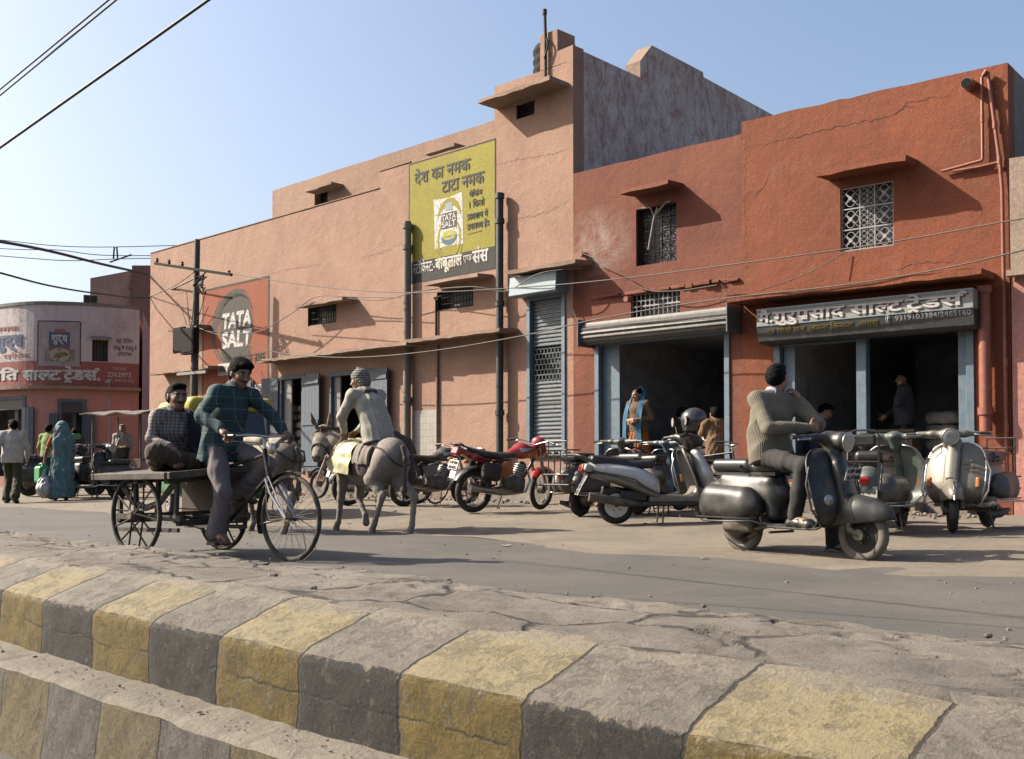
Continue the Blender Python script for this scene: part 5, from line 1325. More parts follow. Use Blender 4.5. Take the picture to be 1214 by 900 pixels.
def lamp(parent, c, axis, r, depth, name='headlight', rimm=CHROME, glass=GLASS):
    mb = MB(); mb.lathe([(0, -.005), (r * .5, .006), (r * .92, -.004), (r * .98, -.016)], c, axis, 24); g = mb.build(name, glass, parent, smooth=50)
    mb = MB(); mb.torus(Vector(c) - Vector(axis).normalized() * .012, axis, r, r * .11, 28, 8); mb.build('rim', rimm, g, smooth=60)
    return g
def mirror_fn(parent, base, tip, r=.055, face=(-1, 0, 0)):
    mb = MB(); b, t = Vector(base), Vector(tip); mb.tube([b, b * .4 + t * .6 + Vector((.01, 0, .02)), t], .006, 6)
    mb.lathe([(0, -.02), (r * .7, -.016), (r, 0), (r, .004), (0, .004)], t, face, 18); o = mb.build('mirror', BLACKP, parent, smooth=50)
    mb = MB(); mb.lathe([(0, .006), (r * .9, .006), (r * .9, .003)], t, face, 18); mb.build('glass', GLASS, o, smooth=50)

def vespa(label, body, loc, rz, seat=BLKSEAT, cowl=None, group='scooters parked along the shop fronts', lean=0.0, steer=0.0, plate_r=None, plate_f=None, rack=False, guards=True, spare=False, tyre=TYRE, legshield_num=None, windframe=False, indicators=True, vox=.009, name='scooter', twoseat=False, grabrail=False, footstand=True, rim=M('dirty_rim', (.020, .018, .016), .85, 0, var=.4, dust=.12, dustc=(.20, .165, .125))):
    root = empty(name, loc, rz, label, 'scooter', group); root.rotation_euler = (lean, 0, rz)
    cowl = cowl or body
    RW, FW, R = Vector((-.58, 0, .215)), Vector((.67, 0, .215)), .218
    # rear bodywork
    s = SDF(); s.ell((-.50, 0, .52), (.46, .165, .19), k=.04); s.cap((-.17, 0, .34), (-.21, 0, .62), .085, .075, .06, sq=((0, 1, 0), 1.6)); s.ell((-.84, 0, .47), (.15, .15, .17), k=.05); s.cap((-.2, 0, .64), (-.72, 0, .66), .06, .07, .05, sq=((0, 1, 0), 1.6))
    s.half((0, 0, .30), (0, 0, -1)); s.ell((-.58, 0, .2), (.27, .07, .25), k=.01, sub=True)
    sdf_obj('body_shell', s, body, root, vox)
    for sg in (1, -1):
        s = SDF(); s.rbox((-.59, sg * .165, .445), (.30, .108, .152), .10, rot3(0, .05, sg * .06), .02); s.ell((-.38, sg * .19, .42), (.17, .10, .13), k=.06); s.ell((-.78, sg * .15, .42), (.16, .10, .13), k=.06)
        s.half((0, 0, .315), (0, 0, -1)); s.half((0, sg * .09, 0), (0, -sg, 0))
        c = sdf_obj('side_cowl', s, cowl, root, vox)
        mb = MB(); pts = [(-.585 + .352 * math.cos(a), sg * (.185 + .118 * abs(math.sin(a)) ** .6), .318) for a in [PI * k / 18 for k in range(19)]]; mb.tube([(x, y, .318) for x, y, z in pts], .007, 5); mb.build('trim', CHROME if body is not BSCOOT else BLACKP, c, smooth=60)
    # leg shield with steering tunnel
    zs = [.262, .275, .31, .36, .42, .51, .63, .73, .80, .855, .89, .905]; xc = [.40, .45, .49, .52, .525, .505, .470, .44, .415, .40, .39, .386]; hw = [.20, .205, .225, .26, .29, .305, .305, .295, .27, .235, .18, .10]
    g = []; N = 14
    for z, x, w in zip(zs, xc, hw):
        g.append([(x - .085 * abs(2 * j / N - 1) ** 2.4, w * (2 * j / N - 1), z) for j in range(N + 1)])
    mb = MB(); mb.sheet(g, .012); ls = mb.build('leg_shield', body, root, smooth=60)
    mb = MB(); edge = [r_[0] for r_ in g] + [g[-1][j] for j in range(1, N)] + [r_[-1] for r_ in reversed(g)]; mb.tube(edge, .010, 7); mb.build('trim', CHROME if body not in (BSCOOT,) else BLACKP, ls, smooth=60)
    s = SDF(); s.cap((.535, 0, .40), (.42, 0, .88), .062, .06, .02, sq=((0, 1, 0), 1.15)); s.rbox((.487, 0, .62), (.045, .075, .19), .03, rot3(0, -.25, 0), .02); s.ell((.40, 0, .90), (.07, .075, .07), k=.03)
    o = sdf_obj('steering_cover', s, body, root, .008)
    mb = MB()
    for k in range(5): mb.box(.565 + .002, .575, -.045, .045, .49 + k * .014, .496 + k * .014)
    mb.xf(Matrix.Translation((.0, 0, 0))); mb.build('horn_grille', BLACKP, o)
    # floor
    mb = MB(); g = []
    for x, z in ((.42, .275), (.38, .262), (.25, .258), (.0, .258), (-.14, .262), (-.19, .29), (-.21, .34)):
        g.append([(x, y, z + (.012 if abs(y) < .02 else 0) - (.018 if abs(y) > .2 else 0)) for y in (-.215, -.2, -.1, -.02, 0, .02, .1, .2, .215)])
    mb.sheet(g, -.014); fl = mb.build('floorboard', body, root, smooth=50)
    mb = MB()
    for y in (-.17, -.12, -.07, .07, .12, .17): mb.box(-.12, .36, y - .008, y + .008, .263, .276)
    mb.build('rubber_strip', BLACKP, fl)
    # fender
    SM = Matrix.Translation((.53, 0, 0)) @ Matrix.Rotation(steer, 4, 'Z') @ Matrix.Translation((-.53, 0, 0))
    def sx(o): o.matrix_basis = SM @ o.matrix_basis; return o
    s = SDF(); s.ell((.65, 0, .365), (.29, .105, .155), k=.02); s.ell((.60, 0, .40), (.16, .10, .13), k=.06); s.cap((.46, 0, .36), (.40, 0, .24), .07, .06, .05, sq=((0, 1, 0), 1.3))
    s.ell((.66, 0, .25), (.285, .085, .20), k=.01, sub=True); s.half((.9, 0, .335), (.12, 0, -1))
    sx(sdf_obj('fender', s, body, root, .008))
    mb = MB(); mb.tube([(.955, 0, .335), (.89, 0, .455), (.78, 0, .508), (.66, 0, .525)], .008, 6); f = mb.build('fender_crest', CHROME if body is not BSCOOT else BLACKP, root, smooth=60); sx(f)
    # fork, shock absorber
    mb = MB(); mb.tube([(.56, -.075, .50), (.60, -.085, .36), (.585, -.08, .26)], .022, 8); mb.tube([(.585, -.08, .26), (.67, -.07, .215)], [.03, .026], 8); mb.cyl((.67, -.09, .215), (.67, .03, .215), .045, n=14); fk = mb.build('fork_link', ENG, root, smooth=50); sx(fk)
    mb = MB(); mb.cyl((.67, .085, .235), (.605, .09, .44), .022, .024, n=10)
    for k in range(6): f = k / 6; mb.torus(Vector((.67, .085, .235)) * (1 - f) + Vector((.605, .09, .44)) * f, (-.065, 0, .2), .027, .006, 12, 5)
    mb.build('shock_absorber', ENG, fk, smooth=50)
    sx(wheel(root, FW, R, .044, disc=True, tyre=tyre, rim=rim)); wheel(root, RW, R, .044, disc=True, tyre=tyre, rim=rim)
    # headset
    s = SDF(); s.cap((.395, 0, .90), (.36, 0, .985), .065, .065, .03); s.cap((.36, 0, .985), (.48, 0, .97), .062, .082, .03); s.ell((.36, 0, 1.0), (.10, .075, .05), k=.03)
    for sg in (1, -1): s.chain([(.37, sg * .03, .99), (.34, sg * .16, 1.0), (.30, sg * .30, 1.005)], [.048, .032, .022], .03)
    s.half((.545, 0, .96), (1, 0, -.12))
    hs = sx(sdf_obj('headset', s, body, root, .008))
    g_ = lamp(root, (.550, 0, .962), (1, 0, -.12), .078, .03); sx(g_)
    for sg in (1, -1):
        mb = MB(); mb.cyl((.305, sg * .29, 1.004), (.27, sg * .41, 1.0), .018, .017, n=10); h = mb.build('grip', BLACKP, root, smooth=50); sx(h)
        mb = MB(); mb.tube([(.345, sg * .25, .995), (.375, sg * .30, .985), (.345, sg * .43, .98)], [.010, .009, .007], 6); h = mb.build('brake_lever', CHROME, root, smooth=50); sx(h)
    # seat
    s = SDF(); s.rbox((-.30, 0, .755), (.20, .115, .05), .045, rot3(0, -.03, 0), .03); s.rbox((-.62, 0, .775), (.22, .14, .058), .05, None, .04)
    sdf_obj('seat', s, seat, root, .008)
    mb = MB(); mb.box(-.80, -.13, -.105, .105, .685, .715); mb.tube([(-.46, -.15, .73), (-.47, -.165, .76), (-.47, 0, .842), (-.47, .165, .76), (-.46, .15, .73)], .010, 6); mb.build('seat_strap', BLACKP, root, smooth=50)
    # engine, exhaust, stand
    s = SDF(); s.rbox((-.50, -.12, .27), (.17, .075, .085), .04); s.cap((-.58, -.09, .215), (-.40, -.16, .33), .085, .07, .04); s.cap((-.40, -.04, .22), (-.28, 0, .30), .05, .05, .03); sdf_obj('engine', s, ENG, root, .012)
    mb = MB(); mb.tube([(-.36, -.06, .2), (-.45, -.04, .15), (-.55, .05, .14), (-.66, .10, .15), (-.86, .14, .19)], [.022, .03, .05, .05, .022], 10); mb.build('exhaust', ENG, root, smooth=50)
    mb = MB(); mb.tube([(-.14, .15, .25), (-.18, .19, .02), (-.21, .23, .012)] if footstand else [(-.2, .13, .24), (-.34, .14, .22)], .012, 6); mb.tube([(-.14, -.15, .25), (-.18, -.19, .02), (-.21, -.23, .012)] if footstand else [(-.2, -.13, .24), (-.34, -.14, .22)], .012, 6); mb.tube([(-.15, -.16, .2), (-.15, .16, .2)], .012, 6); mb.build('stand', ENG, root, smooth=50)
    # rear lamp, plate, indicators
    s = SDF(); s.rbox((-.975, 0, .535), (.035, .055, .04), .02, rot3(0, -.25, 0)); sdf_obj('tail_light', s, REDL, root, .007)
    if indicators:
        for sg in (1, -1):
            s = SDF(); s.rbox((-.90, sg * .15, .44), (.02, .045, .028), .012, rot3(0, 0, -sg * .5)); sdf_obj('indicator', s, AMBER, root, .007)
            s = SDF(); s.rbox((.462, sg * .245, .50), (.018, .022, .055), .012, rot3(0, -.2, 0)); sdf_obj('indicator', s, AMBER, root, .007)
    if plate_r: plate(root, face_mat((-.995, 0, .31), -1, 0, -.15), plate_r, .24, .17)
    if plate_f: plate(root, face_mat((.548, 0, .66), 1, 0, .25) @ Matrix.Translation((0, -.03, 0)), plate_f, .20, .105)
    if legshield_num:
        for i, q in enumerate(legshield_num): lettering('lettering', q, INK, ls, 0, .69 - i * .05, h=.045, w=.13, bold=.02, align='l', P=lambda x, y, z: (.47 - .24 * (z - .68) - .085 * ((x + .09) / .3) ** 2 + .021, x + .09, z))
    if guards:
        for sg in (1, -1): mb = MB(); mb.tube([(.40, sg * .2, .30), (.48, sg * .27, .28), (.43, sg * .335, .42), (.385, sg * .345, .62), (.37, sg * .29, .76)], .009, 6); mb.build('leg_guard', CHROME if body is not BSCOOT else BLACKP, root, smooth=60); mb = MB(); mb.tube([(-.12, sg * .2, .255), (-.22, sg * .31, .30), (-.45, sg * .345, .29), (-.75, sg * .33, .285), (-.9, sg * .2, .29)], .009, 6); mb.build('crash_guard', CHROME if body is not BSCOOT else BLACKP, root, smooth=60)
    if rack:
        mb = MB(); 
        for z in (.80, .87): mb.tube([(-.78, -.15, z), (-1.06, -.15, z), (-1.06, .15, z), (-.78, .15, z)], .010, 6)
        for y in (-.15, -.05, .05, .15): mb.tube([(-1.06, y, .42), (-1.06, y, .98 if abs(y) > .1 else .87)], .009, 6)
        mb.tube([(-1.06, -.15, .98), (-1.06, .15, .98)], .010, 6); mb.tube([(-1.08, -.2, .55), (-1.10, .2, .55)], .010, 6); mb.tube([(-.9, -.18, .42), (-1.08, -.2, .42), (-1.08, .2, .42), (-.9, .18, .42)], .010, 6)
        mb.build('carrier_rack', BLACKP, root, smooth=60)
    if grabrail:
        mb = MB(); mb.tube([(-.72, -.12, .72), (-.9, -.15, .66), (-1.0, -.15, .44), (-1.04, -.15, .62), (-1.02, -.15, .98), (-.99, -.1, 1.03), (-.99, .1, 1.03), (-1.02, .15, .98), (-1.04, .15, .62), (-1.0, .15, .44), (-.9, .15, .66), (-.72, .12, .72)], .010, 6); mb.tube([(-1.035, -.15, .72), (-1.035, .15, .72)], .009, 6)
        o = mb.build('rear_guard_rail', BLACKP, root, smooth=60)
        s = SDF(); s.rbox((-1.0, 0, .93), (.025, .12, .06), .02); sdf_obj('back_pad', s, BLKSEAT, o, .009)
    if spare:
        s = SDF(); s.ell((-1.0, 0, .56), (.09, .2, .2), k=.02); s.rbox((-.99, 0, .56), (.05, .19, .19), .05); sp = sdf_obj('spare_wheel_cover', s, cowl, root, .01)
    if windframe:
        g = []
        for i in range(9): z = .86 + .42 * i / 8; w = .24 * (1 - max(0, (i - 5) / 5) ** 2); g.append([(.46 - .35 * (z - .86) - .06 * (j / 4 - 1) ** 2, w * (j / 4 - 1), z) for j in range(9)])
        mb = MB(); mb.tube([r_[0] for r_ in g] + g[-1][1:-1] + [r_[-1] for r_ in reversed(g)], .009, 6); o = mb.build('windshield_frame', CHROME, root, smooth=60)
    return root

def loft(sec, e=2.4, n=22):
    mb = MB(); rs = []
    for x, z, w, h in sec:
        r = []
        for k in range(n):
            a = 2 * PI * k / n; c, s_ = math.cos(a), math.sin(a)
            r.append((x, w * math.copysign(abs(c) ** (2 / e), c), z + h * math.copysign(abs(s_) ** (2 / e), s_)))
        rs.append(r)
    mb.rings(rs); return mb
def activa(label, loc, rz, group):
    root = empty('scooter', loc, rz, label, 'scooter', group); B, D_ = SILVA, M('matt_dark_plastic', (.04, .04, .042), .5, dust=.35, dustc=(.19, .16, .13))
    R = .222
    wheel(root, (-.60, 0, R), R, .048, disc=True, rim=M('light_steel_rim', (.45, .45, .45), .4, .7, dust=.2)); wheel(root, (.64, 0, R), R, .048, disc=True, steer=.25)
    # rear panel rising to the tail
    loft([(-1.0, .678, .05, .03), (-.95, .672, .10, .05), (-.85, .66, .15, .075), (-.7, .635, .185, .10), (-.55, .605, .20, .115), (-.38, .56, .205, .13), (-.26, .51, .195, .14), (-.17, .46, .17, .14), (-.11, .43, .13, .12), (-.09, .42, .10, .10)], 2.6).build('rear_panel', B, root, smooth=60)
    loft([(-.98, .60, .06, .018), (-.92, .59, .11, .028), (-.8, .567, .17, .04), (-.62, .53, .212, .05), (-.45, .475, .222, .056), (-.3, .41, .218, .054), (-.17, .352, .20, .046), (-.08, .325, .17, .03)], 3).build('lower_trim', SILV, root, smooth=60)
    mb = MB()
    for sg in (1, -1): mb.tube([(-.12, sg * .225, .36), (-.3, sg * .228, .445), (-.42, sg * .225, .53), (-.6, sg * .21, .575), (-.9, sg * .13, .63)], .009, 6)
    mb.build('panel_seam', D_, root, smooth=60)
    s = SDF(); s.rbox((-.36, 0, .70), (.22, .125, .05), .045, rot3(0, -.05, 0), .03); s.rbox((-.70, 0, .745), (.22, .135, .052), .045, rot3(0, .10, 0), .05); sdf_obj('seat', s, BLKSEAT, root, .008)
    mb = MB(); mb.tube([(-.86, -.12, .72), (-1.02, -.13, .80), (-1.08, -.08, .82), (-1.08, .08, .82), (-1.02, .13, .80), (-.86, .12, .72)], .016, 8); mb.build('grab_rail', D_, root, smooth=60)
    s = SDF(); s.rbox((-.98, 0, .655), (.05, .13, .045), .025, rot3(0, .3, 0)); o = sdf_obj('tail_light', s, REDL, root, .007)
    for sg in (1, -1): s = SDF(); s.rbox((-.955, sg * .15, .665), (.05, .03, .04), .02, rot3(0, .3, -sg * .4)); sdf_obj('indicator', s, M('clear_lamp', (.6, .5, .45), .2), root, .007)
    s = SDF(); s.cap((-.93, 0, .60), (-1.06, 0, .36), .03, .02, .02, sq=((0, 1, 0), 4)); sdf_obj('rear_mudguard', s, D_, root, .009); plate(root, face_mat((-1.075, 0, .35), -1, 0, -.45), ['UP80', 'AZ 4117'], .22, .14)
    s = SDF(); s.rbox((-.52, .11, .33), (.24, .055, .10), .03, rot3(0, .12, 0)); s.rbox((-.40, 0, .34), (.16, .13, .07), .03, None, .03); sdf_obj('engine_cover', s, BLACKP, root, .011)
    mb = MB(); mb.tube([(-.30, -.1, .24), (-.5, -.15, .26), (-.95, -.17, .33)], [.025, .05, .055], 10); mb.build('exhaust', ENG, root, smooth=50)
    # floor and tunnel
    s = SDF(); s.rbox((.10, 0, .30), (.33, .185, .04), .03, None, .02); s.rbox((.36, 0, .36), (.06, .18, .09), .04, rot3(0, .5, 0), .05); sdf_obj('floorboard', s, SILV, root, .009)
    s = SDF(); s.rbox((.05, 0, .245), (.36, .16, .03), .02); sdf_obj('belly_pan', s, D_, root, .012)
    # apron: dark inner face, silver outer face
    zs = [.30, .36, .45, .56, .68, .78, .85, .89]; xi = [.40, .42, .40, .36, .315, .28, .26, .25]; hw = [.17, .20, .225, .235, .225, .20, .165, .12]; N = 12
    def sh(dx, k): return [[(x + dx - .02 * 0 - .07 * (1 if dx < .1 else 1.5) * abs(2 * j / N - 1) ** 2.2, k * w * (2 * j / N - 1), z) for j in range(N + 1)] for z, x, w in zip(zs, xi, hw)]
    mb = MB(); mb.sheet(sh(0, .97), .02); mb.build('inner_apron', BLACKP, root, smooth=60)
    s = SDF(); s.chain([(.53, 0, .40), (.45, 0, .60), (.36, 0, .84)], [.09, .10, .07], .05, sq=((0, 1, 0), 2.1)); s.half((.40, 0, .45), (-1, 0, -.28)); sdf_obj('front_apron', s, B, root, .009)
    mb = MB(); e = sh(.0, 1.0); mb.tube([r_[0] for r_ in e], .014, 7); mb.tube([r_[-1] for r_ in e], .014, 7); mb.build('apron_trim', SILV, root, smooth=60)
    s = SDF(); s.ell((.64, 0, .37), (.29, .105, .14), k=.02); s.ell((.64, 0, .27), (.275, .08, .18), k=.01, sub=True); s.half((.64, 0, .31), (.15, 0, -1)); sdf_obj('fender', s, B, root, .009)
    mb = MB(); mb.tube([(.44, -.07, .5), (.62, -.085, .22)], .022, 8); mb.tube([(.44, .07, .5), (.62, .085, .22)], .022, 8); mb.build('fork', ENG, root, smooth=50)
    # headset cowl
    s = SDF(); s.cap((.33, 0, .86), (.29, 0, .96), .05, .07, .03); s.ell((.32, 0, 1.0), (.15, .12, .075), rot3(0, .3, 0), .03)
    for sg in (1, -1): s.chain([(.28, sg * .06, 1.0), (.20, sg * .2, 1.04), (.14, sg * .28, 1.04)], [.06, .036, .024], .03)
    sdf_obj('headset', s, BLACKP, root, .008); lamp(root, (.455, 0, .965), (1, 0, -.2), .07, .03)
    for sg in (1, -1):
        mb = MB(); mb.cyl((.145, sg * .27, 1.04), (.09, sg * .40, 1.03), .019, n=10); mb.build('grip', BLACKP, root, smooth=50)
        mb = MB(); mb.tube([(.19, sg * .24, 1.03), (.2, sg * .3, 1.02), (.14, sg * .42, 1.01)], .008, 6); mb.build('brake_lever', CHROME, root, smooth=50)
        mirror_fn(root, (.2, sg * .2, 1.05), (.17, sg * .30, 1.22), .06)
    mb = MB(); mb.tube([(-.05, .12, .24), (-.07, .15, .01), (-.12, .17, .01)], .011, 6); mb.tube([(-.05, -.12, .24), (-.07, -.15, .01), (-.12, -.17, .01)], .011, 6); mb.build('stand', ENG, root, smooth=50)
    return root

def motorbike(label, loc, rz, paint=BSCOOT, decal=None, seatm=BLKSEAT, lean=.0, steer=0.0, group=None, plate_r=None, bags=False, name='motorbike', scale=1.0, cowl=True, tail=None):
    root = empty(name, loc, rz, label, 'motorbike', group); root.rotation_euler = (lean, 0, rz); root.scale = (scale,) * 3
    tail = tail or paint
    R = .30; RW = (-.62, 0, R); FW = (.64, 0, R)
    SM = Matrix.Translation((.40, 0, 0)) @ Matrix.Rotation(steer, 4, 'Z') @ Matrix.Translation((-.40, 0, 0))
    def sx(o): o.matrix_basis = SM @ o.matrix_basis; return o
    wheel(root, RW, R, .045, CHROME, spokes=36, hub=.075, thick=.002); sx(wheel(root, FW, R, .038, CHROME, spokes=36, hub=.065, thick=.002, steer=.001))
    fr = MB(); fr.tube([(.42, 0, .82), (.36, 0, .70), (.18, 0, .42), (.02, 0, .33), (-.20, 0, .34)], .022, 8); fr.tube([(.40, 0, .78), (.05, 0, .76), (-.22, 0, .70)], .024, 8)
    for sg in (1, -1): fr.tube([(-.18, sg * .08, .36), (-.26, sg * .09, .70), (-.80, sg * .09, .78)], .014, 6); fr.tube([(-.20, sg * .10, .36), (-.62, sg * .10, .30)], .022, 6)
    fr.build('frame', BLACKP, root, smooth=60)
    s = SDF(); s.rbox((.02, 0, .40), (.17, .12, .10), .05, None, .02); s.cap((.10, 0, .46), (.17, 0, .64), .07, .07, .02); s.cap((.03, -.13, .37), (.03, .13, .37), .10, .10, .03); e = sdf_obj('engine', s, ENG, root, .012)
    mb = MB()
    for k in range(6): f = k / 5; c = Vector((.10, 0, .49)) * (1 - f) + Vector((.165, 0, .64)) * f; mb.cyl(c, c + Vector((.003, 0, .009)), .095, n=16)
    mb.build('cooling_fins', STEELR, e, smooth=30)
    s = SDF(); s.chain([(.32, 0, .84), (.14, 0, .85), (-.08, 0, .79)], [.10, .115, .06], .04, sq=((0, 1, 0), 1.25)); s.half((.1, 0, .745), (.06, 0, -1))
    mats = [paint, decal or paint, WHTP]
    def pk(C):
        x, y, z = C.T; m = np.zeros(len(C), int)
        if decal is not None:
            m[(z < .80 + .28 * (x - .02)) & (np.abs(y) > .05)] = 1; m[(z > .83 + .25 * (x - .0)) & (x > .05) & (np.abs(y) > .07) & (z < .90)] = 2
        return m
    sdf_obj('fuel_tank', s, mats, root, .009, pick=pk)
    s = SDF(); s.chain([(.0, 0, .80), (-.25, 0, .775), (-.52, 0, .80), (-.80, 0, .86)], [.045, .055, .058, .045], .03, sq=((0, 1, 0), 2.2)); sdf_obj('seat', s, seatm, root, .009)
    s = SDF(); s.chain([(-.45, 0, .73), (-.70, 0, .79), (-.93, 0, .87)], [.06, .07, .035], .04, sq=((0, 1, 0), 1.7)); sdf_obj('tail_cowl', s, [tail], root, .009)
    for sg in (1, -1):
        s = SDF(); s.rbox((-.20, sg * .115, .60), (.13, .02, .10), .02, rot3(0, -.3, 0)); sdf_obj('side_panel', s, decal or paint, root, .009)
        mb = MB(); mb.cyl((-.50, sg * .115, .70), (-.63, sg * .125, .33), .016, n=8)
        for k in range(8): f = k / 8; mb.torus(Vector((-.50, sg * .115, .70)) * (1 - f) + Vector((-.61, sg * .122, .40)) * f, (-.13, 0, -.37), .026, .006, 10, 5)
        mb.build('shock_absorber', ENG, root, smooth=50)
    mb = MB(); mb.tube([(-.66, -.11, .83), (-.9, -.12, .92), (-1.0, -.08, .94), (-1.0, .08, .94), (-.9, .12, .92), (-.66, .11, .83)], .012, 7); mb.build('grab_rail', BLACKP, root, smooth=50)
    s = SDF(); s.rbox((-.945, 0, .845), (.04, .085, .065), .03, rot3(0, .35, 0)); sdf_obj('tail_light', s, REDL, root, .007)
    for sg in (1, -1):
        s = SDF(); s.ell((-.90, sg * .19, .72), (.05, .035, .03)); s.cap((-.88, sg * .06, .73), (-.89, sg * .17, .72), .01, .01); sdf_obj('indicator', s, AMBER, root, .006)
    # mudguards
    for (cx, cz, rr, a0, a1, w, nm, m) in ((-.62, R, .345, .28, .86, .075, 'rear_mudguard', BLACKP), (.64, R, .335, .12, .80, .06, 'front_mudguard', paint)):
        g = [[(cx + rr * math.cos(PI * (a0 + (a1 - a0) * i / 12)), w * (j / 3 - 1), cz + rr * math.sin(PI * (a0 + (a1 - a0) * i / 12)) - .02 * abs(j / 3 - 1) ** 2) for j in range(7)] for i in range(13)]
        mb = MB(); mb.sheet(g, .005); o = mb.build(nm, m, root, smooth=60)
        if nm[0] == 'f': sx(o)
    mb = MB(); mb.bar((-.93, 0, .70), (-1.0, 0, .48), .12, .008, (1, 0, 0)); mb.build('plate_holder', STEELR, root)
    if plate_r: plate(root, face_mat((-1.005, 0, .60), -1, 0, -.3), plate_r, .22, .13)
    mb = MB()
    for sg in (1, -1): mb.tube([(.375, sg * .085, .90), (.45, sg * .085, .70)], .017, 8); mb.tube([(.45, sg * .085, .70), (.64, sg * .085, R)], .024, 8)
    mb.bar((.40, -.1, .86), (.40, .1, .86), .05, .03); fk = mb.build('fork', CHROME, root, smooth=50); sx(fk)
    mb = MB(); mb.tube([(.27, .38, .99), (.30, .26, 1.01), (.36, .12, .98), (.385, 0, .94), (.36, -.12, .98), (.30, -.26, 1.01), (.27, -.38, .99)], .011, 8); h = mb.build('handlebar', CHROME, root, smooth=60); sx(h)
    for sg in (1, -1):
        mb = MB(); mb.cyl((.297, sg * .27, 1.008), (.26, sg * .40, .985), .018, n=10); sx(mb.build('grip', BLACKP, root, smooth=50))
        mb = MB(); mb.tube([(.33, sg * .24, 1.0), (.36, sg * .3, .985), (.31, sg * .42, .975)], .007, 6); sx(mb.build('brake_lever', CHROME, root, smooth=50))
    s = SDF(); s.ell((.50, 0, .87), (.10, .11, .12), k=.02); 
    if cowl: s.ell((.47, 0, .98), (.075, .11, .08), k=.05)
    s.half((.565, 0, .86), (1, 0, .08)); sx(sdf_obj('headlight_cowl', s, paint, root, .009)); sx(lamp(root, (.575, 0, .865), (1, 0, .05), .082, .03))
    for sg in (1, -1): sx_ = SDF(); sx_.ell((.47, sg * .19, .83), (.045, .04, .03)); sx_.cap((.44, sg * .08, .83), (.46, sg * .17, .83), .01, .01); sx(sdf_obj('indicator', sx_, AMBER, root, .006))
    mb = MB(); mb.tube([(.20, -.10, .60), (.24, -.13, .45), (.16, -.15, .30), (-.10, -.16, .27), (-.30, -.165, .29), (-.82, -.18, .37)], [.018, .018, .02, .022, .045, .05], 10); mb.build('exhaust', CHROME, root, smooth=50)
    mb = MB(); mb.tube([(-.02, .13, .28), (-.02, .26, .012), (.04, .28, .01)], .010, 6); mb.tube([(-.02, -.13, .30), (.05, -.22, .29)], .013, 6); mb.tube([(-.02, .13, .30), (.05, .22, .29)], .013, 6); mb.build('stand', ENG, root, smooth=50)
    mb = MB()
    mb.bar((-.25, .11, .40), (-.60, .11, .33), .03, .11); mb.build('chain_case', BLACKP, root, bevel=.01)
    if bags:
        for sg in (1, -1): s = SDF(); s.rbox((-.48, sg * .185, .58), (.15, .06, .12), .045, rot3(0, .15, 0)); sdf_obj('saddle_bag', s, BLKSEAT, root, .011, noise=folds(5, 20, .006))
    return root

def bike_wheel(parent, loc, R=.35, tr=.018, steer=0.0, **k):
    return wheel(parent, loc, R, tr, rim=CHROME, tyre=k.pop('tyre', TYREG), spokes=36, hub=.022, hubw=.045, thick=.0016, steer=steer or .001, **k)
def guard_arc(mb, cx, cz, r, a0, a1, w=.03, y=0):
    g = [[(cx + r * math.cos(a0 + (a1 - a0) * i / 16) * (1 - .0), y + w * (j / 2 - 1), cz + (r - .012 * abs(j / 2 - 1) ** 2) * math.sin(a0 + (a1 - a0) * i / 16)) for j in range(5)] for i in range(17)]
    mb.sheet(g, .003)
def handlebar_set(root, hx, hz, SXf, half=.30, rods=True, back=.16, gripm=BLACKP):
    mb = MB(); mb.tube([(hx - back, half, hz), (hx - .06, half - .03, hz + .005), (hx + .03, .16, hz + .012), (hx + .035, 0, hz), (hx + .03, -.16, hz + .012), (hx - .06, -half + .03, hz + .005), (hx - back, -half, hz)], .011, 8); h = SXf(mb.build('handlebar', CHROME, root, smooth=60))
    for sg in (1, -1): mb = MB(); mb.cyl((hx - back - .02, sg * half, hz), (hx - back + .10, sg * (half - .012), hz + .002), .017, n=10); SXf(mb.build('grip', gripm, root, smooth=50))
    if rods:
        mb = MB()
        for sg in (1, -1): mb.tube([(hx - back + .02, sg * (half - .02), hz - .045), (hx - .05, sg * (half - .05), hz - .04), (hx + .02, sg * .1, hz - .05), (hx + .03, sg * .03, hz - .12)], .005, 5)
        mb.tube([(hx + .05, 0, hz - .02), (hx + .06, 0, hz - .45)], .004, 5); SXf(mb.build('brake_rods', CHROME, root, smooth=60))
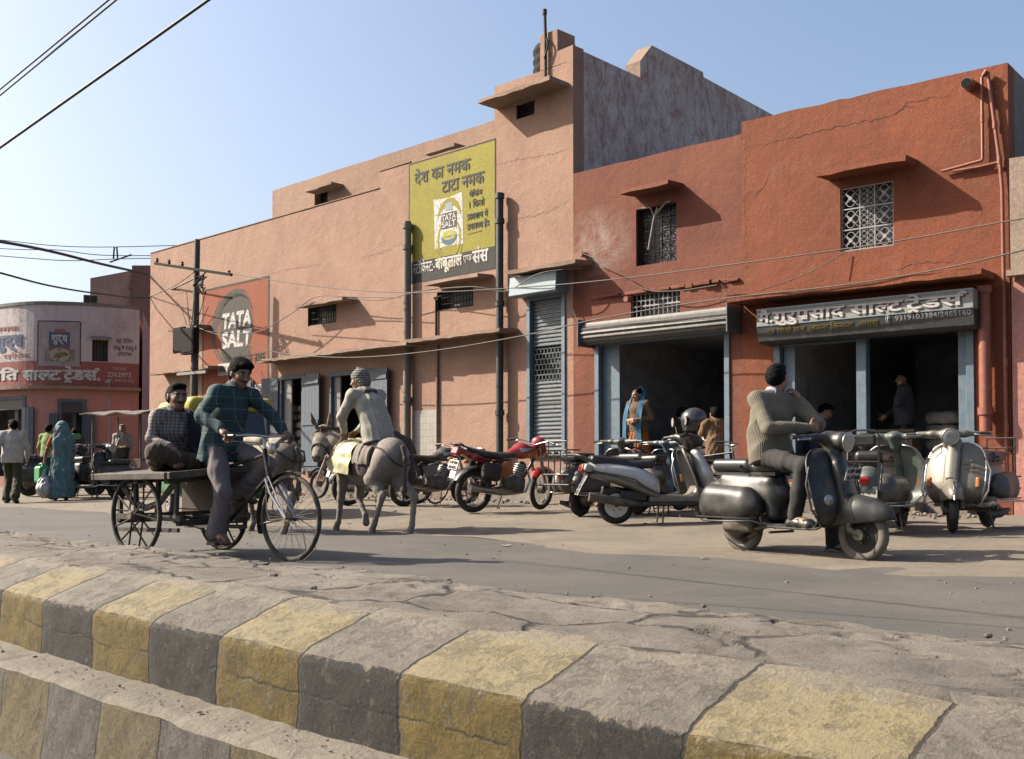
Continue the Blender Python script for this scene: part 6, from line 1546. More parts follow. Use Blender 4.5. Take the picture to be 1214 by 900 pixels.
def bicycle(label, loc, rz, lean=0.0, steer=0.0, paint=None, group='bicycles left along the pink wall', carrier=True):
    root = empty('bicycle', loc, rz, label, 'bicycle', group); root.rotation_euler = (lean, 0, rz); paint = paint or M('black_bicycle_paint', (.02, .02, .022), .4, dust=.35)
    R = .35; RW, FW = Vector((-.54, 0, R)), Vector((.58, 0, R))
    SM = Matrix.Translation((.42, 0, 0)) @ Matrix.Rotation(steer, 4, 'Z') @ Matrix.Translation((-.42, 0, 0))
    def sx(o): o.matrix_basis = SM @ o.matrix_basis; return o
    bike_wheel(root, RW); sx(bike_wheel(root, FW))
    BB, SP, HT, HB = Vector((-.08, 0, .30)), Vector((-.26, 0, .82)), Vector((.36, 0, .86)), Vector((.40, 0, .70))
    mb = MB()
    for a, b in ((BB, SP), (SP - Vector((0, 0, .03)), HT), (BB, HB), (HT + Vector((-.01, 0, .04)), HB - Vector((-.01, 0, .03)))): mb.cyl(a, b, .015, n=8)
    for sg in (1, -1): mb.cyl(BB + Vector((0, sg * .03, 0)), RW + Vector((0, sg * .055, 0)), .010, n=6); mb.cyl(SP + Vector((.01, sg * .03, -.05)), RW + Vector((0, sg * .055, 0)), .009, n=6)
    mb.build('frame', paint, root, smooth=60)
    mb = MB()
    for sg in (1, -1): mb.tube([HB + Vector((.01, sg * .05, -.03)), Vector((.46, sg * .055, .52)), FW + Vector((0, sg * .055, 0))], .011, 6)
    sx(mb.build('fork', paint, root, smooth=60))
    mb = MB(); guard_arc(mb, RW.x, R, R + .03, .25 * PI, 1.15 * PI); mb.build('rear_mudguard', paint, root, smooth=60); mb = MB(); guard_arc(mb, FW.x, R, R + .03, .15 * PI, .95 * PI); sx(mb.build('front_mudguard', paint, root, smooth=60))
    s = SDF(); s.chain([(-.40, 0, .94), (-.30, 0, .945), (-.13, 0, .935)], [.035, .03, .018], .02, sq=((0, 1, 0), 2.4)); sdf_obj('saddle', s, BLKSEAT, root, .008); mb = MB(); mb.cyl(SP, SP + Vector((-.02, 0, .11)), .012, n=8); mb.build('seat_post', CHROME, root, smooth=60)
    mb = MB(); mb.cyl(HT, HT + Vector((-.02, 0, .10)), .012, n=8); sx(mb.build('stem', CHROME, root, smooth=60)); handlebar_set(root, .36, .985, sx, .27, True, .14)
    mb = MB(); mb.torus(BB + Vector((0, -.05, 0)), (0, 1, 0), .09, .006, 24, 5); mb.bar(BB + Vector((0, -.06, 0)), BB + Vector((.10, -.07, -.14)), .02, .012); mb.bar(BB + Vector((0, .05, 0)), BB + Vector((-.10, .06, .14)), .02, .012); mb.box(-.03, .09, -.19, -.08, .145, .17); mb.box(-.24, -.12, .07, .18, .43, .455); mb.build('cranks', ENG, root, smooth=40)
    mb = MB(); mb.bar(BB + Vector((.06, -.055, 0)), RW + Vector((-.02, -.055, .0)), .012, .16); mb.build('chain_case', paint, root, bevel=.005)
    if carrier:
        mb = MB()
        for y in (-.07, -.02, .03, .07): mb.tube([(-.28, y, .76), (-.82, y, .75)], .005, 5)
        mb.tube([(-.82, -.07, .75), (-.82, .07, .75)], .005, 5)
        for sg in (1, -1): mb.tube([(-.75, sg * .07, .75), (-.55, sg * .065, .36)], .006, 5)
        mb.build('carrier', BLACKP, root, smooth=60)
    mb = MB(); mb.tube([(-.50, .08, .33), (-.56, .12, .01)], .008, 6); mb.tube([(-.50, -.08, .33), (-.56, -.12, .01)], .008, 6); mb.build('stand', ENG, root, smooth=60)
    return root

def cargo_trike(label, loc, rz):
    """flat-bed cargo tricycle: bicycle front, two cart wheels behind; axle at x = 0"""
    root = empty('cargo_tricycle', loc, rz, label, 'cargo tricycle')
    WOOD = M('greyed_cart_wood', (.10, .084, .068), .85, var=.35, sc=6, dust=.4, dustc=(.28, .24, .19), bump=.4, bsc=25); DW = M('dark_cart_wood', (.07, .058, .048), .8, var=.35, sc=6, dust=.35, dustc=(.18, .15, .12), bump=.3, bsc=25)
    PNT = M('black_trike_paint', (.03, .029, .028), .85, 0, Specular_IOR_Level=.2, dust=.42, dustc=(.20, .165, .13))
    R = .36; TR = .46
    for sg in (1, -1):
        w = wheel(root, (0, sg * TR, R), R, .021, rim=PNT, tyre=TYRE, spokes=14, hub=.045, hubw=.07, thick=.0085)
    mb = MB(); mb.cyl((0, -TR - .06, R), (0, TR + .06, R), .018, n=10); mb.build('axle', ENG, root, smooth=60)
    # bed, tilted a little on its springs
    T = Matrix.Translation((0, 0, .733)) @ Matrix.Rotation(math.radians(-.9), 4, 'Y') @ Matrix.Rotation(math.radians(4.2), 4, 'X')
    x0, x1, y0, y1 = -.53, .52, -.50, .52
    mb = MB(); n = 8; r = random.Random(8)
    for k in range(n):
        a = y0 + (y1 - y0) * k / n; b = y0 + (y1 - y0) * (k + 1) / n - .008
        mb.box(x0 - r.uniform(0, .03), x1 + r.uniform(0, .015), a, b, r.uniform(-.004, .004), .026 + r.uniform(-.003, .004), T)
    mb.build('bed', WOOD, root, bevel=.004)
    mb = MB(); mb.box(x0 + .01, x1 - .005, y0 - .045, y0 - .002, -.028, .030, T); mb.box(x1 + .018, x1 + .06, y0 - .04, y1 + .02, -.028, .032, T); mb.box(x0 - .075, x0 - .034, y0 - .02, y1, -.028, .028, T); mb.box(x0 + .01, x1 - .005, y1 + .002, y1 + .04, -.028, .028, T); mb.build('bed_rail', WOOD, root, bevel=.006)
    mb = MB()
    for x in (x0 + .12, 0, x1 - .08): mb.box(x - .03, x + .03, y0 + .02, y1 - .02, -.07, -.003, T)
    mb.build('cross_beam', DW, root, bevel=.004)
    mb = MB()
    for sg in (1, -1):
        y = sg * .36
        for x in (-.38, -.14, .16, .42): mb.bar((x, y, .36 if abs(x) < .3 else .30), (x + (.02 if x > 0 else -.02), y, .70), .035, .035, (1, 0, 0))
        mb.bar((-.46, y, .34), (.50, y, .34), .04, .05); mb.bar((-.42, y, .22), (.46, y, .24), .03, .035)
        mb.tube([(-.40, y, .66), (-.2, y, .47), (0, y, .42), (.2, y, .47), (.42, y, .66)], .016, 6, flat=2)
    for x in (-.42, .44): mb.bar((x, -.36, .30), (x, .36, .30), .04, .05)
    mb.build('undercarriage', DW, root, smooth=30)
    mb = MB(); g = [[(-.44 + .90 * i / 3, .345, .35 + .36 * j) for j in range(2)] for i in range(4)]; mb.sheet(g, .012); mb.build('back_board', M('brown_side_board', (.065, .048, .036), .85, var=.35, sc=5, dust=.35, dustc=(.2, .16, .12)), root)
    # bicycle front
    FWx = 1.457
    HB, HT = Vector((1.19, 0, .70)), Vector((1.14, 0, .90)); BB, SP = Vector((.66, 0, .30)), Vector((.56, 0, .80))
    mb = MB()
    for a, b, q in ((BB, SP, .016), (SP - Vector((0, 0, .04)), HT - Vector((0, 0, .02)), .016), (BB, HB, .017), (HT + Vector((-.01, 0, .03)), HB - Vector((-.01, 0, .04)), .021), (BB, (.05, .10, .34), .015), (BB, (.05, -.10, .34), .015), (SP - Vector((0, 0, .05)), (.44, .2, .66), .014), (SP - Vector((0, 0, .05)), (.44, -.2, .66), .014), ((.05, .12, .34), (.45, .12, .32), .014)): mb.cyl(a, b, q, n=8)
    mb.build('frame', PNT, root, smooth=60)
    ident = lambda o: o
    mb = MB()
    for sg in (1, -1): mb.tube([HB + Vector((.01, sg * .05, -.02)), Vector((1.27, sg * .058, .56)), Vector((FWx, sg * .06, R))], .012, 6); mb.tube([HB + Vector((.05, sg * .055, .0)), Vector((FWx + .02, sg * .068, R - .005))], .007, 6)
    mb.build('fork', CHROME, root, smooth=60)
    w = bike_wheel(root, (FWx, 0, R), R, .021, tyre=M('dusty_cycle_tyre', (.06, .055, .048), .9, dust=.4, dustc=(.23, .195, .155)))
    mb = MB(); guard_arc(mb, FWx, R, R + .03, .38 * PI, 1.12 * PI, .032); mb.build('front_mudguard', PNT, root, smooth=60)
    mb = MB()
    for sg in (1, -1): mb.tube([(FWx - .36, sg * .03, R - .06), (FWx, sg * .07, R)], .004, 5); mb.tube([(FWx + .1, sg * .035, R - .36), (FWx + .24, sg * .05, R - .25), (FWx + .21, sg * .06, R - .08), (FWx, sg * .072, R)], .004, 5)
    for sg in (1, -1): mb.tube([(FWx + .02, sg * .075, R + .0), (FWx - .20, sg * .05, R - .02), (FWx - .26, sg * .03, R + .08), (HB.x + .02, sg * .05, HB.z - .05)], .0055, 5)
    mb.build('stays', ENG, root, smooth=60)
    mb = MB(); mb.cyl(HT, HT + Vector((-.02, 0, .13)), .013, n=8); mb.build('stem', CHROME, root, smooth=60)
    handlebar_set(root, 1.13, 1.03, ident, .33, True, .10)
    mb = MB(); s = SDF(); s.ell((1.22, 0, .93), (.035, .035, .05)); sdf_obj('bell', s, CHROME, root, .007)
    s = SDF(); s.chain([(.47, 0, .90), (.58, 0, .905), (.74, 0, .895)], [.045, .035, .02], .02, sq=((0, 1, 0), 2.2)); sdf_obj('saddle', s, BLKSEAT, root, .008); mb = MB(); mb.cyl(SP, (.545, 0, .89), .013, n=8); mb.build('seat_post', CHROME, root, smooth=60)
    mb = MB(); y = -.07
    mb.torus(BB + Vector((0, y, 0)), (0, 1, 0), .10, .007, 28, 5)
    for k in range(5): a = 2 * PI * k / 5; mb.bar(BB + Vector((0, y, 0)), BB + Vector((.1 * math.cos(a), y, .1 * math.sin(a))), .014, .008)
    mb.bar(BB + Vector((0, y - .015, 0)), BB + Vector((.03, y - .025, -.165)), .022, .014); mb.bar(BB + Vector((0, .06, 0)), BB + Vector((-.03, .07, .165)), .022, .014)
    mb.box(.64, .75, y - .14, y - .04, .115, .14); mb.box(.57, .68, .08, .18, .45, .475); mb.build('cranks', ENG, root, smooth=40)
    mb = MB(); mb.tube([BB + Vector((0, y, .10)), (.0, y, R + .05)], .006, 5); mb.tube([BB + Vector((0, y, -.10)), (.35, y, .24), (.0, y, R - .05)], .006, 5); mb.build('chain', ENG, root, smooth=60)
    return root

def auto_rickshaw(label, loc, rz):
    root = empty('auto_rickshaw', loc, rz, label, 'auto rickshaw'); YC = M('yellow_canopy', (.55, .45, .03), .6, var=.12, dust=.2); GR = M('green_autorick_paint', (.02, .19, .075), .4, coat=.2, dust=.25); BK = BLACKP
    for y in (.52, -.52): wheel(root, (-.75, y, .21), .21, .045, disc=True)
    wheel(root, (.95, 0, .21), .21, .045, disc=True)
    s = SDF(); s.rbox((-.55, 0, .58), (.70, .62, .26), .10); s.rbox((.35, 0, .36), (.55, .52, .08), .06, None, .05); sdf_obj('body', s, GR, root, .022)
    s = SDF(); s.ell((.92, 0, .70), (.30, .55, .42), k=.05); s.half((.85, 0, .70), (-1, 0, 0)); s.half((0, 0, .36), (0, 0, -1)); sdf_obj('nose', s, GR, root, .022)
    s = SDF(); s.rbox((-.25, 0, 1.63), (1.02, .62, .11), .10); s.rbox((-1.15, 0, 1.20), (.12, .60, .45), .10, None, .08); sdf_obj('canopy', s, YC, root, .022)
    mb = MB()
    for sg in (1, -1):
        for a, b in (((.98, sg * .46, .9), (.70, sg * .55, 1.56)), ((.10, sg * .60, .7), (.10, sg * .60, 1.6)), ((-.95, sg * .60, .7), (-1.05, sg * .60, 1.5))): mb.cyl(a, b, .025, n=8)
        mb.tube([(.1, sg * .6, .95), (-.9, sg * .6, .95)], .02, 8)
    mb.build('frame', BK, root, smooth=50)
    g = [[(1.0 - .30 * i / 4, .46 * (j / 3 - 1), .92 + .64 * i / 4) for j in range(7)] for i in range(5)]; mb = MB(); mb.sheet(g, .012); mb.build('windscreen', M('dark_windscreen', (.03, .035, .04), .1, coat=.5, dust=.2), root, smooth=40)
    for sg in (1, -1): s = SDF(); s.rbox((-.55, sg * .60, 1.22), (.42, .02, .26), .02); sdf_obj('side_curtain', s, BK, root, .016)
    s = SDF(); s.rbox((-.62, 0, .86), (.30, .50, .08), .05); s.rbox((-.95, 0, 1.1), (.07, .5, .24), .05); s.rbox((.2, 0, .62), (.16, .22, .06), .04); sdf_obj('seat', s, BLKSEAT, root, .02)
    lamp(root, (1.20, 0, .82), (1, 0, 0), .085, .03); mirror_fn(root, (.9, -.5, 1.1), (.93, -.68, 1.18), .07); mirror_fn(root, (.9, .5, 1.1), (.93, .68, 1.18), .07)
    mb = MB()
    mb.box(-1.0, .2, -.628, -.622, .60, .635); mb.box(-1.0, .2, .622, .628, .60, .635); mb.build('white_stripe', PLATE, root)
    return root
def stall_cart(label, loc, rz):
    root = empty('pushcart_stall', loc, rz, label, 'pushcart'); W_ = M('stall_timber', (.12, .095, .075), .85, dust=.35)
    mb = MB()
    for x in (-.8, .8):
        for y in (-.42, .42): mb.cyl((x, y, .1), (x, y, 1.92), .025, n=7)
    mb.build('post', W_, root, smooth=50)
    mb = MB(); r = random.Random(6)
    g = [[(-1.05 + 2.1 * i / 10, -.62 + 1.24 * j / 6, 1.93 + .03 * math.sin(i * 1.3) + .015 * r.uniform(-1, 1) + .02 * j) for j in range(7)] for i in range(11)]; mb.sheet(g, .03); mb.build('awning', M('patched_tarpaulin', (.19, .165, .14), .9, var=.35, sc=4, dust=.4), root, smooth=40)
    mb = MB(); mb.box(-.9, .9, -.5, .5, .78, .83); mb.box(-.9, .9, -.5, -.47, .60, .78); mb.build('counter', W_, root, bevel=.006)
    for y in (.52, -.52): wheel(root, (-.45, y, .3), .3, .025, rim=W_, spokes=12, hub=.04, thick=.009)
    return root
# ------------------------------------------------------------------ people and animals
SKIN = M('brown_skin', (.42, .215, .130), .55, var=.12, sc=18); SKIND = M('dark_brown_skin', (.29, .145, .088), .55, var=.12, sc=18)
DARKF = M('dark_brow', (.015, .012, .011), .7); LIP = M('lip_brown', (.28, .11, .085), .5); EYEW = M('eye_white', (.36, .31, .27), .5)
HAIR = M('black_hair', (.006, .0055, .0055), .8, var=.4, sc=60, bump=.15, bsc=160, Specular_IOR_Level=.08); HAIRG = M('grey_hair', (.30, .29, .28), .7, var=.4, sc=60, bump=.4, bsc=160)
SHOE = M('black_leather_shoe', (.018, .017, .017), .35, dust=.25); SANDAL = M('brown_sandal', (.06, .04, .028), .7, dust=.3)
def nv(a): a = np.array(a, float); return a / np.linalg.norm(a)
def hand_sdf(s, w, d, n, side, curl=.35, sc=1.0, tagi=0, spread=.12):
    """palm and five fingers; d = direction of the fingers, n = way the palm faces, side = towards the thumb"""
    w = np.array(w, float); d = nv(d); n = np.array(n, float); n = nv(n - d * (n @ d)); b = np.cross(d, n); b = b if b @ np.array(side, float) > 0 else -b
    s.cap(w, w + d * .05 * sc, .024 * sc, .03 * sc, .015, sq=(b, 1.25)); R = np.stack([d, b, n], 1); s.ell(w + d * .058 * sc, (.048 * sc, .041 * sc, .016 * sc), R, .012)
    for i, (o, L) in enumerate(((.030, .070), (.010, .080), (-.010, .074), (-.029, .058))):
        p = w + d * .092 * sc + b * o * sc; a = curl * (.85 + .12 * i); dd = nv(d + b * o * spread / .03); r = .0092 * sc
        for k, f in enumerate((.45, .32, .23)):
            e = a * (k + .6); q = p + (dd * math.cos(e) + n * math.sin(e)) * L * f * sc; s.cap(p, q, r, r * .92, .004); p = q; r *= .92
    p = w + d * .028 * sc + b * .030 * sc; dd = nv(d * .62 + b * .72 + n * .25); r = .0115 * sc
    for k, L in enumerate((.036, .030, .024)): q = p + dd * L * sc; s.cap(p, q, r, r * .9, .006); p = q; r *= .9; dd = nv(dd + d * .35 + n * .35 * curl - b * .25)
def head_sdf(s, c, R, k=1.0, female=False):
    """c = head centre, R columns = (forward, left, up)"""
    c = np.array(c, float); P = lambda f, l, u: c + R @ np.array([f, l, u]) * k
    E = lambda p, r, kk=.02, sub=False: s.ell(p, np.array(r) * k, R, kk, sub)
    E(P(-.012, 0, .028), (.098, .077, .090)); E(P(.022, 0, -.035), (.070, .060, .085), .03); E(P(.058, 0, -.082), (.034, .036, .030), .03)
    for g in (1, -1):
        E(P(.06, g * .036, -.018), (.030, .026, .026), .025); E(P(.094, g * .031, .016), (.016, .018, .012), .010, True)
        E(P(.079, g * .032, .012), (.0125, .0145, .0105), .003); E(P(-.005, g * .081, -.004), (.020, .010, .032), .006); E(P(.086, g * .032, .033), (.012, .024, .008), .012)
    s.cap(P(.095, 0, .018), P(.117, 0, -.024), .009 * k, .014 * k, .012); 
    for g in (1, -1): E(P(.103, g * .013, -.027), (.011, .010, .009), .008)
    E(P(.094, 0, -.052), (.012, .023, .007), .008); E(P(.091, 0, -.064), (.012, .020, .007), .008); E(P(.100, 0, -.058), (.012, .022, .0022), .003, True)
def head_pick(c, R, k=1.0, tache=False, brow=True):
    c = np.array(c, float)
    def f(C):
        L = (C - c) @ R / k; x, y, z = L.T; m = np.zeros(len(C), int); ay = np.abs(y)
        if brow: m[(x > .066) & (np.abs(z - .034 + .15 * np.abs(ay - .034)) < .0065) & (ay > .013) & (ay < .053)] = 1
        m[(x > .074) & (np.abs(z - .012) < .0055) & (np.abs(ay - .031) < .0135)] = 3; m[(x > .076) & (np.abs(z - .012) < .0065) & (np.abs(ay - .031) < .0065)] = 1
        m[(x > .076) & (np.abs(z + .058) < .011) & (ay < .023)] = 2
        if tache: m[(x > .072) & (np.abs(z + .044) < .0075) & (ay < .032)] = 1
        return m
    return f
def hair_obj(c, R, parent, mat=HAIR, k=1.0, kind='short', seed=0):
    c = np.array(c, float); P = lambda f, l, u: c + R @ np.array([f, l, u]) * k; s = SDF()
    s.ell(P(-.020, 0, .036), np.array((.100, .081, .089)) * k, R, .02); s.ell(P(-.055, 0, .0), np.array((.070, .080, .085)) * k, R, .03)
    s.ell(P(-.032, 0, .0), np.array((.090, .0815, .080)) * k, R, .02)
    if kind == 'short':
        s.ell(P(.035, 0, .098), np.array((.060, .066, .030)) * k, R, .03)
    if kind == 'fringe':
        s.ell(P(.045, .01, .090), np.array((.066, .074, .040)) * k, R, .03); s.ell(P(-.03, 0, .085), np.array((.09, .088, .06)) * k, R, .03)
        for g in (1, -1): s.ell(P(.0, g * .068, .035), np.array((.05, .018, .05)) * k, R, .02)
    if kind == 'bun': s.ell(P(-.125, 0, .0), np.array((.042, .046, .045)) * k, R, .02)
    # keep the face and neck free
    s.ell(P(.112, 0, -.020), np.array((.092, .115, .088)) * k, R, .02, True); s.half(P(-.03, 0, -.042), R @ np.array([1.0, 0, -1.0])); s.half(P(0, 0, -.1), R @ np.array([0, 0, -1.0]))
    s.rbox(P(.065, 0, -.052), np.array((.075, .13, .062)) * k, .01, R, .006, True)
    r = np.random.RandomState(seed); K = r.randn(6, 3) * np.array([[60.] * 3] * 3 + [[150.] * 3] * 3)
    def nz(Q): return sum(np.sin(Q @ K[i] + i) for i in range(6)) * .0008
    return sdf_obj('hair', s, mat, parent, .006, nz)
def arm_skin(s, S, E, W):
    s.chain([S, E], [.046, .036], .02); m = np.array(E) * .7 + np.array(W) * .3; s.chain([E, m, W], [.036, .038, .026], .015)
def person(label, loc, rz, J, cl, group=None, skin=SKIN, vox=.007, kh=1.0, hairk='short', hairm=HAIR, tache=False, feet=True, hair=True, hands=True, lean=None, curl=.35, seed=1, female=False, legs=True, name='person'):
    """J: joints in the person's own frame.  cl: dict of clothes"""
    root = empty(name, loc, rz, label, 'person', group)
    J = {k: np.array(v, float) for k, v in J.items()}
    nb = (J['Ls'] + J['Rs']) / 2; J['head'] = J['head'] - nv(J['head'] - nb) * .03
    R = basis(J['face'], J.get('hup', (0, 0, 1))); lat = nv(J['Ls'] - J['Rs']); hl = nv(J['Lh'] - J['Rh'])
    s = SDF(); head_sdf(s, J['head'], R, kh)
    nb = (J['Ls'] + J['Rs']) / 2; J['nb'] = nb
    s.cap(nb + (J['head'] - nb) * .1, J['head'] + R @ np.array([-.025, 0, -.05]), .058 * kh, .052 * kh, .02)
    s.chain([J['pel'], J['wst'], J['chest']], [.10, .095, .10], .05, sq=(lat, 1.25)); s.chain([J['chest'], nb], [.10, .06], .05, sq=(lat, 1.2)); s.cap(J['Ls'], J['Rs'], .05, .05, .03)
    for g in 'LR':
        arm_skin(s, J[g + 's'], J[g + 'e'], J[g + 'w'])
        if hands:
            hd = J.get(g + 'hd'); hd = nv(J[g + 'w'] - J[g + 'e']) if hd is None else hd
            hn = J.get(g + 'hn'); hn = (-lat if g == 'L' else lat) if hn is None else hn
            hs = J.get(g + 'hs'); hs = np.array(J['face']) if hs is None else hs
            hand_sdf(s, J[g + 'w'], hd, hn, hs, J.get(g + 'c', np.array(curl)).item() if g + 'c' in J else curl)
        if legs:
            s.chain([J[g + 'h'], J[g + 'k']], [.075, .05], .03); s.chain([J[g + 'k'], J[g + 'k'] * .65 + J[g + 'a'] * .35, J[g + 'a']], [.05, .05, .036], .02)
            if feet: s.chain([J[g + 'a'], J[g + 'a'] * .3 + J[g + 't'] * .7 , J[g + 't']], [.038, .034, .025], .02, sq=(np.cross(nv(J[g + 't'] - J[g + 'a']), (0, 0, 1)), 1.25))
    sdf_obj('body', s, [skin, DARKF, LIP, EYEW], root, vox, pick=head_pick(J['head'], R, kh, tache))
    if hair: hair_obj(J['head'], R, root, hairm, kh, hairk, seed)
    def sleeve(s, g, r0=.062, r1=.052, r2=.045, upto=1.0, cuff=.042):
        S, E, W = J[g + 's'], J[g + 'e'], J[g + 'w']; W2 = E + (W - E) * (upto - .07)
        s.cap(S - (0, 0, .012), E, r0, r1, .05); s.cap(E, W2, r1, cuff, .02)
    if 'shirt' in cl:
        c = cl['shirt']; b = c.get('bulk', 1.0); s = SDF(); hem = c.get('hem', .12); dn = nv(J['pel'] - J['wst'])
        s.chain([J['pel'] + dn * hem, J['pel'], J['wst'], J['chest']], [.140 * b * c.get('flare', 1.0), .134 * b, .124 * b, .128 * b], .05, sq=(lat, 1.36)); s.chain([J['chest'], nb - (nb - J['chest']) * .12], [.125 * b, .085 * b], .05, sq=(lat, 1.3)); s.cap(J['Ls'] - (0, 0, .012), J['Rs'] - (0, 0, .012), .056 * b, .056 * b, .05)
        for g in 'LR': s.cap(nb + (J['head'] - nb) * .22, J[g + 's'] - (0, 0, .01), .05 * b, .052 * b, .05)
        if 'belly' in c: s.ell(J['wst'] + nv(J['face'] * np.array([1, 1, 0])) * .07, (.12, .15, .16), None, .06)
        for g in 'LR':
            if c.get('sleeve', 1.0) > .5: sleeve(s, g, .060 * b, .053 * b, .047 * b, c.get('sleeve', 1.0), c.get('cuff', .042))
            else: s.cap(J[g + 's'], J[g + 's'] + (J[g + 'e'] - J[g + 's']) * (c.get('sleeve') * 2), .068 * b, .062 * b, .03)
        s.half(J['pel'] + dn * (hem - .002), dn)
        # open neck
        s.ell(J['head'] - R @ np.array([.0, 0, .075]) * kh, np.array((.066, .066, .07)), R, .01, True)
        nz = folds(seed, c.get('ff', 24), c.get('fa', .006))
        sh = sdf_obj(c.get('name', 'shirt'), s, c['mat'], root, max(vox, .007), nz)
        if 'collar' in c:
            mb = MB(); ax = nv(J['head'] - nb); B = basis(np.cross(lat, (0, 0, 1)), ax); cc = nb + ax * .062
            g_ = []
            for i in range(21):
                a = -2.5 + 5.0 * i / 20; o = lambda r_, h: cc + B @ np.array([-math.cos(a) * r_, math.sin(a) * r_, h]); e = abs(a) / 2.5
                g_.append([o(.060, .005), o(.063, .040 - .012 * e), o(.070, .044 - .014 * e), o(.086 + .01 * e, -.002 - .025 * e ** 3)])
            mb.sheet(g_, .005); mb.build('collar', c['collar'], sh, smooth=50)
    if 'trousers' in cl:
        c = cl['trousers']; s = SDF(); b = c.get('bulk', 1.0)
        s.cap(J['pel'] + (J['wst'] - J['pel']) * .35, J['pel'], .110 * b, .118 * b, .04, sq=(lat, 1.25)); s.cap(J['Lh'], J['Rh'], .088 * b, .088 * b, .05)
        for g in 'LR':
            s.chain([J[g + 'h'], J[g + 'h'] * .5 + J[g + 'k'] * .5, J[g + 'k']], [.090 * b, .084 * b, .070 * b], .03); A2 = J[g + 'k'] + (J[g + 'a'] - J[g + 'k']) * c.get('len', .97)
            s.chain([J[g + 'k'], J[g + 'k'] * .5 + A2 * .5, A2], [.072 * b, .066 * b, c.get('cuff', .062) * b], .03)
            s.half(A2 + nv(A2 - J[g + 'k']) * .004 , nv(A2 - J[g + 'k'])) if c.get('cut') else None
        sdf_obj(c.get('name', 'trousers'), s, c['mat'], root, max(vox, .007), folds(seed + 3, c.get('ff', 22), c.get('fa', .007)))
    if 'shoes' in cl and feet:
        for g in 'LR':
            A, T = J[g + 'a'], J[g + 't']; d = nv(T - A); fl = nv(T - A - np.array([0, 0, (T - A)[2]])); sd = np.cross(fl, (0, 0, 1)); s = SDF()
            h = A - np.array([0, 0, .055]) - fl * .035
            if cl['shoes'].get('sandal'):
                s.chain([h + (0, 0, -.012), T + (0, 0, -.022), T + fl * .035 + (0, 0, -.022)], [.018, .018, .012], .02, sq=(sd, 2.4)); s.cap(T - fl * .03 + sd * .04 + (0, 0, .0), T - fl * .03 - sd * .04, .02, .02, .01)
            else:
                s.chain([A + (0, 0, -.01), h + (0, 0, .01)], [.046, .044], .02); s.chain([h, (h + T) / 2 + (0, 0, .008), T + fl * .01, T + fl * .05], [.044, .046, .042, .026], .03, sq=(sd, 1.12)); s.half(h - (0, 0, .036) if abs(d[2]) < .9 else h - (0, 0, .5), (0, 0, -1)) if cl['shoes'].get('flat') else None
            sdf_obj('shoe' if not cl['shoes'].get('sandal') else 'sandal', s, cl['shoes']['mat'], root, .007)
    return root, J, R
def check_mat(name, base, line, line2=None, period=.055, w=.22, rough=.85):
    t = NT(name); x = t.sep(t.obj()); 
    def band(v, p, w_, off=0):
        f = t.math('FRACT', t.math('ADD', t.math('DIVIDE', v, p), off)); return t.math('LESS_THAN', f, w_)
    a = band(x[2], period, w); b = band(t.math('ADD', x[0], t.math('MULTIPLY', x[1], .55)), period, w)
    sm = t.math('MULTIPLY', t.math('ADD', a, b), .5); n = t.noise(t.obj(), 14, 5)
    col = t.mix(t.math('MULTIPLY', sm, .9), t.mix(n, cmul(base, .8), cmul(base, 1.2)), line)
    if line2: c = t.math('MAXIMUM', band(x[2], period * 2, .06, .3), band(t.math('ADD', x[0], t.math('MULTIPLY', x[1], .55)), period * 2, .06, .3)); col = t.mix(t.math('MULTIPLY', c, .8), col, line2)
    t.color(col).set(rough, 0); t.bump(t.noise(t.obj(), 300, 2), .2, .003); return t.m
def knit_mat(name, c, c2=None, sc=90, vert=True):
    t = NT(name); o = t.obj(); w = t.n('ShaderNodeTexWave'); t.l(o, w.inputs[0]); w.inputs['Scale'].default_value = sc / 6; w.inputs['Distortion'].default_value = 1.2; w.bands_direction = 'X' if vert else 'Z'; w.inputs['Detail'].default_value = 2
    n = t.noise(o, 9, 6, .65); col = t.mix(t.ramp(n, [(.3, 0), (.7, 1)]), cmul(c, .82), cmul(c, 1.12)); col = t.mix(t.math('MULTIPLY', w.outputs[1], .35 if c2 is None else .8), col, c2 or cmul(c, .62))
    t.color(col).set(.95, 0); t.bump(t.math('ADD', w.outputs[1], t.math('MULTIPLY', t.noise(o, 160, 3), .6)), .5, .006); return t.m
def cloth(name, c, **k): return M(name, c, .9, var=k.pop('var', .14), sc=k.pop('sc', 10), bump=.2, bsc=220, **k)

